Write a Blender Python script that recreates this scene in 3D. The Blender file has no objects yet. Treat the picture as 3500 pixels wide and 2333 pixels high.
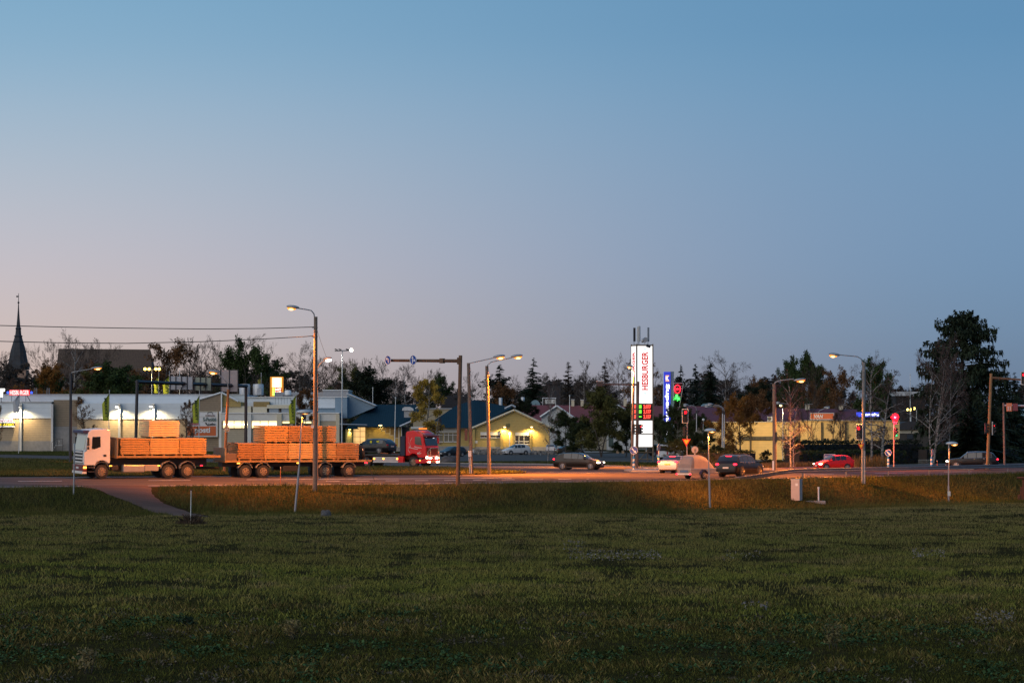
import bpy, bmesh, math, random
import numpy as np
from mathutils import Vector, Matrix, Euler

# ------------------------------------------------------------------ camera, sky, light
SC = bpy.context.scene
COL = SC.collection
R = math.radians
K = 3.0                                                # long lens: distances below are noted for 35 mm and stretched by K
FPX, CXP, CYP, CAMZ = 3403.0 * K, 1750.0, 1166.5, 3.3  # lens in photo pixels, eye height over the road
PITCH = math.atan(315.5 / FPX)
YB = None                                              # anchor distance of the cluster being built
YBR = None                                             # the same, when the cluster stands farther back

cam_d = bpy.data.cameras.new('camera')
cam_d.sensor_width = 36.0
cam_d.lens = 35.0 * K
cam_d.clip_start = 0.2
cam_d.clip_end = 14000
cam = bpy.data.objects.new('camera', cam_d)
cam.location = (0, 0, CAMZ)
cam.rotation_euler = (R(90) + PITCH, 0, 0)
COL.objects.link(cam)
SC.camera = cam

SC.view_settings.view_transform = 'Standard'
SC.view_settings.look = 'None'
SC.view_settings.exposure = 0.0
SC.view_settings.gamma = 1.0
SC.cycles.max_bounces = 5
SC.cycles.diffuse_bounces = 2
SC.cycles.glossy_bounces = 3
SC.cycles.transparent_max_bounces = 6
SC.cycles.caustics_reflective = False
SC.cycles.caustics_refractive = False
SC.cycles.sample_clamp_indirect = 4.0


def lin(c):
    return tuple(((x / 255.0) / 12.92 if x / 255.0 <= 0.04045 else ((x / 255.0 + 0.055) / 1.055) ** 2.4) for x in c)


# dusk sky: two elevation ramps, warm towards the set sun (left), cool away from it (right)
world = bpy.data.worlds.new('World')
SC.world = world
world.use_nodes = True
wn = world.node_tree
for n in list(wn.nodes):
    wn.nodes.remove(n)
wo = wn.nodes.new('ShaderNodeOutputWorld')
wb = wn.nodes.new('ShaderNodeBackground')
wb.inputs['Strength'].default_value = 1.04
tc = wn.nodes.new('ShaderNodeTexCoord')
sx = wn.nodes.new('ShaderNodeSeparateXYZ')
wn.links.new(tc.outputs['Generated'], sx.inputs[0])


def sky_ramp(stops):
    r = wn.nodes.new('ShaderNodeValToRGB')
    r.color_ramp.interpolation = 'B_SPLINE'
    e = r.color_ramp.elements
    while len(e) > 1:
        e.remove(e[-1])
    e[0].position = stops[0][0]
    e[0].color = lin(stops[0][1]) + (1,)
    for p, c in stops[1:]:
        k = e.new(p)
        k.color = lin(c) + (1,)
    wn.links.new(sx.outputs['Z'], r.inputs['Fac'])
    return r


q_ = 1 / 2.84
warm = sky_ramp([(0.0, (208, 178, 166)), (0.05 * q_, (208, 184, 174)), (0.09 * q_, (206, 188, 181)), (0.16 * q_, (196, 189, 196)),
                 (0.23 * q_, (181, 188, 199)), (0.305 * q_, (158, 182, 202)), (0.37 * q_, (135, 173, 200)), (0.45 * q_, (121, 165, 196)), (0.34, (102, 154, 194)), (1.0, (70, 120, 166))])
cool = sky_ramp([(0.0, (104, 120, 142)), (0.06 * q_, (106, 128, 154)), (0.10 * q_, (110, 137, 165)), (0.16 * q_, (112, 144, 176)), (0.23 * q_, (113, 146, 179)),
                 (0.305 * q_, (107, 147, 182)), (0.38 * q_, (97, 143, 180)), (0.34, (82, 129, 171)), (1.0, (58, 102, 148))])
azm = wn.nodes.new('ShaderNodeMapRange')
azm.interpolation_type = 'SMOOTHERSTEP'
azm.inputs['From Min'].default_value = -0.27
azm.inputs['From Max'].default_value = 0.235
wn.links.new(sx.outputs['X'], azm.inputs['Value'])
mx = wn.nodes.new('ShaderNodeMix')
mx.data_type = 'RGBA'
wn.links.new(azm.outputs[0], mx.inputs['Factor'])
wn.links.new(warm.outputs[0], mx.inputs['A'])
wn.links.new(cool.outputs[0], mx.inputs['B'])
wn.links.new(mx.outputs['Result'], wb.inputs['Color'])
wn.links.new(wb.outputs[0], wo.inputs['Surface'])

# what is left of the sun: a very wide, weak glow low in the west, behind and left of the camera
sun_d = bpy.data.lights.new('sun', 'SUN')
sun_d.energy = 1.45
sun_d.angle = R(70)
sun_d.color = (1.0, 0.82, 0.66)
sun = bpy.data.objects.new('sun', sun_d)
sun.rotation_euler = Euler((R(66), 0, R(-38)))
COL.objects.link(sun)

# ------------------------------------------------------------------ pixel -> place helpers
CT, ST = math.cos(PITCH), math.sin(PITCH)


class RealY(float):
    """a distance already in metres"""
    def __add__(s, o): return RealY(float(s) + o)
    __radd__ = __add__
    def __sub__(s, o): return RealY(float(s) - o)


def real(Y):
    if isinstance(Y, RealY): return float(Y)
    if YB is not None and abs(Y - YB) <= 24: return K * (YBR or YB) + (Y - YB)
    return K * Y


def at(px, py, Y):
    Y = real(Y)
    u, v = px - CXP, CYP - py
    fw = FPX * CT - v * ST
    return Vector((u * Y / fw, Y, CAMZ + (FPX * ST + v * CT) * Y / fw))


_NX = [-170, -36, -5.7, 4.8, 18, 28.8, 44.7, 150]
_NY = [146, 208.6, 222.7, 226, 230, 244, 261, 370]
TILT = 14.0


def road_near(X):
    X = np.asarray(X, float)
    return sum(np.interp(X + k, _NX, _NY) for k in (-6, -4, -2, 0, 2, 4, 6)) / 7.0


def edge_z(X):
    return np.interp(X, [-6, 5, 18, 30, 45], [-.5, -.4, -.25, -.25, -.15])


def sstep(t):
    t = np.clip(t, 0, 1)
    return t * t * (3 - 2 * t)


_rs = np.random.RandomState(7)
_NG = _rs.rand(64, 64)


def vnoise(x, y):
    x = np.asarray(x, float); y = np.asarray(y, float)
    xi = np.floor(x).astype(int); yi = np.floor(y).astype(int)
    fx = x - xi; fy = y - yi
    fx = fx * fx * (3 - 2 * fx); fy = fy * fy * (3 - 2 * fy)
    g = lambda a, b: _NG[a % 64, b % 64]
    return (g(xi, yi) * (1 - fx) + g(xi + 1, yi) * fx) * (1 - fy) + (g(xi, yi + 1) * (1 - fx) + g(xi + 1, yi + 1) * fx) * fy


def fbm(x, y, s):
    return (vnoise(x / s, y / s) + 0.5 * vnoise(x / s * 2.1 + 7, y / s * 2.1 + 3) + 0.25 * vnoise(x / s * 4.3 + 1, y / s * 4.3 + 9)) / 1.75


def gz(X, Y):
    X = np.asarray(X, float); Y = np.asarray(Y, float)
    d = Y - road_near(X)
    w = slope_w(X)
    zn = edge_z(X)
    zf = np.interp(X, [-36, -6, 15, 40], [-1.9, -2.2, -2.35, -2.2]) + (fbm(X, Y / 2, 5.0) - 0.5) * 0.14
    s = sstep((d + w) / w)
    z = zf * (1 - s) + zn * s + (fbm(X, Y / 2, 2.4) - 0.5) * 0.16 * (s * (1 - s)) * 4
    z = np.where(d > 0, zn * (1 - np.clip(d / TILT, 0, 1)), z)
    z = z + np.where(Y > 640, np.clip(0.014 * (Y - 640), 0, 9.0), 0)
    return z


def slope_w(X):
    return np.interp(X, [-36, -6, 15, 40], [15.0, 15.0, 12.0, 15.0])


_FY = 40.0 + 1160.0 * np.linspace(0, 1, 700) ** 1.5


def foot(px, py):
    u, v = px - CXP, CYP - py
    fw = FPX * CT - v * ST
    kx, kz = u / fw, (FPX * ST + v * CT) / fw
    lo, hi = None, None
    Ys = _FY
    for _ in range(3):
        hit = np.nonzero(CAMZ + kz * Ys <= gz(kx * Ys, Ys))[0]
        if len(hit) == 0: return at(px, py, RealY(1200.0))
        i = max(int(hit[0]), 1)
        Ys = np.linspace(Ys[i - 1], Ys[i], 40)
    Y = float(Ys[-1])
    return Vector((kx * Y, Y, float(gz(kx * Y, Y))))


def gpt(px, Y):
    Y = real(Y)
    X = (px - CXP) * Y / (FPX / CT)
    return Vector((X, Y, float(gz(X, Y))))


# ------------------------------------------------------------------ materials
MATS = {}


def mat(name, rgb, rough=0.6, metal=0.0, var=0.15, scale=3.0, emit=None, spec=0.4, stripes=None, bump=0.0, coat=0.0):
    if name in MATS:
        return MATS[name]
    m = bpy.data.materials.new(name)
    m.use_nodes = True
    nt = m.node_tree
    b = nt.nodes['Principled BSDF']
    b.inputs['Roughness'].default_value = rough
    b.inputs['Metallic'].default_value = metal
    b.inputs['Specular IOR Level'].default_value = spec
    if coat:
        b.inputs['Coat Weight'].default_value = coat
        b.inputs['Coat Roughness'].default_value = 0.08
    b.inputs['Base Color'].default_value = tuple(rgb) + (1,)
    if emit:
        b.inputs['Emission Color'].default_value = tuple(emit[0]) + (1,)
        b.inputs['Emission Strength'].default_value = emit[1]
    if var > 0:
        t = nt.nodes.new('ShaderNodeTexCoord')
        nz = nt.nodes.new('ShaderNodeTexNoise')
        nz.inputs['Scale'].default_value = scale
        nz.inputs['Detail'].default_value = 5
        nz.inputs['Roughness'].default_value = 0.65
        nt.links.new(t.outputs['Object'], nz.inputs['Vector'])
        mr = nt.nodes.new('ShaderNodeMapRange')
        mr.inputs['From Min'].default_value = 0.28
        mr.inputs['From Max'].default_value = 0.72
        mr.inputs['To Min'].default_value = 1 - var
        mr.inputs['To Max'].default_value = 1 + var
        nt.links.new(nz.outputs['Fac'], mr.inputs['Value'])
        vm = nt.nodes.new('ShaderNodeVectorMath')
        vm.operation = 'SCALE'
        vm.inputs[0].default_value = tuple(rgb)
        fac = mr.outputs[0]
        if stripes:
            # (axis, period in metres, depth): joints between courses, boards or sheets
            sp = nt.nodes.new('ShaderNodeSeparateXYZ')
            nt.links.new(t.outputs['Object'], sp.inputs[0])
            m1 = nt.nodes.new('ShaderNodeMath'); m1.operation = 'DIVIDE'; m1.inputs[1].default_value = stripes[1]
            nt.links.new(sp.outputs[stripes[0]], m1.inputs[0])
            m2 = nt.nodes.new('ShaderNodeMath'); m2.operation = 'FRACT'
            nt.links.new(m1.outputs[0], m2.inputs[0])
            m3 = nt.nodes.new('ShaderNodeMath'); m3.operation = 'LESS_THAN'; m3.inputs[1].default_value = 0.2
            nt.links.new(m2.outputs[0], m3.inputs[0])
            m4 = nt.nodes.new('ShaderNodeMath'); m4.operation = 'MULTIPLY_ADD'
            m4.inputs[1].default_value = -stripes[2]; m4.inputs[2].default_value = 1.0
            nt.links.new(m3.outputs[0], m4.inputs[0])
            m5 = nt.nodes.new('ShaderNodeMath'); m5.operation = 'MULTIPLY'
            nt.links.new(m4.outputs[0], m5.inputs[0]); nt.links.new(fac, m5.inputs[1])
            fac = m5.outputs[0]
        nt.links.new(fac, vm.inputs['Scale'])
        nt.links.new(vm.outputs[0], b.inputs['Base Color'])
        if bump:
            bp = nt.nodes.new('ShaderNodeBump')
            bp.inputs['Strength'].default_value = bump
            bp.inputs['Distance'].default_value = 0.05
            nt.links.new(nz.outputs['Fac'], bp.inputs['Height'])
            nt.links.new(bp.outputs[0], b.inputs['Normal'])
    MATS[name] = m
    return m


def attr_mat(name, rough=0.75, spec=0.2, trans=0.0):
    m = bpy.data.materials.new(name)
    m.use_nodes = True
    nt = m.node_tree
    b = nt.nodes['Principled BSDF']
    b.inputs['Roughness'].default_value = rough
    b.inputs['Specular IOR Level'].default_value = spec
    a = nt.nodes.new('ShaderNodeAttribute')
    a.attribute_name = 'tint'
    nt.links.new(a.outputs['Color'], b.inputs['Base Color'])
    MATS[name] = m
    return m


def glow(name, rgb, strength):
    return mat(name, tuple(min(1, c) * 0.5 for c in rgb), rough=0.4, var=0, emit=(rgb, strength))


# ------------------------------------------------------------------ mesh builder
class MB:
    def __init__(s):
        s.v = []; s.f = []

    def add(s, verts, faces):
        o = len(s.v)
        s.v += [tuple(p) for p in verts]
        s.f += [tuple(i + o for i in f) for f in faces]
        return s

    def box(s, c, d, rz=0.0, M=None):
        hx, hy, hz = d[0] / 2, d[1] / 2, d[2] / 2
        P = [Vector((x, y, z)) for x in (-hx, hx) for y in (-hy, hy) for z in (-hz, hz)]
        if M is not None:
            P = [M @ p for p in P]
        elif rz:
            q = Matrix.Rotation(rz, 3, 'Z')
            P = [q @ p for p in P]
        P = [p + Vector(c) for p in P]
        return s.add(P, [(0, 1, 3, 2), (4, 6, 7, 5), (0, 4, 5, 1), (2, 3, 7, 6), (0, 2, 6, 4), (1, 5, 7, 3)])

    def bar(s, p0, p1, w, h=None):
        """square bar from p0 to p1"""
        return s.tube(p0, p1, w / 2 * 1.2, (h or w) / 2 * 1.2, 4)

    def tube(s, p0, p1, r0, r1=None, n=8, caps=True):
        r1 = r0 if r1 is None else r1
        p0, p1 = Vector(p0), Vector(p1)
        d = (p1 - p0)
        if d.length < 1e-6:
            return s
        d.normalize()
        a = d.orthogonal().normalized()
        if abs(d.z) > 0.9:
            a = Vector((1, 0, 0)); a = (a - d * a.dot(d)).normalized()
        b = d.cross(a)
        V = []
        off = math.pi / 4 if n == 4 else 0
        for p, r in ((p0, r0), (p1, r1)):
            for k in range(n):
                t = 2 * math.pi * k / n + off
                V.append(p + (a * math.cos(t) + b * math.sin(t)) * r)
        F = [(k, (k + 1) % n, n + (k + 1) % n, n + k) for k in range(n)]
        if caps:
            F += [tuple(range(n - 1, -1, -1)), tuple(range(n, 2 * n))]
        return s.add(V, F)

    def path(s, pts, r, n=6, r1=None):
        pts = [Vector(p) for p in pts]
        N = len(pts)
        V = []
        for i, p in enumerate(pts):
            d = (pts[min(i + 1, N - 1)] - pts[max(i - 1, 0)]).normalized()
            up = Vector((0, 0, 1)) if abs(d.z) < 0.9 else Vector((0, 1, 0))
            a = d.cross(up).normalized(); b = d.cross(a)
            rr = r if r1 is None else r + (r1 - r) * i / (N - 1)
            V += [p + (a * math.cos(2 * math.pi * k / n) + b * math.sin(2 * math.pi * k / n)) * rr for k in range(n)]
        F = []
        for i in range(N - 1):
            for k in range(n):
                F.append((i * n + k, i * n + (k + 1) % n, (i + 1) * n + (k + 1) % n, (i + 1) * n + k))
        F += [tuple(range(n - 1, -1, -1)), tuple(range((N - 1) * n, N * n))]
        return s.add(V, F)

    def poly(s, pts):
        return s.add(pts, [tuple(range(len(pts)))])

    def prism(s, pts, vec):
        """closed solid: polygon pts swept along vec"""
        n = len(pts); vec = Vector(vec)
        V = [Vector(p) for p in pts] + [Vector(p) + vec for p in pts]
        F = [tuple(range(n)), tuple(range(2 * n - 1, n - 1, -1))]
        F += [((k + 1) % n, k, n + k, n + (k + 1) % n) for k in range(n)]
        return s.add(V, F)

    def disc(s, c, axis, r, t, n=20, r2=None):
        c = Vector(c); axis = Vector(axis).normalized()
        return s.tube(c - axis * t / 2, c + axis * t / 2, r, r2 if r2 is not None else r, n)

    def ball(s, c, r, nu=10, nv=7):
        rx, ry, rz = (r, r, r) if not hasattr(r, '__len__') else r
        c = Vector(c)
        V = [c + Vector((0, 0, -rz))]
        for j in range(1, nv):
            ph = -math.pi / 2 + math.pi * j / nv
            for i in range(nu):
                th = 2 * math.pi * i / nu
                V.append(c + Vector((rx * math.cos(ph) * math.cos(th), ry * math.cos(ph) * math.sin(th), rz * math.sin(ph))))
        V.append(c + Vector((0, 0, rz)))
        F = [(0, 1 + (i + 1) % nu, 1 + i) for i in range(nu)]
        for j in range(nv - 2):
            for i in range(nu):
                a = 1 + j * nu
                F.append((a + i, a + (i + 1) % nu, a + nu + (i + 1) % nu, a + nu + i))
        a = 1 + (nv - 2) * nu
        F += [(a + i, a + (i + 1) % nu, len(V) - 1) for i in range(nu)]
        return s.add(V, F)

    def fbox(s, x0, y0, x1, y1, Y, depth, dy=0.0):
        """box whose front face fills the photo rectangle at distance Y"""
        ym = (y0 + y1) / 2
        a = at(x0, ym, Y); b = at(x1, ym, Y)
        zt = at((x0 + x1) / 2, y0, Y).z; zb = at((x0 + x1) / 2, y1, Y).z
        Y = real(Y)
        return s.box(((a.x + b.x) / 2, Y + depth / 2 + dy, (zt + zb) / 2), (abs(b.x - a.x), depth, abs(zt - zb)))

    def ffront(s, pts, Y, depth):
        """photo outline at distance Y, given thickness backwards"""
        return s.prism([at(x, y, Y) for x, y in pts], (0, depth, 0))

    def build(s, name, m, parent=None, smooth=0, world=True, bevel=0.0):
        me = bpy.data.meshes.new(name)
        off = Vector((0, 0, 0))
        if parent is not None and world:
            q = parent
            while q is not None:
                off += q.location; q = q.parent
        me.from_pydata([(x - off.x, y - off.y, z - off.z) for x, y, z in s.v], [], s.f)
        bm = bmesh.new(); bm.from_mesh(me)
        bmesh.ops.recalc_face_normals(bm, faces=bm.faces)
        if bevel:
            bmesh.ops.bevel(bm, geom=[e for e in bm.edges if len(e.link_faces) == 2 and e.calc_face_angle() > 0.5],
                            offset=bevel, segments=2, affect='EDGES', profile=0.6)
        bm.to_mesh(me); bm.free()
        if smooth:
            me.shade_smooth(); me.set_sharp_from_angle(angle=R(smooth))
        me.materials.append(m)
        o = bpy.data.objects.new(name, me)
        COL.objects.link(o)
        if parent is not None:
            o.parent = parent
        return o


def tag(o, label=None, cat=None, group=None, kind=None):
    if label: o['label'] = label
    if cat: o['category'] = cat
    if group: o['group'] = group
    if kind: o['kind'] = kind
    return o


def thing(name, label, cat, loc=(0, 0, 0), rz=0.0, group=None):
    o = bpy.data.objects.new(name, None)
    o.empty_display_size = 0.3
    o.location = loc
    o.rotation_euler = (0, 0, rz)
    COL.objects.link(o)
    return tag(o, label, cat, group)


def copy_tree(o, parent=None):
    c = o.copy(); COL.objects.link(c); c.parent = parent
    for ch in list(o.children):
        copy_tree(ch, c)
    return c


def np_mesh(name, V, F, m, parent=None, tint=None):
    """fast mesh of equal-sized faces from arrays"""
    V = np.asarray(V, np.float32); F = np.asarray(F, np.int32)
    me = bpy.data.meshes.new(name)
    k = F.shape[1]
    me.vertices.add(len(V)); me.vertices.foreach_set('co', V.ravel())
    me.loops.add(F.size); me.loops.foreach_set('vertex_index', F.ravel())
    me.polygons.add(len(F))
    me.polygons.foreach_set('loop_start', np.arange(0, F.size, k, dtype=np.int32))
    me.update(calc_edges=True)
    if tint is not None:
        a = me.attributes.new('tint', 'FLOAT_COLOR', 'POINT')
        t = np.ones((len(V), 4), np.float32); t[:, :3] = tint
        a.data.foreach_set('color', t.ravel())
    me.materials.append(m)
    o = bpy.data.objects.new(name, me)
    COL.objects.link(o)
    if parent is not None:
        o.parent = parent
    return o


def text_part(name, txt, w, h, m, parent, loc, face=0.0, turn=0.0, depth=0.02, local=True, slant=0.0):
    """flat raised lettering: w x h, facing -Y turned by face about Z; turn rotates in its plane"""
    cu = bpy.data.curves.new(name, 'FONT')
    cu.body = txt; cu.align_x = 'CENTER'; cu.align_y = 'CENTER'; cu.extrude = 0.01; cu.resolution_u = 3
    cu.shear = slant
    cu.offset = 0.03
    ob = bpy.data.objects.new('tmp', cu)
    me = bpy.data.meshes.new_from_object(ob)
    bpy.data.objects.remove(ob); bpy.data.curves.remove(cu)
    co = np.empty(len(me.vertices) * 3, np.float32); me.vertices.foreach_get('co', co); co = co.reshape(-1, 3)
    lo, hi = co.min(0), co.max(0)
    co -= (lo + hi) / 2
    sz = hi - lo
    co[:, 0] *= w / sz[0]; co[:, 1] *= h / sz[1]; co[:, 2] *= depth / max(sz[2], 1e-6)
    Mx = (Matrix.Rotation(face, 3, 'Z') @ Matrix.Rotation(R(90), 3, 'X') @ Matrix.Rotation(turn, 3, 'Z'))
    co = co @ np.array(Mx).T
    off = Vector(loc)
    if not local:
        q = parent
        while q is not None:
            off = off - q.location; q = q.parent
    co += np.array(off)
    me.vertices.foreach_set('co', co.astype(np.float32).ravel()); me.update()
    me.name = name
    me.materials.clear(); me.materials.append(m)
    o = bpy.data.objects.new(name, me); COL.objects.link(o)
    if parent is not None: o.parent = parent
    return o


def lamp_light(name, loc, power, color, parent=None, spot=None, radius=0.12, aim=(0, 0, -1)):
    d = bpy.data.lights.new(name, 'SPOT' if spot else 'POINT')
    d.energy = power; d.color = color; d.shadow_soft_size = radius
    o = bpy.data.objects.new(name, d)
    COL.objects.link(o)
    off = Vector(loc)
    q = parent
    while q is not None:
        off = off - q.location; q = q.parent
    o.location = off
    if spot:
        d.spot_size = R(spot); d.spot_blend = 0.7
        o.rotation_euler = Vector(aim).to_track_quat('-Z', 'Y').to_euler()
    if parent is not None: o.parent = parent
    return o


# shared materials
white = mat('white_paint', (.72, .72, .70), .45, var=.06)
offwhite = mat('offwhite_panel', (.62, .61, .57), .6, var=.08, scale=.7)
black = mat('black_rubber', (.02, .02, .022), .7, var=.2)
darkmetal = mat('dark_metal', (.045, .045, .05), .5, .4)
grey = mat('galvanised', (.32, .33, .34), .5, .5, var=.15)
lightgrey = mat('light_grey_steel', (.5, .51, .52), .45, .3, var=.1)
wood_pole = mat('weathered_pole', (.16, .125, .10), .85, var=.35, scale=6)
glass = mat('dark_glass', (.015, .018, .022), .06, var=0, spec=.9)
chrome = mat('chrome', (.6, .6, .6), .18, .9, var=0)
SODIUM = (1.0, 0.27, 0.025)
sodium_lens = glow('sodium_lens', (1.0, 0.30, 0.03), 1.7)
sodium_core = glow('sodium_core', (1.0, 0.58, 0.20), 4)
led_lens = glow('led_lens', (1.0, 0.92, 0.76), 12)
warm_lens = glow('warm_lens', (1.0, 0.66, 0.22), 8)
head_glow = glow('headlight_glow', (1.0, 0.84, 0.58), 12)
tail_glow = glow('taillight_glow', (1.0, 0.012, 0.03), 7)
amber_glow = glow('amber_glow', (1.0, 0.35, 0.04), 7)
red_plastic = mat('red_lamp_plastic', (.35, .01, .015), .25, var=0)
head_off = mat('headlight_clear', (.45, .47, .5), .1, var=0, spec=.8)
# ------------------------------------------------------------------ ground, roads
def noise_ground_mat(name, c1, c2, c3, s1=0.25, s2=3.0):
    m = bpy.data.materials.new(name); m.use_nodes = True
    nt = m.node_tree; b = nt.nodes['Principled BSDF']
    b.inputs['Roughness'].default_value = 1.0; b.inputs['Specular IOR Level'].default_value = 0
    t = nt.nodes.new('ShaderNodeTexCoord')
    n1 = nt.nodes.new('ShaderNodeTexNoise'); n1.inputs['Scale'].default_value = s1; n1.inputs['Detail'].default_value = 6
    n2 = nt.nodes.new('ShaderNodeTexNoise'); n2.inputs['Scale'].default_value = s2; n2.inputs['Detail'].default_value = 8
    for n in (n1, n2): nt.links.new(t.outputs['Object'], n.inputs['Vector'])
    r = nt.nodes.new('ShaderNodeValToRGB'); e = r.color_ramp.elements
    e[0].position = .35; e[0].color = c1 + (1,); e[1].position = .65; e[1].color = c2 + (1,)
    nt.links.new(n1.outputs['Fac'], r.inputs['Fac'])
    mxx = nt.nodes.new('ShaderNodeMix'); mxx.data_type = 'RGBA'
    mr = nt.nodes.new('ShaderNodeMapRange'); mr.inputs['From Min'].default_value = .4; mr.inputs['From Max'].default_value = .7
    nt.links.new(n2.outputs['Fac'], mr.inputs['Value'])
    nt.links.new(mr.outputs[0], mxx.inputs['Factor']); nt.links.new(r.outputs[0], mxx.inputs['A'])
    mxx.inputs['B'].default_value = c3 + (1,)
    nt.links.new(mxx.outputs['Result'], b.inputs['Base Color'])
    bp = nt.nodes.new('ShaderNodeBump'); bp.inputs['Strength'].default_value = .6; bp.inputs['Distance'].default_value = .08
    nt.links.new(n2.outputs['Fac'], bp.inputs['Height']); nt.links.new(bp.outputs[0], b.inputs['Normal'])
    return m


soil = noise_ground_mat('grassy_soil', (.036, .033, .012), (.050, .040, .016), (.024, .019, .010))
xs = np.unique(np.concatenate([np.arange(-60, 75, 1.0), np.arange(-140, 150, 5.0), np.array([-4500, -2500, -1200, -600, -300, -220, -170, 170, 220, 300, 600, 1200, 2500, 4500])]))
ys = np.unique(np.concatenate([np.arange(40, 180, 3.0), np.arange(180, 300, 0.8), np.arange(300, 1300, 12.0), np.array([-600, -200, -50, 0, 20, 1500, 2200, 3500, 6000, 9000])]))
GX, GY = np.meshgrid(xs, ys, indexing='ij')
GZ = gz(GX, GY)
GD = GY - road_near(GX)
GZ = np.where((GD > .7) & (GD < TILT + 1), GZ - .12, GZ)      # bed of the tilted carriageway
nx, ny = GX.shape
idx = np.arange(nx * ny).reshape(nx, ny)
Fg = np.stack([idx[:-1, :-1], idx[1:, :-1], idx[1:, 1:], idx[:-1, 1:]], -1).reshape(-1, 4)
ground = np_mesh('ground', np.stack([GX, GY, GZ], -1).reshape(-1, 3), Fg, soil)
ground.data.shade_smooth()
tag(ground, kind='structure')


def asphalt_mat(name, base, joint=.35, scale=.25):
    m = bpy.data.materials.new(name); m.use_nodes = True
    nt = m.node_tree; b = nt.nodes['Principled BSDF']
    t = nt.nodes.new('ShaderNodeTexCoord')
    n1 = nt.nodes.new('ShaderNodeTexNoise'); n1.inputs['Scale'].default_value = scale; n1.inputs['Detail'].default_value = 8; n1.inputs['Roughness'].default_value = .7
    mp = nt.nodes.new('ShaderNodeMapping'); mp.inputs['Rotation'].default_value = (0, 0, R(-12)); mp.inputs['Scale'].default_value = (.12, 1.6, 1)
    nt.links.new(t.outputs['Object'], mp.inputs[0]); nt.links.new(mp.outputs[0], n1.inputs['Vector'])
    n2 = nt.nodes.new('ShaderNodeTexNoise'); n2.inputs['Scale'].default_value = 14; n2.inputs['Detail'].default_value = 4
    nt.links.new(t.outputs['Object'], n2.inputs['Vector'])
    r = nt.nodes.new('ShaderNodeValToRGB'); e = r.color_ramp.elements
    e[0].position = .3; e[0].color = tuple(c * (1 - joint) for c in base) + (1,)
    e[1].position = .7; e[1].color = tuple(c * (1 + joint) for c in base) + (1,)
    nt.links.new(n1.outputs['Fac'], r.inputs['Fac'])
    mm = nt.nodes.new('ShaderNodeMix'); mm.data_type = 'RGBA'; mm.blend_type = 'OVERLAY'; mm.inputs['Factor'].default_value = .5
    nt.links.new(r.outputs[0], mm.inputs['A']); nt.links.new(n2.outputs['Fac'], mm.inputs['B'])
    hs = nt.nodes.new('ShaderNodeHueSaturation'); hs.inputs['Saturation'].default_value = .8
    nt.links.new(mm.outputs['Result'], hs.inputs['Color'])
    nt.links.new(hs.outputs[0], b.inputs['Base Color'])
    b.inputs['Roughness'].default_value = .85; b.inputs['Specular IOR Level'].default_value = .04
    bp = nt.nodes.new('ShaderNodeBump'); bp.inputs['Strength'].default_value = .25; bp.inputs['Distance'].default_value = .02
    nt.links.new(n2.outputs['Fac'], bp.inputs['Height']); nt.links.new(bp.outputs[0], b.inputs['Normal'])
    return m


asphalt = asphalt_mat('road_asphalt', (.105, .078, .068))
asphalt2 = asphalt_mat('lot_asphalt', (.085, .08, .075))
gravel_m = asphalt_mat('gravel_yard', (.24, .20, .16))
marking = mat('road_paint', (.55, .53, .50), .7, var=.35, scale=2)
kerb_m = mat('kerb_stone', (.30, .27, .25), .8, var=.25, scale=4)

KERB = [(150, 152), (52, 110), (34, 100), (24, 92.5), (17, 93.5), (12.5, 97), (8.7, 102), (3.1, 106.6), (-4.8, 109), (-20, 118), (-45, 135), (-73, 153), (-150, 200)]
KERB = [(x, y * K) for x, y in KERB]
Xr = np.arange(-170, 151, 2.0)
V = []; F = []
Ds = np.linspace(0, TILT, 8)
for x in Xr:
    n0 = float(road_near(x))
    for d_ in Ds: V.append((x, n0 + d_, float(gz(x, n0 + d_ + .001)) + .02))
for i in range(len(Xr) - 1):
    for j in range(7): F.append((i * 8 + j, (i + 1) * 8 + j, (i + 1) * 8 + j + 1, i * 8 + j + 1))
mb = MB()
mb.add(V, F)
mb.poly([(x, float(road_near(x)) + TILT, .02) for x in Xr] + [(x, y, 0.02) for x, y in KERB])
road = mb.build('road', asphalt); tag(road, kind='structure')


def grassy_pad(name, pts2, z0, z1, m):
    mbb = MB()
    mbb.prism([(x, y, z0) for x, y in pts2], (0, 0, z1 - z0))
    o = mbb.build(name, m); tag(o, kind='structure'); return o


rn = lambda x: float(road_near(x))
MED = [(-150, rn(-150) + 20), (-100, rn(-100) + 20), (-60, rn(-60) + 20), (-36, rn(-36) + 19.5), (-14, rn(-14) + 18.5), (-5, 238.5), (-1.2, 243), (1.2, 250), (.6, 255),
       (-3, 273), (-7.5, 292), (-14, 298), (-40, 346), (-62, 388), (-150, 552)]
median = grassy_pad('grass_median', MED, 0.0, 0.11, soil)

mb = MB()
mb.poly([(x, y * K, 0.012) for x, y in [(-17, 121), (-9, 118.5), (-3, 120), (5, 121), (12, 118.5), (20, 113), (27, 112), (34, 130), (30, 152), (20, 172), (-2, 160), (-12, 163), (-20, 168), (-24, 150)]])
o = mb.build('parking_lot', asphalt2); tag(o, kind='structure')
mb = MB()
mb.poly([(x, y * K, 0.014) for x, y in [(-7.5, 166), (2, 163), (16, 176), (19, 186), (14, 192), (-7, 192)]])
o = mb.build('gravel_yard', gravel_m); tag(o, kind='structure')

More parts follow.
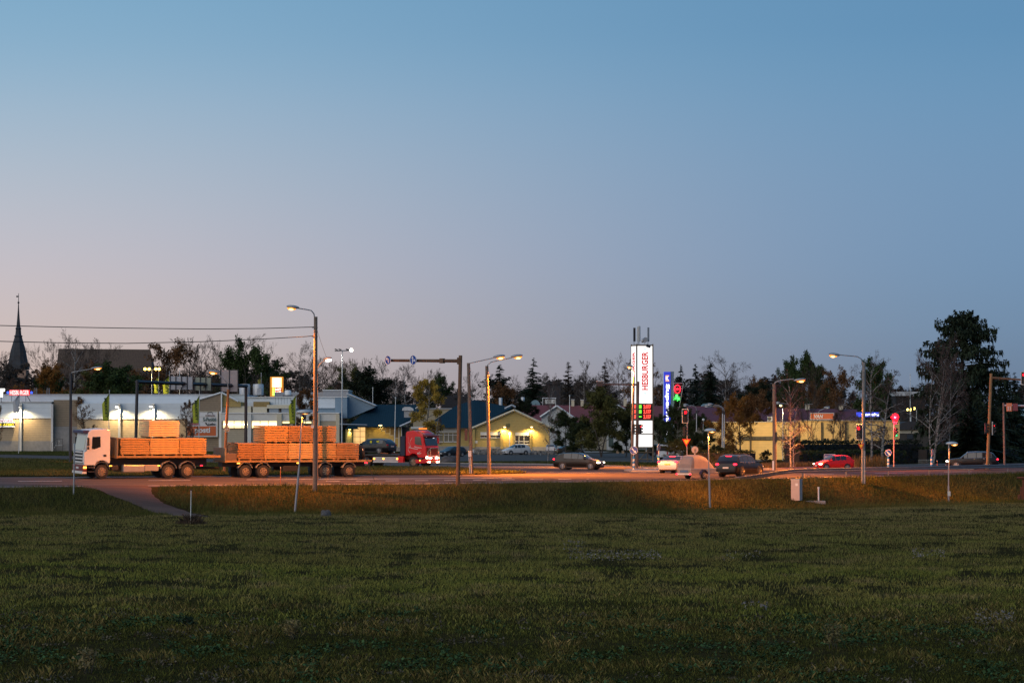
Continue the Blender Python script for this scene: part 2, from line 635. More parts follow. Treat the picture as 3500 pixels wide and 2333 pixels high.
# pavement behind the far kerb on the right and the kerb itself
mb = MB()
for (a, b) in zip(KERB[1:9], KERB[2:10]):
    A = Vector((a[0], a[1], 0)); B = Vector((b[0], b[1], 0)); d = (B - A).normalized(); n = Vector((-d.y, d.x, 0)) * -1
    L = (B - A).length; k = max(1, int(L / 2.0))
    for i in range(k):
        p = A + (B - A) * (i / k); q = A + (B - A) * ((i + .985) / k)
        mb.prism([p, q, q + n * .15, p + n * .15], (0, 0, .13))
o = mb.build('kerb', kerb_m); tag(o, kind='structure')

# painted lines
mb = MB()


zl = lambda x_, y_: float(gz(x_, y_))


def line_along(off, x0, x1, w, dash=None, gap=None, z=0.027):
    x = x0
    while x < x1:
        xe = min(x1, x + (dash or 3.0))
        xx = np.linspace(x, xe, 3)
        for a, b in zip(xx[:-1], xx[1:]):
            ya, yb = float(road_near(a)) + off, float(road_near(b)) + off
            mb.poly([(a, ya, zl(a, ya) + z), (b, yb, zl(b, yb) + z), (b, yb + w, zl(b, yb + w) + z), (a, ya + w, zl(a, ya + w) + z)])
        x = xe + (gap or 0)


line_along(1.5, -90, 60, .3)
line_along(9, -90, -20, .4, 3.0, 6.0)
line_along(9, -20, 0, .45)
line_along(17.4, -90, -6, .45)
line_along(6, -14, 6, .4, 1.0, 1.2)
line_along(9, 24, 70, .4, 3, 4)


def seg(p, q, w, z=0.027):
    P = Vector((p[0], p[1] * K, 0)); Q = Vector((q[0], q[1] * K, 0)); d = (Q - P).normalized(); n = Vector((-d.y, d.x, 0)) * w
    mb.poly([(a_.x, a_.y, float(gz(a_.x, a_.y)) + z) for a_ in (P, Q, Q + n, P + n)])


for p, q in [((-16, 108), (6, 98)), ((-14, 104), (7, 94)), ((-4, 103.5), (9, 99)), ((2, 86), (12, 84.5)), ((3, 84), (16, 81)), ((-6, 101), (4, 96.5)), ((10, 86), (22, 82))]:
    seg(p, q, .5)
for k in range(7):
    seg((12.5 + k * .9, 92.8 - k * .5), (13.0 + k * .9, 95.2 - k * .5), .42)
o = mb.build('road_markings', marking); tag(o, kind='structure')

# traffic islands with a kerb edge
def island(px0, px1, Y0, Y1, zt=.16):
    a0, a1 = gpt(px0, Y0), gpt(px1, Y0); b0, b1 = gpt(px0, Y1), gpt(px1, Y1)
    m_ = MB()
    pts = [(a0.x + .5, a0.y, .022), (a1.x, a1.y, .022), (b1.x, b1.y, .022), (b0.x + .5, b0.y, .022), (b0.x - .3, (a0.y + b0.y) / 2, .022)]
    m_.prism(pts, (0, 0, zt - .022))
    o = m_.build('traffic_island', kerb_m, bevel=.03); tag(o, kind='structure'); return o


island(2135, 2275, 86.2, 90.5)
island(2990, 3330, 91.2, 94.4)
island(2310, 2400, 86.5, 88.3)

# footpath from the road down to the field
pp = [foot(400, 1668), foot(450, 1690), foot(505, 1718), foot(570, 1744), foot(625, 1758), foot(680, 1766)]
pp[0] = pp[0] + Vector((-.5, 3.0, 0))
PATH = [(p.x, p.y) for p in pp]
PW = [3.0, 1.7, 1.25, 1.4, 1.2, .7]
V = []; F = []
NS = 60
for i in range(NS + 1):
    t = i / NS * (len(PATH) - 1); k = min(int(t), len(PATH) - 2); f = t - k
    f = f * f * (3 - 2 * f)
    x = PATH[k][0] * (1 - f) + PATH[k + 1][0] * f; y = PATH[k][1] * (1 - f) + PATH[k + 1][1] * f
    w = PW[k] * (1 - f) + PW[k + 1] * f
    for j in range(-3, 4):
        xx = x + w * j / 3 * 0.95 + .25 * (vnoise(i * .5, j * 3.0) - .5); yy = y + w * j / 3 * .5
        V.append((xx, yy, float(gz(xx, yy)) + .05 - (.09 if abs(j) == 3 else 0)))
for i in range(NS):
    for j in range(6):
        a = i * 7 + j; F.append((a, a + 1, a + 8, a + 7))
path_o = np_mesh('footpath', np.array(V), np.array(F), asphalt_mat('path_gravel', (.125, .068, .048)))
path_o.data.shade_smooth(); tag(path_o, kind='structure')

# ------------------------------------------------------------------ grass
RS = np.random.RandomState(11)
grass_m = attr_mat('grass_blades', .9, .04)


def pdist(X, Y):
    d = np.full(X.shape, 1e9)
    for i in range(len(PATH) - 1):
        ax, ay = PATH[i]; bx, by = PATH[i + 1]
        vx, vy = bx - ax, by - ay
        t = np.clip(((X - ax) * vx + (Y - ay) * vy) / (vx * vx + vy * vy), 0, 1)
        w = PW[i] * (1 - t) + PW[i + 1] * t
        d = np.minimum(d, np.hypot(X - ax - t * vx, Y - ay - t * vy) - w)
    return d


def blades(name, X, Y, Z, H, Wd, tint, lean=.5, label=None, cat='grass', m=None, far=1e9):
    n = len(X)
    th = RS.rand(n) * 6.283
    la = RS.rand(n) * 6.283
    ll = H * lean * RS.rand(n)
    wx, wy = np.cos(th) * Wd / 2, np.sin(th) * Wd / 2
    V = np.empty((n, 4, 3), np.float32)
    mx_, my_ = X + np.cos(la) * ll * .35, Y + np.sin(la) * ll * .35
    V[:, 0] = np.stack([X - wx, Y - wy, Z - .03], -1)
    V[:, 1] = np.stack([X + wx, Y + wy, Z - .03], -1)
    V[:, 2] = np.stack([mx_ + wx * .8, my_ + wy * .8, Z + H * .6], -1)
    V[:, 3] = np.stack([X + np.cos(la) * ll, Y + np.sin(la) * ll, Z + H], -1)
    F = np.arange(n * 4).reshape(n, 4)
    near = Y < far                                   # beyond that one face per blade is enough
    F = np.concatenate([F[near][:, [0, 1, 2]], F[near][:, [0, 2, 3]], F[~near][:, [0, 1, 3]]])
    T = np.repeat(tint[:, None, :], 4, 1).reshape(-1, 3)
    o = np_mesh(name, V.reshape(-1, 3), F, m or grass_m, tint=T)
    return tag(o, label, cat, kind='stuff')


def in_view(n, Y0, Y1, pw, margin=1.4):
    u = RS.rand(n)
    Y = (Y0 ** pw + u * (Y1 ** pw - Y0 ** pw)) ** (1 / pw)
    X = (RS.rand(n) * 2 - 1) * Y * (1750 / FPX) * margin
    return X, Y


def mixc(a, b, t):
    return np.array(a)[None, :] * (1 - t[:, None]) + np.array(b)[None, :] * t[:, None]


G1, G2, G3, G4 = (.158, .172, .036), (.200, .178, .050), (.235, .175, .085), (.085, .100, .024)


def field_tint(X, Y, n):
    Y = Y / 2.0
    a = fbm(X, Y * 1.8, 4.0); b = fbm(X + 40, Y + 11, 1.3)
    t = mixc(G1, G2, np.clip((a - .3) * 2.2, 0, 1))
    far = np.clip((Y - 60) / 45, 0, 1)
    t = t * (1 - (.55 * far)[:, None]) + np.array(G3)[None] * (.55 * far)[:, None]
    k = np.clip((b - .56) * 5, 0, 1) * (RS.rand(n) < .8)
    t = t * (1 - k[:, None] * .7) + np.array(G3)[None] * (k[:, None] * .7)
    g = np.clip((fbm(X + 9, Y * 2.2 + 90, 2.2) - .58) * 6, 0, 1)
    t = t * (1 - g[:, None] * .65) + np.array(G4)[None] * g[:, None] * .65
    return t * (.5 + .85 * RS.rand(n))[:, None]


# mown field in the middle distance
X, Y = in_view(760000, 82, 250, 1.0)
d = Y - road_near(X); w = slope_w(X)
patch = fbm(X + 3, Y * .5, 1.8)
edge = 94 + 14 * (fbm(X, Y * .1, 3.0) - .5) + 5 * RS.randn(len(X))
keep = (d < -w + 1.5) & (pdist(X, Y) > .1) & ~((Y < edge) & (RS.rand(len(X)) < .8)) & (RS.rand(len(X)) > np.clip((.47 - patch) * 5, 0, .88))
X, Y = X[keep], Y[keep]; n = len(X)
H = (.05 + .10 * RS.rand(n)) * (.6 + .9 * fbm(X, Y / 2, 3.0)); Wd = .005 + .00013 * Y
blades('field_grass', X, Y, gz(X, Y), H, Wd, field_tint(X, Y, n), .8, 'mown olive grass across the middle of the field', far=125)
# rough strip at the near edge of the field
X, Y = in_view(560000, 58, 104, 1.1)
pn = fbm(X * 1.2 + 5, Y * .6 + 2, 1.6)
edge = 95 + 16 * (fbm(X, Y * .1, 3.0) - .5) + 5 * RS.randn(len(X))
keep = (RS.rand(len(X)) > np.clip((.50 - pn) * 3.5, 0, .8)) & (Y < edge)
X, Y = X[keep], Y[keep]; n = len(X)
dry = np.clip((fbm(X + 70, Y * .45, 1.7) - .47) * 6, 0, 1)
t = mixc((.095, .105, .024), (.30, .22, .085), dry * RS.rand(n) ** 1.5) * (.2 + 1.0 * RS.rand(n) ** 1.6)[:, None]
H = (.035 + .12 * RS.rand(n) ** 2.4) * (.7 + .8 * dry)
blades('rough_grass', X, Y, gz(X, Y), H, .002 + .00006 * Y, t, .9, 'dark rough grass and dry straw along the near field edge')
# embankment
n0 = 190000
X = RS.rand(n0) * 120 - 58; w = slope_w(X); d = -RS.rand(n0) * (w + 4) - .1; Y = road_near(X) + d
keep = (pdist(X, Y) > .15) & (abs(X / Y) < .24)
X, Y = X[keep], Y[keep]; n = len(X)
a = fbm(X, Y / 2, 2.6); b = fbm(X + 20, Y / 2 + 50, 1.2)
t = mixc((.070, .078, .020), (.13, .112, .036), np.clip((a - .35) * 2.5, 0, 1)) * (.45 + .85 * RS.rand(n))[:, None]
H = (.10 + .20 * RS.rand(n)) * (.5 + 1.1 * b)
blades('embankment_grass', X, Y, gz(X, Y), H, np.full(n, .034), t, .9, far=0, label='long tufted grass on the slope below the road')


# median and verges beyond the road
def inside(X, Y, poly):
    c = np.zeros(X.shape, bool); j = len(poly) - 1
    for i in range(len(poly)):
        xi, yi = poly[i]; xj, yj = poly[j]
        c ^= ((yi > Y) != (yj > Y)) & (X < (xj - xi) * (Y - yi) / (yj - yi + 1e-9) + xi)
        j = i
    return c


n0 = 300000
X = RS.rand(n0) * 80 - 76; Y = 205 + RS.rand(n0) * 215
keep = inside(X, Y, MED) & (abs(X / Y) < .195) & (RS.rand(n0) < np.clip(2.2 - Y / 180, .25, 1))
X, Y = X[keep], Y[keep]; n = len(X)
t = mixc((.075, .085, .022), (.13, .115, .045), np.clip((fbm(X, Y / 2, 4) - .35) * 2.5, 0, 1)) * (.5 + .8 * RS.rand(n))[:, None]
blades('median_grass', X, Y, np.full(n, .11), .08 + .16 * RS.rand(n), np.full(n, .05), t, .8, far=0, label='grass of the wedge between the two roads')
KP = [(-95, 166), (-73, 154.5), (-45, 136.5), (-20, 119.5), (-4.8, 110.2), (3.1, 107.8), (8.7, 103.3), (12.5, 98.4), (14, 99), (19, 112), (12, 118), (5, 120.6), (-3, 119.6), (-9, 118), (-17, 120.6), (-26, 150), (-60, 190), (-100, 190)]
n0 = 160000
X = RS.rand(n0) * 120 - 100; Y = 96 + RS.rand(n0) * 96
keep = inside(X, Y, KP) & (abs(X / Y) < .58)
Y = Y * K
X, Y = X[keep], Y[keep]; n = len(X)
t = mixc((.060, .085, .022), (.085, .085, .028), fbm(X, Y, 5)) * (.5 + .8 * RS.rand(n))[:, None]
blades('verge_grass', X, Y, np.zeros(n), .06 + .1 * RS.rand(n), np.full(n, .08), t, .6, far=0, label='short green grass strip behind the far kerb')
# ------------------------------------------------------------------ trees
bark = mat('grey_bark', (.075, .062, .052), .9, var=.4, scale=4)
bark_dark = mat('dark_bark', (.030, .025, .022), .9, var=.3, scale=4)


def birch_bark_mat():
    m = bpy.data.materials.new('birch_bark'); m.use_nodes = True
    nt = m.node_tree; b = nt.nodes['Principled BSDF']; b.inputs['Roughness'].default_value = .8
    t = nt.nodes.new('ShaderNodeTexCoord'); mp = nt.nodes.new('ShaderNodeMapping'); mp.inputs['Scale'].default_value = (2, 2, 7)
    nz = nt.nodes.new('ShaderNodeTexNoise'); nz.inputs['Scale'].default_value = 1.3; nz.inputs['Detail'].default_value = 4
    nt.links.new(t.outputs['Object'], mp.inputs[0]); nt.links.new(mp.outputs[0], nz.inputs['Vector'])
    r = nt.nodes.new('ShaderNodeValToRGB'); e = r.color_ramp.elements
    e[0].position = .40; e[0].color = (.03, .028, .026, 1); e[1].position = .50; e[1].color = (.27, .25, .23, 1)
    nt.links.new(nz.outputs['Fac'], r.inputs['Fac']); nt.links.new(r.outputs[0], b.inputs['Base Color'])
    return m


birch_bark = birch_bark_mat()


def leaf_mat(name, rgb, var=.5):
    return mat(name, rgb, .8, var=var, scale=1.1, spec=.15)


twig_m = leaf_mat('bare_twigs', (.075, .056, .044), .35)
twig_red = leaf_mat('reddish_twigs', (.105, .060, .044), .35)
twig_birch = leaf_mat('birch_twigs', (.095, .068, .060), .3)
needle_m = leaf_mat('spruce_needles', (.020, .032, .018), .5)
needle_blue = leaf_mat('blue_spruce_needles', (.022, .034, .026), .5)
leaf_green = leaf_mat('dark_green_leaves', (.035, .056, .017), .5)
leaf_brown = leaf_mat('brown_autumn_leaves', (.125, .062, .026), .5)
leaf_orange = leaf_mat('orange_autumn_leaves', (.21, .088, .018), .5)
leaf_yellow = leaf_mat('yellow_birch_leaves', (.34, .225, .04), .5)
leaf_olive = leaf_mat('olive_leaves', (.070, .070, .020), .5)
hedge_m = leaf_mat('hedge_leaves', (.030, .040, .014), .5)
hedge_dark = leaf_mat('dark_hedge_leaves', (.014, .020, .010), .5)


def rnd_dir(rs, d, ang):
    """unit vector ang away from d, random roll"""
    d = d / np.linalg.norm(d)
    a = np.cross(d, [0, 0, 1.0]) if abs(d[2]) < .95 else np.cross(d, [1.0, 0, 0])
    a /= np.linalg.norm(a); b = np.cross(d, a)
    t = rs.rand() * 6.283
    return d * math.cos(ang) + (a * math.cos(t) + b * math.sin(t)) * math.sin(ang)


class Tree:
    def __init__(s, seed):
        s.rs = np.random.RandomState(seed)
        s.tubes = []          # (p0,p1,r0,r1)
        s.tw = []             # twigs (p0,p1,w)
        s.leaf = []           # leaf (p, size)

    def limb(s, p, d, L, r, depth, droop, nseg=3, split=(7, 6, 5), ang=.75, leaves=0, lsize=.2):
        rs = s.rs
        pts = [p.copy()]; q = p.copy(); dd = d / np.linalg.norm(d)
        for k in range(nseg):
            dd = dd + rs.randn(3) * .13 + np.array([0, 0, droop * (k + 1) / nseg])
            dd /= np.linalg.norm(dd)
            q = q + dd * L / nseg
            pts.append(q.copy())
        for k in range(nseg):
            a, b = pts[k], pts[k + 1]
            ra, rb = r * (1 - .75 * k / nseg), r * (1 - .75 * (k + 1) / nseg)
            if ra > .022: s.tubes.append((a, b, ra, rb))
            else: s.tw.append((a, b, max(ra, .018) * 2))
        if depth < len(split):
            n = split[depth]
            for i in range(n):
                t = .25 + .75 * (i + rs.rand()) / n
                k = min(int(t * nseg), nseg - 1); f = t * nseg - k
                bp = pts[k] * (1 - f) + pts[k + 1] * f
                nd = rnd_dir(rs, pts[k + 1] - pts[k], ang * (.6 + .6 * rs.rand()))
                nd[2] += .12
                s.limb(bp, nd, L * (.34 + .28 * rs.rand()) * (1.15 - .5 * t), r * .42, depth + 1, droop * 1.2, max(2, nseg - 1), split, ang, leaves, lsize)
        if depth >= len(split) - 1 and leaves:
            for _ in range(leaves):
                t = rs.rand(); k = min(int(t * nseg), nseg - 1)
                s.leaf.append((pts[k] + (pts[k + 1] - pts[k]) * rs.rand() + rs.randn(3) * lsize * .8, lsize * (.5 + rs.rand())))

    def meshes(s, leafkind='leaf'):
        mb_ = MB()
        for a, b, ra, rb in s.tubes:
            mb_.tube(a, b, ra, rb, 6 if ra > .12 else 4, caps=False)
        V = []; F = []
        rs = s.rs
        if s.tw:
            P0 = np.array([t[0] for t in s.tw]); P1 = np.array([t[1] for t in s.tw]); W = np.array([t[2] for t in s.tw])
            th = rs.rand(len(P0)) * 6.283
            o = np.stack([np.cos(th), np.sin(th), np.zeros_like(th)], -1) * W[:, None]
            tw = np.stack([P0 - o / 2, P0 + o / 2, P1], 1)
            V.append(tw.reshape(-1, 3))
        if s.leaf:
            P = np.array([t[0] for t in s.leaf]); S = np.array([t[1] for t in s.leaf])
            for _k in range(1):
                A = rs.randn(len(P), 3); A /= np.linalg.norm(A, axis=1)[:, None]
                B = rs.randn(len(P), 3); B /= np.linalg.norm(B, axis=1)[:, None]
                tri = np.stack([P - A * S[:, None] * .5, P + A * S[:, None] * .5, P + B * S[:, None] * .8], 1)
                V.append(tri.reshape(-1, 3))
        V = np.concatenate(V) if V else np.zeros((0, 3))
        return mb_, V


def proto(name, mb_, V, trunk_mat, crown_mat):
    """unlinked prototype meshes"""
    t = mb_.build('trunk', trunk_mat, smooth=60)
    c = np_mesh('crown', V, np.arange(len(V)).reshape(-1, 3), crown_mat)
    for o in (t, c):
        COL.objects.unlink(o)
    return (t, c)


def broad(seed, H=10., width=.36, base=.22, split=(8, 7, 6), leaves=0, lsize=.2, droop=.05, up=.75, nl=16, tm=None, cm=None, forks=1, pw=.55, kind='round'):
    T = Tree(seed); rs = T.rs
    stems = []
    for f in range(forks):
        d0 = np.array([0, 0, 1.0]) + (rs.randn(3) * .04 if forks == 1 else np.array([math.cos(f * 2.4 + seed), math.sin(f * 2.4 + seed), 0]) * .22)
        p = np.array([0, 0, 0.0]); pts = [p]; n = 7
        for k in range(n):
            d0 = d0 + rs.randn(3) * .06; d0[2] = max(d0[2], .8) ; d0 /= np.linalg.norm(d0)
            p = p + d0 * H * .92 / n * (1 if f == 0 else .88); pts.append(p)
        stems.append(pts)
    for pts in stems:
        r0 = H * .016 / (1 if forks == 1 else 1.3); n = len(pts) - 1
        for k in range(n):
            T.tubes.append((pts[k], pts[k + 1], r0 * (1 - .88 * k / n), r0 * (1 - .88 * (k + 1) / n)))
        m = nl if forks == 1 else int(nl * .6)
        for i in range(m):
            t = base + (1 - base) * (i + .6 * rs.rand()) / m
            k = min(int(t * n), n - 1); f = t * n - k
            bp = pts[k] * (1 - f) + pts[k + 1] * f
            u = (t - base) / (1 - base)
            if kind == 'round': prof = math.sin(math.pi * (0.12 + .84 * u)) ** pw
            elif kind == 'ovate': prof = (1 - u) ** .7 * min(1, .35 + 2.2 * u)
            else: prof = .6 + .4 * (1 - u)
            az = rs.rand() * 6.283
            el = up * (.5 + .7 * u)
            d = np.array([math.cos(az) * math.cos(el), math.sin(az) * math.cos(el), math.sin(el)])
            T.limb(bp, d, H * width * (.75 + .4 * rs.rand()) * prof + .3, r0 * (.5 - .34 * u), 0, droop, 3, split, .7, leaves, lsize)
    mb_, V = T.meshes()
    return proto('tree', mb_, V, tm or bark, cm or twig_m)


def conifer(seed, H=10., width=.2, base=.05, n=470, droop=.35, gap=.0, cm=None, pw=.85, fl=.16, per=0, whorls=0, nk=8, top=1.0):
    """cone of single drooping boughs at uneven heights, each with side sprays and hanging tips"""
    rs = np.random.RandomState(seed)
    mb_ = MB()
    mb_.tube((0, 0, -.1), (0, 0, H * .55), H * .017, H * .009, 7, caps=False)
    mb_.tube((0, 0, H * .55), (0, 0, H * .995), H * .009, H * .001, 6, caps=False)
    V = []
    side = 1 + .22 * np.sin(np.arange(8) * 2.3 + seed)
    for i in range(n):
        u = 1 - (1 - rs.rand()) ** .62 if rs.rand() < .6 else rs.rand()
        z = H * (base + (1 - base) * u)
        az = rs.rand() * 6.283
        if rs.rand() < gap * (.6 + .8 * math.sin(az * 2 + z)): continue
        L = (H * width * ((1 - u) ** pw) + .06) * (.45 + .65 * rs.rand()) * side[int(az / .7854) % 8]
        d = np.array([math.cos(az), math.sin(az), 0]); o = np.array([-d[1], d[0], 0])
        rise = .35 * (u - .2) + .1 * rs.randn(); dr = droop * (.6 + .8 * rs.rand())
        if L > .8: mb_.tube((0, 0, z), np.array([0, 0, z]) + d * L * .8 + np.array([0, 0, L * (rise * .8 - dr * .6)]), .012 * L + .006, .005, 3, caps=False)
        m_ = int(7 + 9 * L)
        for j in range(m_):
            t = (j + rs.rand()) / m_
            c = np.array([0, 0, z + L * (rise * t - dr * t * t)]) + d * L * t
            for sg in (-1, 1):
                f_ = (fl * .8 + .34 * L * (1 - .7 * t)) * (.4 + .8 * rs.rand())
                w = .035 + .035 * L
                V.append([c - d * w, c + d * w, c + o * sg * f_ + d * f_ * .55 - np.array([0, 0, f_ * (.15 + .6 * rs.rand())])])
            if rs.rand() < .7:
                h_ = (.06 + .20 * L) * rs.rand() + .04
                V.append([c + o * .05, c - o * .05, c + d * h_ * .3 - np.array([0, 0, h_])])
    V = np.array(V).reshape(-1, 3)
    return proto('tree', mb_, V, bark_dark, cm or needle_m)


def ragged(seed, H=10.):
    """old spruce: uneven whorls of long limbs with hanging needle curtains, sky showing between them"""
    rs = np.random.RandomState(seed); mb_ = MB(); V = []
    mb_.tube((0, 0, -.1), (0.05, 0, H * .5), H * .02, H * .012, 8, caps=False)
    mb_.tube((0.05, 0, H * .5), (0, 0, H * .97), H * .012, H * .002, 6, caps=False)
    for i in range(350):
        u = rs.rand() ** .9
        z = H * (.06 + .92 * u)
        prof = np.interp(u, [0, .12, .35, .55, .7, .82, .92, 1.0], [.25, .27, .27, .25, .225, .19, .135, .05])
        L = H * prof * (.55 + .55 * rs.rand())
        az = rs.rand() * 6.283
        if rs.rand() < .25 * (math.sin(az * 2.0 + u * 14) > .1): continue
        rise = .10 + .5 * max(0, u - .45); dr = .30 - .22 * u
        d = np.array([math.cos(az), math.sin(az), 0]); o = np.array([-d[1], d[0], 0])
        pts = [np.array([0, 0, z]) + d * L * t + np.array([0, 0, L * (rise * t - dr * t * t)]) for t in np.linspace(0, 1, 6)]
        for a, b in zip(pts[:-1], pts[1:]): mb_.tube(a, b, .011 * L + .008, .008 * L + .004, 3, caps=False)
        nb = int(16 + 26 * L)
        for k in range(nb):
            t = .30 + .74 * rs.rand() ** .8
            c = np.array([0, 0, z]) + d * L * t + np.array([0, 0, L * (rise * t - dr * t * t)]) + o * rs.randn() * (.05 + .10 * L * (1.1 - t)) + np.array([0, 0, .10 * rs.randn()])
            hang = (.14 + .55 * rs.rand() ** 1.5) * (.5 + .5 * (1 - u))
            sw = rs.randn() * .10
            w = .035 + .05 * rs.rand()
            q = o * math.cos(k) + d * math.sin(k)
            V.append([c - q * w, c + q * w, c + o * sw + d * .06 - np.array([0, 0, hang])])
            if rs.rand() < .45: V.append([c - d * .02 - o * .05, c + o * .05, c + d * (.12 + .12 * rs.rand()) + np.array([0, 0, .04])])
    V = np.array(V).reshape(-1, 3)
    return proto('tree', mb_, V, bark_dark, needle_m)


PROT = {
    'bare1': broad(1, width=.34, base=.20, nl=17),
    'bare2': broad(2, width=.40, base=.26, nl=15, up=.6),
    'bare3': broad(3, width=.30, base=.18, nl=18, forks=2),
    'lace': broad(4, width=.27, base=.22, nl=18, droop=-.16, up=.85, cm=twig_birch, tm=birch_bark, split=(8, 7, 6)),
    'lace2': broad(5, width=.24, base=.16, nl=19, droop=-.22, up=.8, cm=twig_birch, tm=birch_bark, split=(8, 7, 6), kind='ovate'),
    'poplar': broad(6, width=.15, base=.10, nl=24, droop=.12, up=1.1, split=(6, 6, 5), kind='pillar'),
    'brown': broad(7, width=.36, base=.14, nl=16, leaves=3, lsize=.20, cm=leaf_brown, split=(6, 6, 4)),
    'leafy': broad(8, width=.40, base=.10, nl=18, leaves=7, lsize=.24, cm=leaf_green, split=(6, 6, 4)),
    'leafy2': broad(9, width=.46, base=.12, nl=17, leaves=6, lsize=.26, cm=leaf_green, split=(6, 6, 4), forks=2),
    'ybirch': broad(10, width=.17, base=.16, nl=22, leaves=6, lsize=.15, droop=-.25, up=.9, tm=birch_bark, cm=leaf_yellow, split=(6, 5, 4)),
    'sapling': broad(11, width=.28, base=.06, nl=22, leaves=1, lsize=.13, up=.95, cm=leaf_brown, split=(6, 5, 4), kind='ovate'),
    'spruce1': conifer(21, width=.21),
    'spruce2': conifer(22, width=.26, gap=.30, n=400),
    'spruce3': conifer(23, width=.15, gap=.05),
    'spruce4': conifer(31, width=.23, gap=.12, n=470, droop=.5),
    'spruce5': conifer(32, width=.18, gap=.15, n=420, droop=.3, pw=.7),
    'larch': conifer(24, width=.17, gap=.25, n=300, cm=twig_m, droop=.1),
    'bigspruce': ragged(25),
    'weep': broad(12, width=.36, base=.14, nl=15, droop=-.12, up=1.0, cm=twig_birch, tm=birch_bark, forks=3, split=(8, 7, 6)),
}


def plant(kind, px, top, Y, label, wide=1.0, crown=None, trunk=None, rot=None, name=None, cat='tree', base_py=None, group='trees of the skyline', lean=0.0):
    if base_py is not None:
        g = foot(px, base_py); Y = RealY(g.y)
    else:
        g = gpt(px, Y)
    h = at(px, top, Y).z - g.z
    s = h / 10.0
    rr = random.Random(int(px * 7 + top))
    t = thing(name or {'spruce': 'spruce_tree', 'bigspr': 'spruce_tree', 'larch': 'larch_tree', 'lace': 'birch_tree', 'weep': 'birch_tree', 'ybirch': 'birch_tree', 'poplar': 'poplar_tree', 'saplin': 'young_tree'}.get(kind[:6].rstrip('0123456789'), 'deciduous_tree'),
              label, cat, g, rr.random() * 6.28 if rot is None else rot, group)
    t.rotation_euler = (0, lean, 0) if lean else t.rotation_euler
    t.scale = (s * wide, s * wide, s)
    for src, mt in zip(PROT[kind], (trunk, crown)):
        c = src.copy(); COL.objects.link(c); c.parent = t
        if mt is not None:
            c.material_slots[0].link = 'OBJECT'; c.material_slots[0].material = mt
    return t


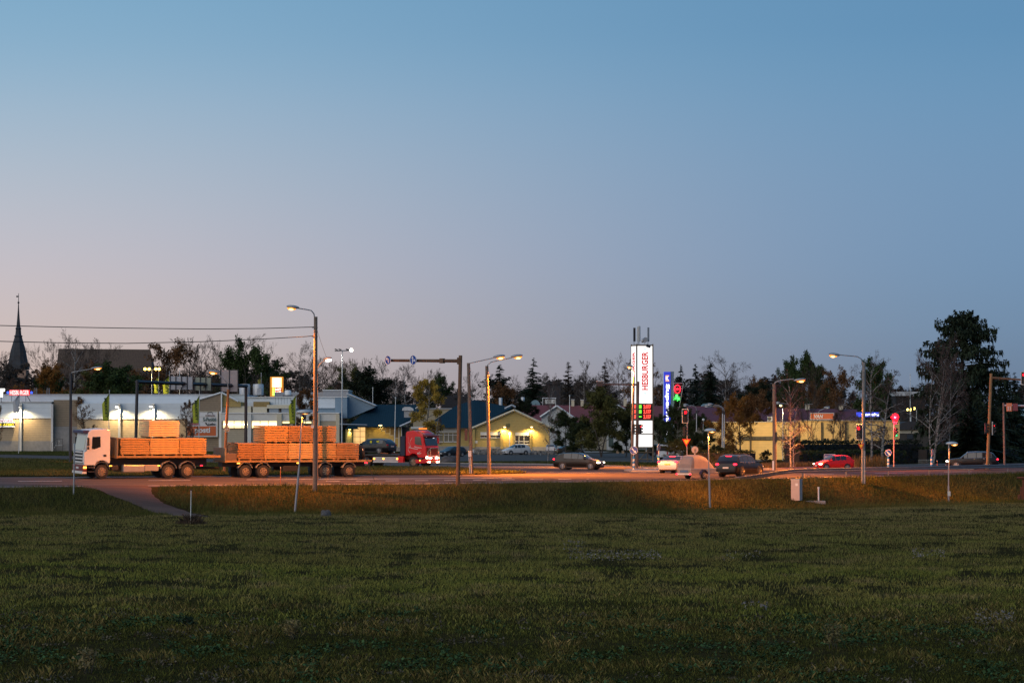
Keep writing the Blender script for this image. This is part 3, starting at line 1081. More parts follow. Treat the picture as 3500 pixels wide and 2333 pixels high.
# --- skyline, left to right
SK = [
    ('bare1', -24, 1222, 262, 'bare tree at the left picture edge beside the church spire', 1.0, None),
    ('bare2', 140, 1180, 250, 'bare tree with clumpy twigs between the spire and the church roof', .75, None),
    ('brown', 112, 1274, 232, 'amber autumn tree in front of the foot of the church tower', 1.0, leaf_orange),
    ('bare3', 60, 1296, 226, 'brown bare tree directly below the church spire', 1.0, twig_red),
    ('leafy', 160, 1300, 236, 'dark evergreen bush above the red neon roof sign', .8, None),
    ('brown', 180, 1266, 240, 'rust brown tree at the left end of the church roof', .9, None),
    ('lace', 245, 1158, 245, 'tall pale birch rising in front of the left half of the church roof', 1.0, None),
    ('bare3', 300, 1164, 256, 'bare tree whose top shows over the middle of the church roof', .8, None),
    ('brown', 290, 1288, 226, 'olive brown tree behind the young tree at the store wall', 1.3, leaf_olive),
    ('leafy', 370, 1284, 224, 'low dark green tree under the orange lamp before the church', 1.25, None),
    ('brown', 345, 1270, 238, 'rusty tree glowing orange around the street lamp by the church', .9, leaf_brown),
    ('brown', 440, 1284, 236, 'brown tree below the right half of the church roof', 1.2, None),
    ('brown', 545, 1200, 248, 'rounded russet tree at the right end of the church roof', 1.2, None),
    ('bare1', 632, 1180, 254, 'dark clumpy tree standing over the blue panels of the sign gantry', .95, twig_m),
    ('lace', 690, 1176, 258, 'fine twigged tree right of the dark clumpy tree over the gantry', .8, None),
    ('bare2', 785, 1168, 256, 'broad bare tree above the grey sign panel of the gantry', 1.05, None),
    ('bare3', 720, 1240, 232, 'reddish bare tree around the bare orange lamp', 1.0, twig_red),
    ('leafy2', 830, 1208, 244, 'full dark green tree left of the lit fuel price sign', .78, None),
    ('bare1', 905, 1250, 262, 'low bare tree directly behind the lit fuel price sign', 1.0, None),
    ('poplar', 945, 1241, 256, 'dark narrow tree standing over the fuel price sign', .9, None),
    ('weep', 1020, 1192, 262, 'big fan shaped bare tree left of the tall wooden lamp pole', .95, twig_m),
    ('bare3', 985, 1288, 238, 'dense brown thicket tree above the grey roof parapet', 1.3, None),
    ('bare2', 1120, 1236, 258, 'bare tree under the white arm lamp of the wooden pole', .95, None),
    ('bare1', 1150, 1252, 250, 'bare tree just left of the tall floodlight mast', .9, twig_red),
    ('brown', 1195, 1275, 232, 'dull olive tree just right of the floodlight mast', 1.0, leaf_olive),
    ('bare1', 1222, 1244, 258, 'bare tree left of the lone dark spruce behind the blue roof', .9, None),
    ('spruce5', 1266, 1234, 248, 'lone dark spruce above the left blue roof', .95, None),
    ('lace', 1300, 1240, 262, 'slanting bare birch at the right side of the lone dark spruce', .8, None),
    ('leafy', 1270, 1300, 228, 'black round tree at the foot of the lone dark spruce', 1.2, hedge_dark),
    ('bare3', 1330, 1305, 240, 'low bare tree left of the weeping birches', 1.1, None),
    ('lace', 1392, 1252, 238, 'dense weeping birch below the two blue round signs', 1.15, None),
    ('lace2', 1360, 1272, 232, 'thin weeping birch on the left flank of the dense one', .9, None),
    ('bare2', 1430, 1275, 246, 'dark bare tree at the right flank of the dense weeping birch', .9, None),
    ('leafy', 1490, 1314, 250, 'round dark green tree beside the far grey roof', .85, None),
    ('lace', 1608, 1278, 270, 'thin lacy birch between the two leaning wooden lamp poles', .7, None),
    ('spruce4', 1708, 1244, 232, 'perfect cone spruce right of the house with lit windows', 1.55, None),
    ('brown', 1752, 1332, 228, 'rust brown bush between the two big cone spruces', 1.2, leaf_brown),
    ('spruce2', 1822, 1222, 226, 'tall ragged spruce left of the far grey house', 1.15, needle_m),
    ('bare1', 1790, 1300, 240, 'bare tree at the left foot of the tall ragged spruce', .9, None),
    ('bare3', 1885, 1278, 250, 'pale bare tree right of the tall ragged spruce', .9, None),
    ('larch', 1942, 1234, 244, 'pointed bare larch over the red roofs', 1.25, None),
    ('poplar', 2004, 1240, 240, 'narrow dark poplar over the red roofs', 1.0, None),
    ('lace2', 1988, 1262, 234, 'bushy brown birch hugging the narrow poplar', 1.0, None),
    ('larch', 2068, 1234, 238, 'bare larch left of the brown birches at the white pylon sign', 1.3, None),
    ('lace', 2122, 1232, 230, 'brown birch behind the hanging traffic signal arm', .9, twig_red),
    ('lace2', 2146, 1250, 226, 'reddish birch touching the left side of the white pylon sign', 1.1, twig_red),
    ('bare1', 2030, 1290, 228, 'low brown tree at the foot of the narrow poplar', 1.1, None),
    ('brown', 2252, 1263, 226, 'dark brown leafy tree between the white pylon and the blue sign', 1.0, leaf_brown),
    ('lace', 2236, 1280, 236, 'grey birch close right of the white pylon sign', .8, None),
    ('spruce2', 2326, 1246, 226, 'dark spruce right above the neon ladder sign', 1.1, needle_blue),
    ('spruce5', 2378, 1243, 222, 'middle one of the three dark spruces over the red signal', 1.05, needle_blue),
    ('spruce4', 2428, 1236, 216, 'rightmost and darkest of the three spruces over the red signal', 1.25, None),
    ('lace', 2478, 1226, 224, 'tall grey airy birch right of the dark spruces', 1.15, twig_birch),
    ('bare2', 2540, 1300, 222, 'bare dome tree left of the fork of bare twigs', .9, None),
    ('bare3', 2588, 1302, 230, 'bare tree with forked top over the dark red roof', .8, None),
    ('leafy', 2600, 1345, 214, 'black evergreen above the left chimney of the dark red roof', 1.1, hedge_dark),
    ('brown', 2640, 1315, 220, 'russet round tree behind the orange lamp pole of the corner', .9, leaf_brown),
    ('leafy', 2718, 1272, 190, 'left one of two dark pines behind the orange corner lamp', .62, leaf_green),
    ('leafy', 2772, 1258, 186, 'right one of two dark pines behind the orange corner lamp', .62, leaf_green),
    ('bare1', 2690, 1330, 200, 'bare tree in the gap left of the dark pines', .9, None),
    ('brown', 2852, 1288, 178, 'large rust brown oak above the orange roof sign', .95, leaf_brown),
    ('brown', 2800, 1332, 172, 'brown leafy oak at the left of the large rust oak', 1.0, leaf_brown),
    ('lace2', 2905, 1296, 168, 'brownish birch just left of the tall grey lamp pole', 1.1, twig_red),
    ('leafy', 2978, 1276, 165, 'dark pine right behind the tall grey lamp pole', .7, leaf_green),
    ('bare2', 3080, 1330, 170, 'bare tree behind the bright red traffic light', 1.0, twig_red),
    ('spruce3', 3040, 1320, 160, 'small dark spruce left of the bright red traffic light', 1.3, None),
    ('spruce1', 3470, 1272, 128, 'lower spruce at the right picture edge', 1.3, None),
    ('spruce2', 3435, 1240, 124, 'ragged spruce leaning on the right flank of the big one', 1.1, None),
    ('spruce2', 3385, 1330, 113, 'dark spruce filling the space below the big one, right of its trunk', 1.5, None),
    ('spruce1', 3240, 1330, 122, 'dark spruce below the left skirt of the big one', 1.5, None),
    ('spruce2', 3310, 1360, 110, 'low wide spruce behind the black car on the right', 2.0, None),
]
for k, px, top, Y, lab, wd, cm in SK:
    plant(k, px, top, Y, lab, wd, cm)
plant('bigspruce', 3292, 1067, 118, 'huge ragged spruce with gaps, tallest tree at the right', 1.24, needle_m)
plant('lace', 2978, 1232, 0, 'white stemmed birch leaning left of the bright red light', .75, base_py=1590, group='bare birches by the hedge')
plant('lace2', 3016, 1236, 0, 'white stemmed birch whose forks frame the bright red light', 1.05, base_py=1589, group='bare birches by the hedge', trunk=birch_bark)
plant('weep', 3190, 1176, 0, 'multi stemmed white birch fanning out before the huge spruce', .8, base_py=1588, group='bare birches by the hedge')
plant('lace', 3245, 1215, 0, 'white birch stem bending right under the huge spruce', .5, base_py=1587, group='bare birches by the hedge')
plant('lace', 2703, 1290, 0, 'thin twin birch close to the orange corner pole', .7, base_py=1603, group='bare birches by the hedge')
plant('lace2', 2712, 1360, 0, 'slim white birch right behind the thin twin birch', .8, base_py=1601, group='bare birches by the hedge')
plant('bare3', 2764, 1240, 118, 'tall thin bare tree before the yellow wall', .45, None, group='thin trees before the yellow wall')
plant('sapling', 2840, 1400, 112, 'small brown tree hiding half of the orange roof sign', .9, twig_red, group='thin trees before the yellow wall')
plant('sapling', 2878, 1345, 114, 'thin leafless tree left of the grey lamp pole before the yellow wall', .7, twig_birch, group='thin trees before the yellow wall')
plant('bare1', 2690, 1430, 112, 'spreading bare tree before the window band of the yellow wall', .8, None, group='thin trees before the yellow wall')
plant('sapling', 2995, 1450, 110, 'scrubby bare tree before the right end of the yellow wall', 1.4, twig_birch, group='thin trees before the yellow wall')
plant('brown', 2530, 1372, 116, 'orange autumn tree with lamp glow, left of the yellow wall', .95, leaf_orange, group='trees by the street')
plant('brown', 2462, 1398, 112, 'golden brown tree behind the twin grey lamp posts', .9, leaf_orange, group='trees by the street')
plant('leafy', 2590, 1370, 140, 'dark brown crown in front of the left end of the dark red roof', .9, leaf_brown, group='trees by the street')
plant('ybirch', 1452, 1290, 168, 'yellow autumn birch before the blue roofs', 1.0, group='trees by the street')
plant('lace2', 1492, 1400, 166, 'low bare shrub tree at the foot of the yellow birch', .9, twig_red, group='trees by the street')
plant('lace', 1872, 1300, 0, 'slender white birch leaning beside the lot kerb', .42, base_py=1578, group='trees by the street', lean=.06)
plant('leafy2', 2055, 1352, 140, 'big dark apple tree left of the white pylon sign', 1.05, leaf_olive, group='trees by the street')
plant('leafy', 1935, 1428, 152, 'dark bush tree right of the yellow gable', 1.25, hedge_m, group='trees by the street')
plant('leafy', 1985, 1445, 150, 'dark rounded tree behind the dark parked saloon', 1.3, hedge_m, group='trees by the street')
plant('leafy', 2140, 1420, 142, 'dark tree touching the left side of the white pylon', 1.1, hedge_m, group='trees by the street')
plant('leafy', 1792, 1385, 196, 'dark pointed bush on the red roof edge behind the yellow gable', .9, hedge_dark, group='trees by the street')
plant('leafy2', 2318, 1395, 128, 'dark tree covering the foot of the blue vertical sign', .75, hedge_m, group='trees by the street')
plant('leafy', 2262, 1440, 130, 'dark tree right of the white pylon base', 1.1, hedge_m, group='trees by the street')
plant('leafy', 2390, 1440, 126, 'dark tree behind the red signal pole', 1.0, hedge_m, group='trees by the street')
plant('leafy2', 2330, 1505, 104, 'low yellow green shrub behind the covered trailer', 1.5, leaf_olive, name='shrub', cat='shrub', group='shrubs by the street')
plant('leafy', 2398, 1490, 106, 'dark shrub right of the yield sign over the trailer', 1.3, hedge_m, name='shrub', cat='shrub', group='shrubs by the street')
plant('leafy', 2450, 1530, 104, 'low hedge shrub behind the dark tow car roof', 1.5, hedge_m, name='shrub', cat='shrub', group='shrubs by the street')
plant('leafy', 2620, 1545, 101, 'clipped round shrub left of the corner lamp pole', 1.0, hedge_dark, name='shrub', cat='shrub', group='shrubs by the street')
plant('sapling', 300, 1345, 178, 'young birch with brown leaves before the left store wall', 1.15, leaf_brown, group='young trees at the store')
plant('sapling', 640, 1365, 176, 'bare young tree left of the sign board on the store', 1.0, twig_red, group='young trees at the store')
plant('sapling', 664, 1355, 174, 'leafless young tree hiding the left half of the store sign board', .7, leaf_brown, group='young trees at the store')
plant('ybirch', 1036, 1325, 178, 'slim yellow topped birch before the blue store wall', .8, leaf_brown, group='young trees at the store')
plant('sapling', -8, 1375, 176, 'young tree cut by the left picture edge at the store', .5, leaf_brown, group='young trees at the store')

# far wood that reads as one dark mass behind the single trees
Vs = []; rsw = np.random.RandomState(5)
src = []
for kk in ('bare1', 'brown', 'brown', 'leafy', 'spruce1', 'bare3'):
    me = PROT[kk][1].data
    co = np.empty(len(me.vertices) * 3, np.float32); me.vertices.foreach_get('co', co); src.append(co.reshape(-1, 3, 3))
for i in range(130):
    px = -150 + 3800 * (i + rsw.rand()) / 130.0
    Y = RealY((285 + 40 * rsw.rand()) * K)
    g = gpt(px, Y)
    top = np.interp(px, [0, 500, 900, 1250, 1500, 1750, 2200, 2500, 2800, 3500], [1300, 1300, 1290, 1315, 1345, 1335, 1315, 1330, 1340, 1330]) + rsw.randn() * 14
    s_ = (at(px, top, Y).z - g.z) / 10
    tri = src[rsw.randint(len(src))]
    sel = tri[rsw.rand(len(tri)) < min(1.0, 4200.0 / len(tri))].reshape(-1, 3).copy()
    a = rsw.rand() * 6.28; c_, n_ = math.cos(a), math.sin(a)
    q = np.stack([(sel[:, 0] * c_ - sel[:, 1] * n_) * s_ * 1.45 + g.x, (sel[:, 0] * n_ + sel[:, 1] * c_) * s_ * 1.45 + float(Y), sel[:, 2] * s_ + g.z], -1)
    # widen each twig so that the thinned mass still closes
    q = q.reshape(-1, 3, 3); cc = q.mean(1, keepdims=True); q = cc + (q - cc) * 1.7
    Vs.append(q.reshape(-1, 3))
Vw = np.concatenate(Vs)
wood = np_mesh('far_wood', Vw, np.arange(len(Vw)).reshape(-1, 3), leaf_mat('far_wood_twigs', (.045, .037, .031), .5))
tag(wood, 'dark far wood closing the horizon behind the town', 'wood', kind='stuff')


# hedges: clipped boxes of small leaves
def hedge(label, pts, h, wdt, m, seed, dens=150):
    pts = [(x, y * K) for x, y in pts]
    rs = np.random.RandomState(seed)
    V = []
    core = MB()
    for (a, b) in zip(pts[:-1], pts[1:]):
        a = np.array(a); b = np.array(b); L = np.linalg.norm(b - a); d = (b - a) / L; nrm = np.array([-d[1], d[0]])
        n = int(dens * L)
        t = rs.rand(n) * L; s_ = (rs.rand(n) * 2 - 1); z = rs.rand(n)
        f = rs.rand(n)
        s_ = np.where(f < .62, np.sign(s_) * (.9 + .2 * rs.rand(n)), s_)
        z = np.where(f >= .62, .93 + .14 * rs.rand(n), z)
        hh = h * (1 + .10 * (vnoise(t * .6 + seed, t * 0 + 3) - .5))
        P = np.stack([a[0] + d[0] * t + nrm[0] * s_ * wdt / 2, a[1] + d[1] * t + nrm[1] * s_ * wdt / 2, z * hh], -1)
        A = rs.randn(n, 3) * .08; B = rs.randn(n, 3) * .10
        V.append(np.stack([P - A, P + A, P + B], 1).reshape(-1, 3))
        p0 = Vector((a[0], a[1], 0)); q0 = Vector((b[0], b[1], 0)); nn = Vector((nrm[0], nrm[1], 0)) * wdt * .42
        core.prism([p0 - nn, q0 - nn, q0 + nn, p0 + nn], (0, 0, h * .9))
    t = thing('hedge', label, 'hedge', (pts[0][0], pts[0][1], 0))
    core.build('hedge_core', bark_dark, t)
    V = np.concatenate(V) - np.array([pts[0][0], pts[0][1], 0])
    o = np_mesh('foliage', V, np.arange(len(V)).reshape(-1, 3), m, parent=t)
    return t


hedge('clipped front hedge along the right road behind the red car', [(28.2, 99.4), (36, 104.2), (41.8, 107)], 1.45, 1.2, hedge_m, 1)
hedge('clipped hedge behind the black car at the right edge', [(44.6, 108.2), (58, 115)], 1.75, 1.2, hedge_m, 2)
hedge('taller black hedge behind the clipped front hedge', [(29.2, 104.6), (36, 109), (46, 113)], 2.4, 1.6, hedge_dark, 3)
hedge('low dark hedge at the foot of the yellow wall', [(18.5, 102), (24.3, 100.6)], 1.5, 1.3, hedge_m, 4)
# ------------------------------------------------------------------ buildings
clad = mat('pale_blue_cladding', (.62, .68, .72), .5, var=.06, scale=.5, stripes=('Z', .9, .06))
clad_blue = mat('blue_cladding', (.20, .29, .37), .55, var=.08, scale=.5)
tan_brick = mat('tan_brick', (.44, .34, .22), .85, var=.12, scale=2, stripes=('Z', .34, .30))
brown_brick = mat('brown_brick', (.27, .21, .145), .85, var=.12, scale=2, stripes=('Z', .34, .35))
yellow_brick = mat('yellow_brick', (.44, .33, .12), .85, var=.12, scale=2, stripes=('Z', .30, .22))
cream = mat('cream_panel', (.58, .52, .38), .7, var=.08)
concrete = mat('grey_plinth', (.27, .26, .25), .9, var=.15, scale=1.5)
beige_board = mat('beige_board', (.50, .46, .36), .8, var=.08, stripes=('Z', .25, .15))
blue_tile = mat('blue_tin_roof', (.009, .033, .050), .8, 0, spec=.12, var=.18, scale=1.5, stripes=('X', .42, .35))
red_tile = mat('red_tile_roof', (.20, .045, .040), .7, var=.2, scale=1.5, stripes=('Z', .22, .35))
darkred_tile = mat('dark_red_tile_roof', (.13, .028, .038), .7, var=.2, scale=1.5, stripes=('Z', .22, .3))
dark_roof = mat('dark_roof_felt', (.035, .035, .04), .85, var=.2)
shingle = mat('old_wood_shingles', (.095, .066, .048), .9, var=.25, scale=2, stripes=('X', .55, .25))
spire_m = mat('slate_spire', (.030, .034, .040), .7, var=.3, scale=1)
stone_w = mat('church_stone', (.30, .20, .15), .9, var=.35, scale=1)
lit_win = glow('lit_window', (1.0, .78, .38), 1.7)
lit_win2 = glow('lit_window_amber', (1.0, .60, .22), 1.0)
tube_glow = glow('fluorescent_tube', (1.0, .95, .75), 6)
ydull = mat('yellow_board_wall', (.78, .53, .20), .8, var=.1, scale=1.2, stripes=('Z', .2, .22))


def lathe(mb_, c, prof, n=8, rot=0.0):
    V = []; F = []
    for z, r in prof:
        for k in range(n):
            t = 2 * math.pi * k / n + rot
            V.append((c[0] + r * math.cos(t), c[1] + r * math.sin(t), z))
    for i in range(len(prof) - 1):
        for k in range(n):
            F.append((i * n + k, i * n + (k + 1) % n, (i + 1) * n + (k + 1) % n, (i + 1) * n + k))
    F += [tuple(range(n - 1, -1, -1)), tuple(range((len(prof) - 1) * n, len(prof) * n))]
    return mb_.add(V, F)


def fb(name, m, parent, x0, y0, x1, y1, Y, depth, bevel=0.0):
    b = MB(); b.fbox(x0, y0, x1, y1, Y, depth)
    return b.build(name, m, parent, bevel=bevel)


# --- church
YB = 330.0
ch = thing('church', 'old church with slate spire and long shingle roof above the trees', 'church', gpt(60, 330))
Yc = RealY(330.0 * K)
zz = lambda py: at(62, py, Yc).z
xr = lambda d: d * float(Yc) / FPX
cx = at(62, 1250, Yc).x
b = MB(); lathe(b, (cx, float(Yc)), [(zz(1262), xr(40)), (zz(1246), xr(38)), (zz(1238), xr(34)), (zz(1200), xr(27)), (zz(1152), xr(13)), (zz(1148), xr(15)), (zz(1144), xr(10.5)), (zz(1126), xr(9)), (zz(1122), xr(10.5)), (zz(1117), xr(7)), (zz(1085), xr(4.2)), (zz(1055), xr(2.2)), (zz(1032), xr(1.2))], 8, .39)
sp = b.build('spire', spire_m, ch)
b = MB(); b.tube((cx, float(Yc), zz(1036)), (cx, Yc, zz(1002)), .13, .08, 5); b.ball((cx, Yc, zz(1034)), .35, 8, 6); b.box((cx - .35, Yc, zz(1013)), (.8, .06, .5))
b.build('weathervane', darkmetal, sp)
b = MB(); b.box((cx, Yc, (zz(1264) + gpt(60, 330).z) / 2), (xr(64), xr(64), zz(1264) - gpt(60, 330).z))
tw = b.build('tower_wall', stone_w, ch)
b = MB(); b.box((cx - 1.4, Yc - xr(32) - .03, zz(1290)), (1.2, .1, 2.4)); b.build('belfry_window', darkmetal, tw)
b = MB()
L0, L1 = at(200, 1191, Yc), at(514, 1194, Yc)
e0, e1 = at(186, 1318, Yc - 9), at(524, 1318, Yc - 9)
b.add([L0, L1, (e1.x, e1.y, e1.z), (e0.x, e0.y, e0.z), (e0.x, Yc + 9, e0.z), (e1.x, Yc + 9, e1.z)], [(0, 1, 2, 3), (1, 0, 4, 5), (0, 3, 4), (1, 5, 2), (3, 2, 5, 4)])
rf = b.build('nave_roof', shingle, ch)
for px in (208, 506):
    b = MB(); p = at(px, 1192, Yc); b.tube(p, p + Vector((0, 0, 1.5)), .06, .04, 5); b.box(p + Vector((0, 0, 1.1)), (.6, .06, .08)); b.build('roof_cross', darkmetal, rf)
b = MB(); b.box(((e0.x + e1.x) / 2, Yc, (e0.z + gpt(350, 330).z) / 2), (e1.x - e0.x - 1, 17, e0.z - gpt(350, 330).z)); b.build('nave_wall', stone_w, ch)

# --- store
YB = 190.0
st = thing('store_building', 'long pale blue and tan brick store at the left', 'store', gpt(400, 190))
fb('plinth', concrete, st, -90, 1506, 175, 1542, 189.9, 20)
fb('wall', tan_brick, st, -90, 1428, 175, 1506, 190, 20)
fb('cladding', clad, st, -90, 1374, 175, 1427, 190.05, 20)
fb('trim', white, st, -90, 1426, 175, 1429, 189.85, .3)
fb('roof_edge', lightgrey, st, -90, 1371.5, 177, 1374, 189.8, 20)
fb('wall', brown_brick, st, 183, 1366, 264, 1457, 191, 18)
fb('plinth', concrete, st, 183, 1457, 264, 1542, 190.9, 18)
fb('wall', tan_brick, st, 264, 1431, 660, 1510, 190.4, 18)
fb('plinth', concrete, st, 264, 1510, 660, 1542, 190.3, 18)
fb('cladding', clad, st, 264, 1378, 660, 1430, 190.45, 18)
fb('trim', white, st, 264, 1429, 660, 1431.5, 190.2, .3)
fb('parapet', clad, st, -90, 1348, 845, 1378, 197, 24)
fb('roof_edge', lightgrey, st, -90, 1346.5, 847, 1349.5, 196.8, 1)
fb('downpipe', lightgrey, st, 174, 1380, 181, 1541, 189.6, .5)
# brick gable tower
b = MB(); b.ffront([(655, 1542), (655, 1377), (683, 1366), (757, 1343), (757, 1542)], 188.6, 16); gb = b.build('gable_wall', brown_brick, st)
b = MB(); b.ffront([(757.5, 1345), (812, 1373), (823, 1373), (823, 1390), (757.5, 1390)], 189.0, 14); b.build('gable_wall', mat('ochre_brick', (.42, .30, .11), .85, var=.12, stripes=('Z', .34, .3)), st)
b = MB()
for (p, q) in [((650, 1379), (683, 1364)), ((683, 1364), (757, 1341)), ((757, 1341), (814, 1371)), ((757, 1343), (757, 1407))]:
    b.bar(at(*p, 188.4), at(*q, 188.4), .28)
b.build('gable_trim', white, st)
fb('corner_post', white, st, 748, 1405, 757, 1542, 188.2, .5)
# entrance wing
fb('wing_wall', mat('pale_brick', (.42, .36, .26), .85, var=.1, stripes=('Z', .34, .2)), st, 758, 1438, 1156, 1542, 187.2, 14)
wf = fb('fascia', offwhite, st, 758, 1412, 1156, 1438, 187.1, 14)
fb('roof_edge', white, st, 756, 1409, 1160, 1412.3, 186.9, 14)
for x0, x1 in ((763, 799), (800.5, 826), (827.5, 852), (861, 888), (889.5, 916), (917.5, 946)):
    w = MB(); w.fbox(x0, 1438.5, x1, 1462, 187.04, .1); wo_ = w.build('window', lit_win, st)
    w = MB(); w.fbox(x0 + 2, 1447, x1 - 2, 1452, 187.0, .03); w.build('ceiling_tube', tube_glow, wo_)
for x0, x1 in ((966, 990), (1001, 1025), (1038, 1064)):
    w = MB(); w.fbox(x0, 1447, x1, 1464, 187.04, .1); wo_ = w.build('window', glass, st)
    w = MB(); w.fbox(x0, 1440, x1, 1446, 187.03, .1); w.build('transom_pane', lit_win, wo_)
b = MB()
for x in (762, 800, 827, 853, 860, 889, 917, 947): b.fbox(x - .7, 1438, x + .9, 1463, 186.98, .12)
b.fbox(758, 1462, 950, 1464, 186.98, .12)
b.build('window_frame', darkmetal, st)
for x0, x1, m_ in ((846, 858, offwhite), (946, 962, cream), (1084, 1092, cream), (1148, 1160, cream)):
    fb('pillar', m_, st, x0, 1414, x1, 1542, 186.5, .8)
# upper boxes and walls behind the wing
fb('upper_box', cream, st, 758, 1387, 858, 1410, 189.3, 8)
fb('upper_box', cream, st, 864, 1390, 912, 1410, 189.3, 8)
fb('louvre', mat('ochre_louvre', (.30, .21, .08), .8, stripes=('Z', .3, .4)), st, 866, 1372, 920, 1390, 189.6, 6)
fb('upper_box', cream, st, 912, 1383, 1000, 1395, 189.1, 8)
fb('box_window', mat('sky_glass', (.25, .3, .34), .15, var=0, spec=.8), st, 920, 1394, 952, 1409, 189.4, .2)
fb('box_window', MATS['sky_glass'], st, 962, 1394, 998, 1409, 189.4, .2)
fb('upper_wall', clad, st, 843, 1357, 1145, 1394, 192, 10)
fb('upper_wall', clad_blue, st, 1000, 1394, 1150, 1412, 192.4, 9)
fb('upper_wall', clad_blue, st, 1145, 1358, 1186, 1428, 191.8, 10)
fb('roof_edge', white, st, 843, 1355, 1187, 1357.5, 191.7, 10)
pb = mat('panel_joint', (.30, .33, .36), .6)
b = MB()
for x in (941, 951, 961, 971, 981, 991): b.fbox(x, 1358, x + 1, 1380, 191.96, .1)
b.build('panel_joint', pb, st)
fb('back_parapet', mat('grey_render', (.36, .36, .37), .8), st, 938, 1340, 1186, 1358, 205, 14)
fb('back_parapet', MATS['grey_render'], st, 1104, 1334, 1190, 1358, 204, 14)
fb('roof_edge', white, st, 1102, 1331.5, 1192, 1334.5, 203.8, 14)
b = MB(); b.ffront([(1186, 1430), (1186, 1344), (1192, 1344), (1280, 1384), (1280, 1392), (1190, 1430)], 196, 12); b.build('gable_wall', clad_blue, st)
b = MB(); b.prism([at(1184, 1342, 195.5), at(1284, 1384, 195.5), at(1284, 1387, 195.5), at(1184, 1345, 195.5)], (0, 13, 0)); b.build('gable_roof', lightgrey, st)
# wall lights on brackets at pillars
for i, (x, y) in enumerate(((70, 1389), (407, 1388), (524, 1387))):
    fb('wall_pillar', offwhite, st, x - 3.5, 1378, x + 3.5, 1541, 189.2, 1.0)
    p = at(x - 8, y + 2, 188.5)
    wl = thing('wall_lamp', ['bright wall lamp nearest the left picture edge on the store', 'middle bright wall lamp on the store wall, right of the green flag', 'right bright wall lamp on the store, above the upper timber pack'][i], 'lamp', p, 0, 'wall lamps of the store')
    b = MB(); b.box(p + Vector((.35, 0, .25)), (.9, .5, .14)); b.bar(p + Vector((.5, 0, .25)), p + Vector((.5, .9, .3)), .12); b.build('bracket', darkmetal, wl)
    b = MB(); b.ball(p, (.30, .22, .12)); b.build('lens', led_lens, wl, smooth=80)
    lamp_light('lamp_glow', p + Vector((.3, -.1, -.35)), 2600, (1.0, .74, .38), wl, spot=150, aim=(0, .25, -1), radius=.1)
# entrance wash light along the wing
for x in (905, 1050):
    pass
# outside stair
sr = thing('outdoor_stair', 'small steel stair with railing at the store side door', 'stair', at(200, 1541, 188.8))
for k in range(5):
    fb('step', grey, sr, 178 + k * 5, 1534 - k * 7, 184 + k * 5, 1536.5 - k * 7, 188.6, 1.2)
fb('landing', grey, sr, 197, 1519, 216, 1522, 188.6, 1.2)
b = MB(); b.tube(at(176, 1512, 188.5), at(196, 1499, 188.5), .03); b.tube(at(196, 1499, 188.5), at(216, 1499, 188.5), .03)
for x, y0, y1 in ((176, 1512, 1538), (196, 1499, 1521), (214, 1499, 1541)): b.tube(at(x, y0, 188.5), at(x, y1, 188.5), .035)
b.build('railing', darkmetal, sr)
# big sign board
sb = thing('sign_board', 'large white sign board with orange lower field on the store gable', 'sign', at(690, 1491, 188))
fb('panel', mat('sign_white', (.66, .66, .66), .4, var=.03), sb, 640, 1407, 743, 1491, 188.0, .4)
fb('orange_field', mat('sign_orange', (.55, .12, .03), .4, var=.05), sb, 640, 1456, 738, 1488, 187.93, .08)
b = MB()
for (p, q) in (((639, 1406), (744, 1406)), ((639, 1492), (744, 1492)), ((744, 1406), (744, 1492)), ((639, 1423), (738, 1423)), ((639, 1440), (738, 1440))):
    b.bar(at(*p, 187.95), at(*q, 187.95), .10 if p[1] not in (1423, 1440) else .04)
b.build('frame', cream, sb)
ink = mat('sign_ink', (.03, .03, .035), .5, var=0)
Yt = 187.85
for t_, x, y, w_, h_, m_ in (('posti', 692, 1472, 2.9, 1.3, white), ('S-Pankki', 716, 1432, 2.5, .72, mat('green_grey_ink', (.08, .13, .12), .5, var=0)), ('Laakso', 724, 1448, 1.4, .5, ink),
                             ('KIVIKYLÄN', 718, 1419, 1.75, .32, mat('maroon_ink', (.12, .02, .02), .5, var=0)), ('HESBURGER', 664, 1448, 2.0, .42, mat('red_ink', (.45, .03, .04), .5, var=0))):
    text_part('lettering', t_, w_, h_, m_, sb, at(x, y, Yt), local=False, slant=.25 if t_ == 'Laakso' else 0)
b = MB()
pts = [at(718 + 9.5 * math.cos(a), 1416 - 9 * math.sin(a), Yt) for a in np.linspace(.15, 2.99, 12)]
b.path(pts, .05, 5); b.build('arch_emblem', ink, sb)
b = MB(); b.prism([at(x, y, Yt) for x, y in ((700, 1444), (704, 1443), (712, 1452), (710, 1455), (704, 1450))], (0, .05, 0)); b.build('shoe_emblem', ink, sb)
# store signs at left edge
sg = thing('meat_counter_sign', 'white sign over a black ribbon sign with yellow letters on the store', 'sign', at(20, 1460, 189))
fb('white_panel', glow('sign_white_glow', (1, .97, .98), .9), sg, -60, 1431, 43, 1443, 189.3, .4)
b = MB(); b.ffront([(-60, 1443.5), (52, 1443), (49, 1450), (52, 1457), (-60, 1458)], 189.3, .4); b.build('ribbon', mat('sign_black', (.02, .02, .02), .5, var=0), sg)
b = MB(); b.bar(at(-60, 1458, 189.2), at(52, 1457, 189.2), .14); b.bar(at(-60, 1443.5, 189.2), at(52, 1443, 189.2), .12); b.build('ribbon_edge', glow('sign_edge_glow', (1, .97, .95), .8), sg)
text_part('lettering', 'KIVIKYLÄN', 3.2, .46, mat('magenta_ink', (.4, .03, .16), .5, var=0), sg, at(12.5, 1437.5, 189.2), local=False)
text_part('lettering', 'PALVELEVA LIHATISKI', 6.6, .46, glow('yellow_letters', (1, .82, .05), 1.2), sg, at(-13, 1450.5, 189.2), local=False)
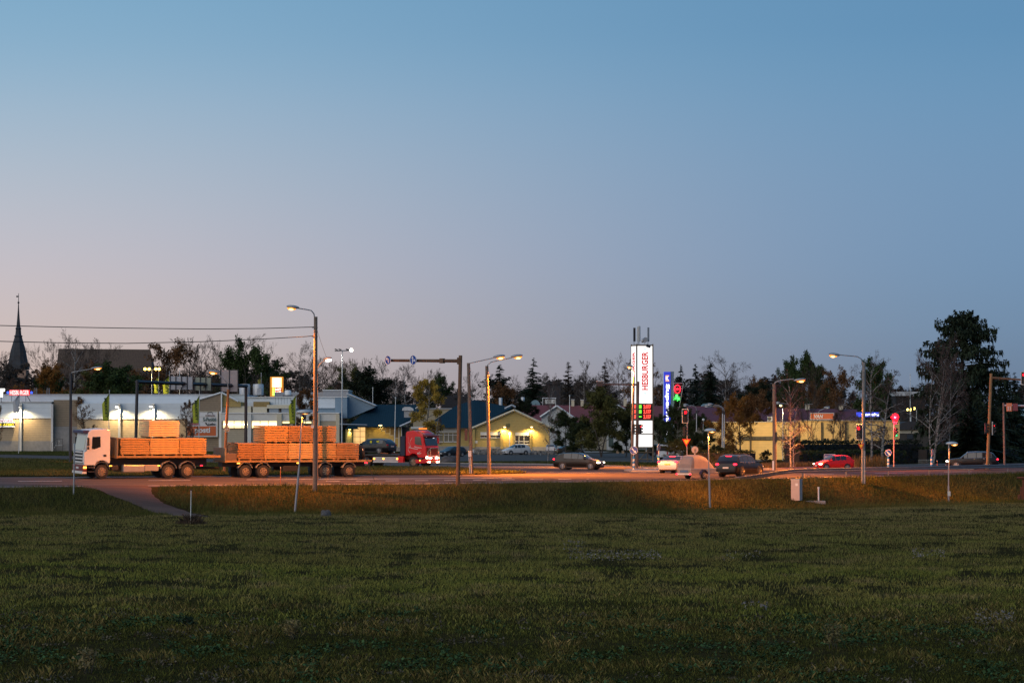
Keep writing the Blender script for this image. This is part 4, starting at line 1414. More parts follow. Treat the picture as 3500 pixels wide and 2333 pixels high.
# neon roof sign
ns = thing('neon_roof_sign', 'glowing red letter sign with two blue stars on the store roof', 'sign', at(67, 1372, 189))
fb('red_field', glow('neon_red', (1.0, .015, .025), 1.0), ns, 32, 1332, 101, 1350.5, 190.3, .25)
text_part('lettering', 'HESBURGER', 3.65, .88, glow('neon_white', (1.0, .80, .76), 1.1), ns, at(66.5, 1341, 190.15), local=False, depth=.06)


def star(c, r, Y, m_, parent, name="star", world=True):
    b_ = MB()
    pts = []
    for k in range(10):
        a = math.pi / 2 + k * math.pi / 5; rr = r if k % 2 == 0 else r * .42
        pts.append(Vector((c.x + rr * math.cos(a), Y, c.z + rr * math.sin(a))))
    b_.prism(pts, (0, .08, 0))
    return b_.build(name, m_, parent, world=world)


blue_star = glow('neon_blue', (.04, .12, 1.0), 2)
for x in (26, 107): star(at(x, 1341, 190), .33, real(190.2), blue_star, ns)
b = MB(); b.bar(at(88, 1351, 190.5), at(88, 1372, 190.5), .1); b.bar(at(92, 1351, 190.5), at(104, 1372, 190.5), .1); b.bar(at(40, 1351, 190.5), at(40, 1372, 190.5), .1); b.tube(at(20, 1330, 190.5), at(88, 1330, 190.5), .03); b.build('stand', darkmetal, ns)
ls = thing('roof_letter', 'glowing white letter T cut by the left picture edge', 'sign', at(5, 1372, 189))
b = MB(); b.ffront([(-12, 1328), (15, 1328), (14, 1336), (8, 1337), (7, 1356), (1, 1356), (2, 1337), (-12, 1336)], 189.2, .5); b.build('letter', glow('neon_t', (1, .97, .9), 6), ls)
b = MB(); b.bar(at(4, 1356, 189.5), at(4, 1374, 189.5), .12); b.build('stand', darkmetal, ls)
# roof plant
for lab, x0, y0, x1, y1 in (('fat pale round duct on the store roof, left of two', 818, 1312, 855, 1348), ('fat pale round duct on the store roof, right of two', 864, 1312, 901, 1350)):
    Yv = RealY(real(203))
    o0, o1 = at(x0, y1, Yv), at(x1, y1, Yv); zt = at(x0, y0, Yv).z
    t = thing('roof_duct', lab, 'duct', ((o0.x + o1.x) / 2, float(Yv), o0.z), 0, 'roof ducts')
    b = MB(); rr = (o1.x - o0.x) / 2; lathe(b, ((o0.x + o1.x) / 2, Yv), [(o0.z, rr * .96), (o0.z + .4, rr), (zt - .3, rr), (zt, rr * .9)], 16)
    b.build('barrel', lightgrey, t, smooth=50)
    b = MB(); b.box(((o0.x + o1.x) / 2 + rr * .3, Yv - rr, o0.z + .7), (rr * .8, .5, 1.3)); b.build('access_box', grey, t)
t = thing('roof_vent', 'small white round vent on the store parapet', 'vent', at(984, 1353, 202))
b = MB(); q = at(984, 1352, 202); lathe(b, (q.x, q.y), [(q.z, .62), (at(0, 1335, 202).z, .62), (at(0, 1333, 202).z, .5)], 12); b.build('barrel', white, t, smooth=50)
b = MB(); b.box((q.x, q.y, q.z + .05), (1.9, 1.6, .16)); b.build('base', darkmetal, t)
for i, x in enumerate((122, 165)):
    t = thing('roof_ladder', ['curved roof ladder hoops left of two', 'curved roof ladder hoops right of two'][i], 'ladder', at(x, 1348, 196), 0, 'roof ladders')
    for dx in (-5, 5):
        b = MB(); b.path([at(x + dx - 1, 1347, 195.5), at(x + dx - .6, 1332, 195.5), at(x + dx * .7, 1326, 195.8), at(x + dx * .4, 1327, 196.5), at(x + dx * .4, 1345, 196.7)], .04, 5); b.build('hoop', grey, t)

# --- yellow hall with blue roofs
YB = 189.0
yh = thing('yellow_hall', 'low yellow brick hall with two dark blue tin roofs', 'building', gpt(1500, 190))
fb('wall', yellow_brick, yh, 1196, 1450, 1372, 1542, 190, 22)
fb('plinth', concrete, yh, 1196, 1526, 1372, 1543, 189.9, 22)
b = MB(); b.add([at(1186, 1457, 187.5), at(1376, 1456, 187.5), at(1460, 1382, 206), at(1278, 1382, 206)] + [at(1186, 1460, 187.5), at(1376, 1459, 187.5), at(1460, 1385, 206), at(1278, 1385, 206)],
                [(0, 1, 2, 3), (7, 6, 5, 4), (0, 4, 5, 1), (1, 5, 6, 2), (2, 6, 7, 3), (3, 7, 4, 0)]); lr = b.build('roof', blue_tile, yh)
b = MB(); b.bar(at(1366, 1457, 187.2), at(1455, 1417, 187.2), .3); b.bar(at(1420, 1396, 200), at(1438, 1384, 200), .25); b.bar(at(1438, 1384, 200), at(1452, 1392, 200), .25); b.build('verge_board', lightgrey, lr)
b = MB(); b.fbox(1381, 1402, 1408, 1426, 190.5, 1.5); ck = b.build('chimney', grey, lr)
b = MB(); b.prism([at(x, y, 190.2) for x, y in ((1374, 1403), (1376, 1394), (1384, 1390), (1402, 1390), (1412, 1395), (1414, 1403))], (0, 1.8, 0)); b.build('hood', lightgrey, ck, bevel=.04)
b = MB(); b.bar(at(1160, 1449, 186.8), at(1255, 1452, 186.8), .25); b.build('gutter', grey, lr)
b = MB(); b.ffront([(1184, 1460), (1196, 1452), (1212, 1452), (1226, 1466), (1180, 1466)], 186, 2.2); b.build('canopy', blue_tile, yh)
b = MB(); q = at(1195, 1540, 187); lathe(b, (q.x, q.y), [(0, .75), (at(1195, 1466, 187).z, .75)], 14); b.build('round_column', mat('ochre_render', (.42, .32, .10), .8), yh, smooth=50)
for x0, x1 in ((1204, 1212), (1213, 1230), (1231, 1248)):
    w = MB(); w.fbox(x0, 1459, x1, 1523, 189.93, .12); wo_ = w.build('window', lit_win2, yh)
    w = MB()
    for yy in (1473, 1491, 1508): w.fbox(x0, yy, x1, yy + 1.2, 189.85, .08)
    w.fbox(x0 - .4, 1459, x0 + .6, 1523, 189.85, .08)
    w.build('muntin', darkmetal, wo_)
for x0, x1, y0, y1 in ((1290, 1303, 1455, 1465), (1304, 1317, 1455, 1472), (1318, 1332, 1455, 1480), (1333, 1347, 1455, 1487), (1348, 1361, 1455, 1495)):
    w = MB(); w.fbox(x0, y0, x1, y1, 189.93, .1); wo_ = w.build('window', mat('amber_glass', (.20, .14, .05), .2, var=0), yh)
    w = MB(); w.fbox(x0 - .6, y0, x0 + .8, y1 + 1, 189.86, .1); w.fbox(x0 - .6, y1 - .3, x1 + .6, y1 + 1, 189.86, .1); w.build('window_frame', offwhite, wo_)
for x in (1362, 1371): fb('corner_post', offwhite, yh, x, 1455, x + 2.5, 1528, 189.0, .4)
# right wing
fb('wall', yellow_brick, yh, 1400, 1460, 1613, 1524, 189.5, 20)
fb('plinth', concrete, yh, 1400, 1524, 1616, 1556, 189.3, 20)
fb('fascia', offwhite, yh, 1404, 1457, 1618, 1465, 188.9, .5)
fb('window_band', offwhite, yh, 1490, 1465, 1564, 1478, 189.3, .3)
for x0, x1 in ((1491, 1499), (1501, 1513), (1518, 1531), (1533, 1547), (1548, 1562)):
    w = MB(); w.fbox(x0, 1480, x1, 1508, 189.36, .15); wo_ = w.build('window', mat('curtain_glass', (.20, .18, .13), .2, var=.3, scale=1), yh)
    w = MB(); w.fbox(x0 - 1, 1479, x0 + .6, 1509, 189.28, .12); w.fbox(x0 - 1, 1508, x1 + 1.4, 1510.5, 189.28, .12); w.fbox(x0, 1485, x1, 1486.3, 189.28, .12); w.build('window_frame', white, wo_)
b = MB(); b.ffront([(1613, 1545), (1613, 1458), (1758, 1400), (1880, 1458), (1880, 1545)], 187.5, 22); gw = b.build('gable_wall', yellow_brick, yh)
fb('plinth', concrete, yh, 1612, 1526, 1881, 1556, 187.35, 22)
b = MB()
A, B_, C_ = at(1608, 1462, 187.0), at(1758, 1398, 187.0), at(1896, 1463, 187.0)
dp = Vector((0, 24, 0)); th = Vector((0, 0, -.28))
sh = Vector((-3.0, 0, 0))
b.prism([A, B_, B_ + th, A + th], dp); b.prism([B_, C_, C_ + th, B_ + th], dp)
rr_ = b.build('roof', blue_tile, yh)
b = MB()
b.add([at(1446, 1461, 187.6), at(1620, 1461, 187.6), at(1752, 1392, 204), at(1620, 1366, 206), at(1560, 1385, 204)], [(0, 1, 2, 3, 4)]); b.build('roof', blue_tile, yh)
b = MB(); b.bar(A + Vector((0, -.1, -.15)), B_ + Vector((0, -.1, -.15)), .34); b.bar(B_ + Vector((0, -.1, -.15)), C_ + Vector((0, -.1, -.15)), .34); b.build('verge_board', cream, rr_)
b = MB(); b.bar(at(1725, 1396, 199), at(1750, 1384, 199), .3); b.bar(at(1750, 1384, 199), at(1762, 1391, 199), .3); b.build('verge_board', lightgrey, rr_)
for x0, x1, y0, y1 in ((1616, 1623, 1466, 1530), (1711, 1719, 1470, 1537), (1751, 1759, 1472, 1537), (1811, 1817, 1472, 1537)):
    fb('pilaster', yellow_brick, yh, x0, y0, x1, y1, 187.0, .6)
fb('blind', offwhite, yh, 1642, 1476, 1710, 1487, 187.3, .25)
for x0, x1 in ((1643, 1654), (1656, 1673), (1675, 1691), (1693, 1709)):
    w = MB(); w.fbox(x0, 1488, x1, 1494, 187.4, .15); wo_ = w.build('window', glass, yh); w = MB(); w.fbox(x0 - 1, 1494, x1 + 1, 1496, 187.33, .15); w.build('sill', white, wo_)
fb('blind', offwhite, yh, 1760, 1477, 1810, 1488, 187.3, .25)
for x0, x1 in ((1761, 1772), (1775, 1789), (1792, 1808)):
    w = MB(); w.fbox(x0, 1489, x1, 1507, 187.4, .15); wo_ = w.build('window', glass, yh)
    w = MB(); w.fbox(x0 - 1.5, 1507, x1 + 1.5, 1509, 187.33, .15); w.fbox(x0 - 1.6, 1488, x0, 1517, 187.33, .15); w.build('window_frame', white, wo_)
    w = MB(); w.fbox(x0, 1509, x1, 1516, 187.4, .15); w.build('lower_pane', glass, wo_)
fb('sill', white, yh, 1758, 1516, 1812, 1518.5, 187.25, .3)
fb('vent_grille', mat('green_grille', (.12, .12, .05), .7), yh, 1729, 1447, 1743, 1459, 187.4, .2)
fb('notice', white, yh, 1623, 1505, 1632, 1514, 187.4, .08)
fb('doorway_fill', darkmetal, yh, 1373, 1458, 1400, 1545, 191, 3)
for i, x in enumerate((1725, 1817)):
    p = at(x, 1459, 186.6)
    t = thing('gable_lamp', ['left glowing lamp on the yellow gable', 'right glowing lamp on the yellow gable'][i], 'lamp', p, 0, 'lamps of the yellow gable')
    b = MB(); b.bar(p + Vector((.1, 0, .12)), p + Vector((.1, .9, .12)), .1); b.box(p + Vector((.1, 0, .16)), (.5, .35, .1)); b.build('bracket', darkmetal, t)
    b = MB(); b.ball(p, (.24, .2, .1)); b.build('lens', warm_lens, t, smooth=80)
    lamp_light('lamp_glow', p + Vector((-.1, .1, -.3)), 1500, (1.0, .66, .20), t, spot=160, aim=(-.1, .15, -1), radius=.1)
pe = at(1300, 1453, 187.6)
t = thing('eave_lamp', 'small yellow lamp under the eave of the left blue roof', 'lamp', pe)
b = MB(); b.box(pe, (.6, .3, .12)); b.build('lens', warm_lens, t)
lamp_light('lamp_glow', pe + Vector((0, 0, -.3)), 900, (1.0, .66, .18), t, spot=165, aim=(0, .4, -1))
pe = at(1195, 1467, 186.2)
t = thing('canopy_lamp', 'small lamp under the canopy lighting the round column', 'lamp', pe)
b = MB(); b.box(pe, (.4, .2, .08)); b.build('lens', warm_lens, t)
lamp_light('lamp_glow', pe + Vector((0, -.2, -.2)), 420, (1.0, .80, .38), t, spot=120)
for i, (x, y) in enumerate(((1746, 1384), (1667, 1383))):
    pass
# things behind
YB = 224.0
t = thing('flat_roof_house', 'flat tan building behind the yellow birch', 'building', gpt(1500, 224))
fb('wall', mat('tan_render', (.36, .30, .20), .8, var=.1), t, 1412, 1396, 1604, 1536, 224, 12)
fb('roof_edge', lightgrey, t, 1410, 1394.5, 1606, 1397, 223.7, 12.5)
fb('window', mat('sky_glass2', (.2, .25, .28), .15, var=0), t, 1512, 1417, 1548, 1432, 223.9, .2)
YB = 232.0
t = thing('brown_house', 'dark brown house with four amber lit windows', 'house', gpt(1650, 232))
fb('wall', mat('brown_board', (.10, .055, .04), .8, var=.15), t, 1606, 1380, 1690, 1534, 232, 9)
b = MB(); b.ffront([(1600, 1381), (1612, 1372), (1630, 1366), (1665, 1368), (1697, 1384), (1697, 1387), (1600, 1384)], 231.5, 10); b.build('roof', dark_roof, t)
for x0, x1 in ((1608, 1619), (1620, 1632), (1638, 1646), (1652, 1662), (1672, 1681)):
    w = MB(); w.fbox(x0, 1385, x1, 1398, 231.9, .2); w.build('window', lit_win2, t)
YB = 246.0
t = thing('grey_roof_house', 'low dark roofed house left of the house with lit windows', 'house', gpt(1560, 246))
b = MB(); b.ffront([(1512, 1532), (1512, 1356), (1530, 1352), (1580, 1352), (1606, 1374), (1606, 1532)], 246, 9); b.build('wall', dark_roof, t)
for x in (1551, 1586): fb('chimney', dark_roof, t, x, 1347, x + 12, 1360, 245.5, 1)
YB = 262.0
t = thing('far_grey_house', 'far dark house right of the tall ragged spruce', 'house', gpt(1900, 262))
fb('wall', mat('slate_board', (.035, .035, .04), .8), t, 1872, 1314, 1916, 1530, 262, 8)
b = MB(); b.ffront([(1858, 1312), (1870, 1303), (1925, 1305), (1930, 1312)], 261.5, 9); b.build('roof', dark_roof, t)

# --- red roofed shops
YB = 176.0; YBR = 206.0
rs_ = thing('red_roof_shops', 'row of shops with red tiled roofs and white gables', 'building', gpt(2050, 176))
def slope(name, m_, parent, x0, x1, yr0, yr1, ye, Yr, Ye):
    b_ = MB(); a, c = at(x0, yr0, Yr), at(x1, yr1, Yr); d_, e_ = at(x1 + 6, ye, Ye), at(x0 - 2, ye, Ye)
    dz = Vector((0, 0, -.3)); b_.add([a, c, d_, e_, a + dz, c + dz, d_ + dz, e_ + dz], [(0, 1, 2, 3), (7, 6, 5, 4), (0, 4, 5, 1), (1, 5, 6, 2), (2, 6, 7, 3), (3, 7, 4, 0)])
    return b_.build(name, m_, parent, world=True)
sr1 = slope('roof', red_tile, rs_, 1750, 2420, 1383, 1388, 1452, 192, 178)
fb('wall', beige_board, rs_, 1760, 1450, 2420, 1545, 180, 8)
for i, (ax, ay, lx, ly, rx, ry, Yg) in enumerate(((1903, 1384, 1846, 1420, 1966, 1425, 170), (2108, 1381, 2070, 1402, 2166, 1410, 170))):
    b = MB(); b.ffront([(lx + 6, 1545), (lx + 6, ly), (ax, ay + 3), (rx - 5, ry), (rx - 5, 1545)], Yg, 6); b.build('gable_wall', mat('white_board', (.55, .55, .53), .7, var=.06, stripes=('X', .3, .12)), rs_)
    b = MB(); A, B_, C_ = at(lx, ly + 2, Yg - .5), at(ax, ay, Yg - .5), at(rx, ry + 2, Yg - .5)
    b.prism([A, B_, B_ + Vector((0, 0, -.25)), A + Vector((0, 0, -.25))], (0, 9, 0)); b.prism([B_, C_, C_ + Vector((0, 0, -.25)), B_ + Vector((0, 0, -.25))], (0, 9, 0)); rg = b.build('gable_roof', red_tile, rs_)
    b = MB(); b.bar(A + Vector((0, -.1, -.15)), B_ + Vector((0, -.1, -.15)), .32); b.bar(B_ + Vector((0, -.1, -.15)), C_ + Vector((0, -.1, -.15)), .32); b.build('verge_board', white, rg)
w = MB(); w.fbox(2123, 1417, 2137, 1446, 169.9, .2); w.build('door_panel', lightgrey, rs_)
w = MB(); w.fbox(2080, 1490, 2096, 1525, 169.9, .2); w.build('door', mat('green_door', (.06, .09, .08), .6), rs_)
for x, yt in ((1958, 1366), (1990, 1367), (2137, 1362), (2030, 1371)):
    b = MB(); b.fbox(x - 5, yt, x + 5, 1388, 191, 1.3); c_ = b.build('chimney', cream, sr1); b = MB(); b.fbox(x - 6, yt - 2, x + 6, yt, 190.8, 1.6); b.build('cap', white, c_)
# ducts and dishes on the red roofs
for lab, x0, x1, y0, y1 in (('white vent barrel above the gable apex of the yellow hall', 1705, 1717, 1360, 1384), ('white vent barrel on the red roof left of the blue arched duct', 1781, 1793, 1358, 1388)):
    t = thing('roof_vent', lab, 'vent', at((x0 + x1) / 2, y1, 194)); b = MB(); q = at((x0 + x1) / 2, y1, 194); rr0 = (x1 - x0) / 2 * q.y / FPX
    lathe(b, (q.x, q.y), [(q.z - .5, rr0), (at(0, y0, 194).z, rr0), (at(0, y0 - 1.5, 194).z, rr0 * .8)], 12); b.build('barrel', lightgrey, t, smooth=50)
for lab, x0, x1, y0 in (('blue grey arched duct on the red roof behind the yellow gable', 1811, 1848, 1366), ('teal arched duct on the red roof near the red signal', 2397, 2430, 1378)):
    t = thing('roof_duct', lab, 'duct', at((x0 + x1) / 2, 1386, 193)); b = MB(); xm = (x0 + x1) / 2
    b.prism([at(x0, 1392, 193)] + [at(xm - (x1 - x0) / 2 * math.cos(a), 1392 - (1392 - y0) * math.sin(a), 193) for a in np.linspace(.1, math.pi - .1, 10)] + [at(x1, 1392, 193)], (0, 3, 0)); b.build('duct', mat('teal_steel', (.16, .26, .30), .45, .3), t, smooth=40)
t = thing('roof_screen', 'white framed screen on the red roof behind the leaning birch', 'screen', at(1877, 1388, 194))
b = MB()
for x in (1855, 1899): b.bar(at(x, 1360, 194), at(x, 1390, 194), .12)
b.bar(at(1853, 1360, 194), at(1901, 1360, 194), .14); b.build('frame', white, t)
fb('panel', offwhite, t, 1863, 1364, 1897, 1379, 194.1, .1)

# --- dark red roof and yellow wall at the right
YBR = None
YB = 150.0
dr = thing('dark_red_roof_hall', 'long hall with plum red tiled roof and pale chimneys', 'building', gpt(2650, 150))
dr1 = slope('roof', darkred_tile, dr, 2350, 2930, 1390, 1398, 1452, 160, 148)
fb('wall', beige_board, dr, 2350, 1450, 2930, 1560, 150, 8)
for x, y0 in ((2551, 1376), (2591, 1384), (2761, 1382), (2876, 1384)):
    b = MB(); b.fbox(x - 6.5, y0, x + 6.5, 1400, 158, 1.2); c_ = b.build('chimney', cream, dr1); b = MB(); b.fbox(x - 7, y0 - 2, x + 17, y0 - 1, 157.6, 1.5); b.build('cap', lightgrey, c_)
YB = 128.0
yw = thing('yellow_wall_hall', 'long flat yellow hall with dark pipes behind bare trees', 'building', gpt(2760, 128))
fb('wall', ydull, yw, 2420, 1442, 3075, 1575, 128, 10)
fb('upper_wall', ydull, yw, 2725, 1437, 3075, 1442, 128.1, 10)
fb('roof_edge', cream, yw, 2420, 1440.3, 2725, 1442.3, 127.8, 10)
fb('roof_edge', cream, yw, 2724, 1435.6, 3075, 1437.4, 127.8, 10)
fb('window_band', mat('band_frame', (.05, .042, .03), .6), yw, 2538, 1491, 2735, 1504, 127.9, .2)
for x0, x1 in ((2544, 2564), (2571, 2577), (2583, 2597), (2601, 2614), (2618, 2631), (2634, 2645), (2662, 2690), (2695, 2720)):
    w = MB(); w.fbox(x0, 1492.5, x1, 1502.5, 127.8, .12); w.build('window', mat('band_glass', (.10, .09, .06), .25, var=.4, scale=.8), yw)
for x in (2567, 2732, 2809, 2891): fb('downpipe', mat('brown_pipe', (.07, .05, .03), .6), yw, x - 2, 1442, x + 2, 1575, 127.6, .3)
for i, x in enumerate((2516,)):
    fb('wall_post', brown_brick, yw, x - 2.2, 1505, x + 2.2, 1590, 126.5, .3)
t = thing('air_conditioner', 'white air conditioner box on the yellow hall roof', 'air conditioner', at(2632, 1440, 129))
fb('case', offwhite, t, 2624, 1423, 2640, 1438, 129, .6)
b = MB(); q = at(2630, 1430, 128.95); b.disc(q, (0, 1, 0), .24, .06, 14); b.build('fan_grille', darkmetal, t)
fb('foot', darkmetal, t, 2626, 1438, 2638, 1440.5, 129, .4)
t = thing('orange_roof_sign', 'orange sign with white letters on the yellow hall roof', 'sign', at(2810, 1440, 128.5))
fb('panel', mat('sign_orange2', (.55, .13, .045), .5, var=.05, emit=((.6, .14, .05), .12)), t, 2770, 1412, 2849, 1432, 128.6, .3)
b = MB()
for (p, q) in (((2769, 1411.5), (2850, 1411.5)), ((2769, 1432.5), (2850, 1432.5)), ((2769, 1411.5), (2769, 1432.5)), ((2850, 1411.5), (2850, 1432.5))): b.bar(at(*p, 128.55), at(*q, 128.55), .07)
for x in (2773, 2795, 2845): b.bar(at(x, 1433, 128.7), at(x, 1440, 128.7), .06)
b.build('frame', offwhite, t)
text_part('lettering', 'VAN', 1.15, .46, white, t, at(2798, 1422, 128.5), local=False, slant=.2)
YB = 150.0
t = thing('blue_store_sign', 'small blue lit sign with white letters seen through the birches', 'sign', at(2970, 1440, 150))
fb('panel', glow('store_sign_blue', (.06, .09, .8), 1.0), t, 2928, 1408, 3005, 1424, 150, .4)
text_part('lettering', 'Supermarket', 2.6, .5, glow('store_letters', (.9, .9, 1.0), 4), t, at(2974, 1417, 149.9), local=False)
fb('post', darkmetal, t, 2964, 1424, 2968, 1558, 150.2, .2)
# dark house right of the red light and blue shop at the edge
YB = 150.0
t = thing('dark_roof_house', 'low house with dark hipped roof right of the red traffic light', 'house', gpt(3130, 150))
b = MB(); b.ffront([(3068, 1468), (3080, 1445), (3100, 1440), (3190, 1440), (3210, 1468)], 150, 10); b.build('roof', dark_roof, t)
fb('wall', beige_board, t, 3074, 1468, 3205, 1480, 150.5, 8); fb('lower_wall', mat('dark_board', (.05, .045, .04), .8), t, 3074, 1480, 3205, 1560, 150.6, 8)
fb('window', glass, t, 3100, 1484, 3120, 1500, 150.4, .2)
YB = 210.0
t = thing('pale_flat_roof', 'far pale flat roof between the birches right of the red light', 'building', gpt(3110, 210))
fb('roof', lightgrey, t, 3060, 1338, 3165, 1352, 210, 10); fb('wall', mat('dark_facade', (.014, .013, .013), .8), t, 3062, 1352, 3163, 1536, 210.5, 9)
YB = 150.0
t = thing('blue_shop', 'blue fronted shop cut by the right picture edge', 'shop', gpt(3480, 150))
fb('upper_wall', mat('blue_shop_wall', (.05, .10, .15), .6, var=.1), t, 3440, 1396, 3560, 1452, 150, 10)
b = MB(); b.ffront([(3440, 1422), (3480, 1422), (3500, 1398), (3560, 1398), (3560, 1424)], 149.8, .3); b.build('awning', mat('light_blue_sheet', (.20, .36, .44), .5), t)
fb('wall', beige_board, t, 3436, 1452, 3560, 1560, 150.2, 10)
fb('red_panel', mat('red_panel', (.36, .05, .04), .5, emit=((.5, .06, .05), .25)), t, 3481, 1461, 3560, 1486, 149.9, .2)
fb('lit_box', lit_win2, t, 3440, 1452, 3478, 1470, 150.05, .1)

YB = None
# ------------------------------------------------------------------ street furniture
def street_lamp(label, base, top, head, arm, Y=None, r=.14, pm=None, hs=.75, col=SODIUM, lens=None, power=9000, group='street lamps', am=None, name='street_lamp', lit=True, rtop=None, hd=None, spot=122, aim=None):
    g = foot(*base) if Y is None else Vector(at(base[0], base[1], Y))
    g.z = float(gz(g.x, g.y))
    Y = RealY(g.y)
    T = at(top[0], top[1], Y)
    t = thing(name, label, 'lamp', g, 0, group)
    b_ = MB(); b_.tube(g - Vector((0, 0, .4)), T, r, rtop or r * .85, 10); b_.build('pole', pm or wood_pole, t, smooth=40)
    Hh = at(head[0], head[1], Y)
    pts = [at(x, y, Y) for x, y in arm]
    if len(pts) > 1:
        b_ = MB(); b_.path(pts, .045, 6); b_.build('arm', am or grey, t, smooth=50)
        for q in (pts[0],):
            b_ = MB(); b_.tube(q + Vector((0, 0, -.35)), q + Vector((0, 0, .05)), .07, .07, 8); b_.build('clamp', darkmetal, t)
    sgn = hd or (1 if head[0] > arm[-1][0] - .01 else -1)
    tilt = Matrix.Rotation(-sgn * .12, 3, 'Y')
    b_ = MB(); b_.ball((0, 0, 0), (hs * .5, .17, .13), 12, 8)
    b_.v = [tuple(tilt @ Vector(p) + Hh + Vector((0, 0, .07))) for p in b_.v]; b_.build('housing', grey, t, smooth=70)
    b_ = MB(); b_.ball((sgn * hs * .1, 0, -.06), (hs * .34, .15, .11), 12, 6)
    b_.v = [tuple(tilt @ Vector(p) + Hh) for p in b_.v]
    b_.build('lens', (lens or sodium_lens) if lit else head_off, t, smooth=70)
    if lit and lens is None:
        b_ = MB(); b_.ball(Hh + Vector((sgn * hs * .12, -.05, -.10)), (hs * .20, .14, .085), 10, 6); b_.build('bulb', sodium_core, t, smooth=70)
    if lit and power:
        lamp_light('lamp_glow', Hh + Vector((sgn * .1, 0, -.30)), power, col, t, spot=spot, radius=.15, aim=aim or (sgn * .4, .15, -1))
    return t


L1 = street_lamp('tall wooden pole carrying power lines and an orange lamp arm', (1076, 1677), (1079, 1082), (1001, 1052), [(1076, 1090), (1073, 1072), (1064, 1061), (1045, 1057), (1018, 1053)], r=.17, power=30000, hs=.95, rtop=.13, spot=128, aim=(-.15, .5, -1))
YL1 = RealY(L1.location.y)
b = MB(); b.fbox(1063, 1452, 1073, 1462, YL1 - .2, .2); b.build('junction_box', lightgrey, L1)
b = MB()
for y in (1119, 1150): b.tube(at(1066, y, YL1), at(1086, y, YL1), .03)
b.build('insulator_bolt', darkmetal, L1)
street_lamp('white lit arm lamp on a grey pole right behind the tall wooden pole', (1082, 1640), (1082, 1275), (1119, 1228), [(1082, 1280), (1084, 1262), (1091, 1245), (1104, 1234), (1113, 1230)], r=.13, pm=wood_pole, col=(1, .9, .75), lens=led_lens, power=500, hs=.7)
for lab, ys in (('upper power line running left from the tall wooden pole', [(1076, 1117), (900, 1122), (700, 1124), (430, 1121), (200, 1117), (0, 1112), (-300, 1102), (-1400, 1060)]), ('lower power line running left from the tall wooden pole', [(1074, 1147), (1040, 1150), (900, 1158), (700, 1167), (430, 1173), (200, 1171), (0, 1166), (-300, 1152), (-1400, 1095)])):
    xs_ = [p[0] for p in ys][::-1]; vs_ = [p[1] for p in ys][::-1]
    sm = np.linspace(-1400, 1076, 70)
    b = MB(); b.path([at(x, float(np.interp(x, xs_, vs_)), RealY(195 + (float(YL1) - 195) * (x + 300) / 1376)) for x in sm], .028, 5)
    o = b.build('power_line', black); tag(o, lab, 'wire', 'power lines')
b = MB(); b.path([at(1084, 1128, YL1), at(1098, 1172, YL1 + 1), at(1116, 1222, YL1 + 2.6)], .010, 4); tag(b.build('stay_wire', black), 'thin slack wire from the tall wooden pole to the white arm lamp', 'wire')

# gantry pole with blue turn signs
g = foot(1564, 1660); Yg = RealY(g.y)
gp = thing('sign_mast', 'brown steel mast with long arm holding two round blue signs', 'sign mast', g)
b = MB(); b.tube(g - Vector((0, 0, .4)), at(1574, 1214, Yg), .155, .135, 12); b.build('pole', mat('rusty_steel', (.15, .085, .05), .8, .1, var=.3, scale=5), gp, smooth=40)
rust = MATS['rusty_steel']
A = at(1562, 1233, Yg); E = Vector((A.x - 5.05, A.y + 2.6, A.z + .10))
b = MB(); b.tube(A + Vector((.2, -.05, 0)), E, .13, .105, 4); b.build('arm', rust, gp)
b = MB(); m0 = A + (E - A) * .22; b.box(m0, (.3, .34, .36), rz=-.48); b.build('joint_box', rust, gp)
b = MB(); b.box(A + Vector((.1, 0, 0)), (.2, .3, .5)); b.build('arm_flange', rust, gp)
sign_blue = mat('sign_blue', (.012, .06, .33), .4, var=.04)
sign_white2 = mat('sign_white_film', (.78, .78, .78), .4, var=0)
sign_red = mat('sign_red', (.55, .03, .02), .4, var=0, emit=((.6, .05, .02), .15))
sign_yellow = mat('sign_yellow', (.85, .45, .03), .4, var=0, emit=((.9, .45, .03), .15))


def sign_face(parent, c, rad, face, strokes, base_m=None, name='sign_plate'):
    """round sign plate at c facing -Y turned by face; strokes are polygons in unit coordinates"""
    Mz = Matrix.Rotation(face, 3, 'Z'); c = Vector(c)
    nrm = Mz @ Vector((0, -1, 0))
    b_ = MB(); b_.disc(c, nrm, rad, .03, 28); pl = b_.build(name, base_m or sign_blue, parent)
    b_ = MB()
    ring = [c + Mz @ Vector((rad * math.cos(a), -.0, rad * math.sin(a))) + nrm * .02 for a in np.linspace(0, 2 * math.pi, 29)]
    b_.path(ring, rad * .055, 4); b_.build('border', sign_white2, pl)
    for pol in strokes:
        b_ = MB(); b_.prism([c + Mz @ Vector((x * rad, 0, z * rad)) + nrm * .018 for x, z in pol], nrm * .012); b_.build('arrow', sign_white2, pl)
    return pl


def bar2(p, q, w):
    p = Vector(p); q = Vector(q); d_ = (q - p).normalized(); n_ = Vector((-d_.y, d_.x)) * w / 2
    return [tuple(p + n_), tuple(q + n_), tuple(q - n_), tuple(p - n_)]


def arrowhead(tip, d, s):
    tip = Vector(tip); d = Vector(d).normalized(); n_ = Vector((-d.y, d.x))
    return [tuple(tip), tuple(tip - d * s + n_ * s * .8), tuple(tip - d * s - n_ * s * .8)]


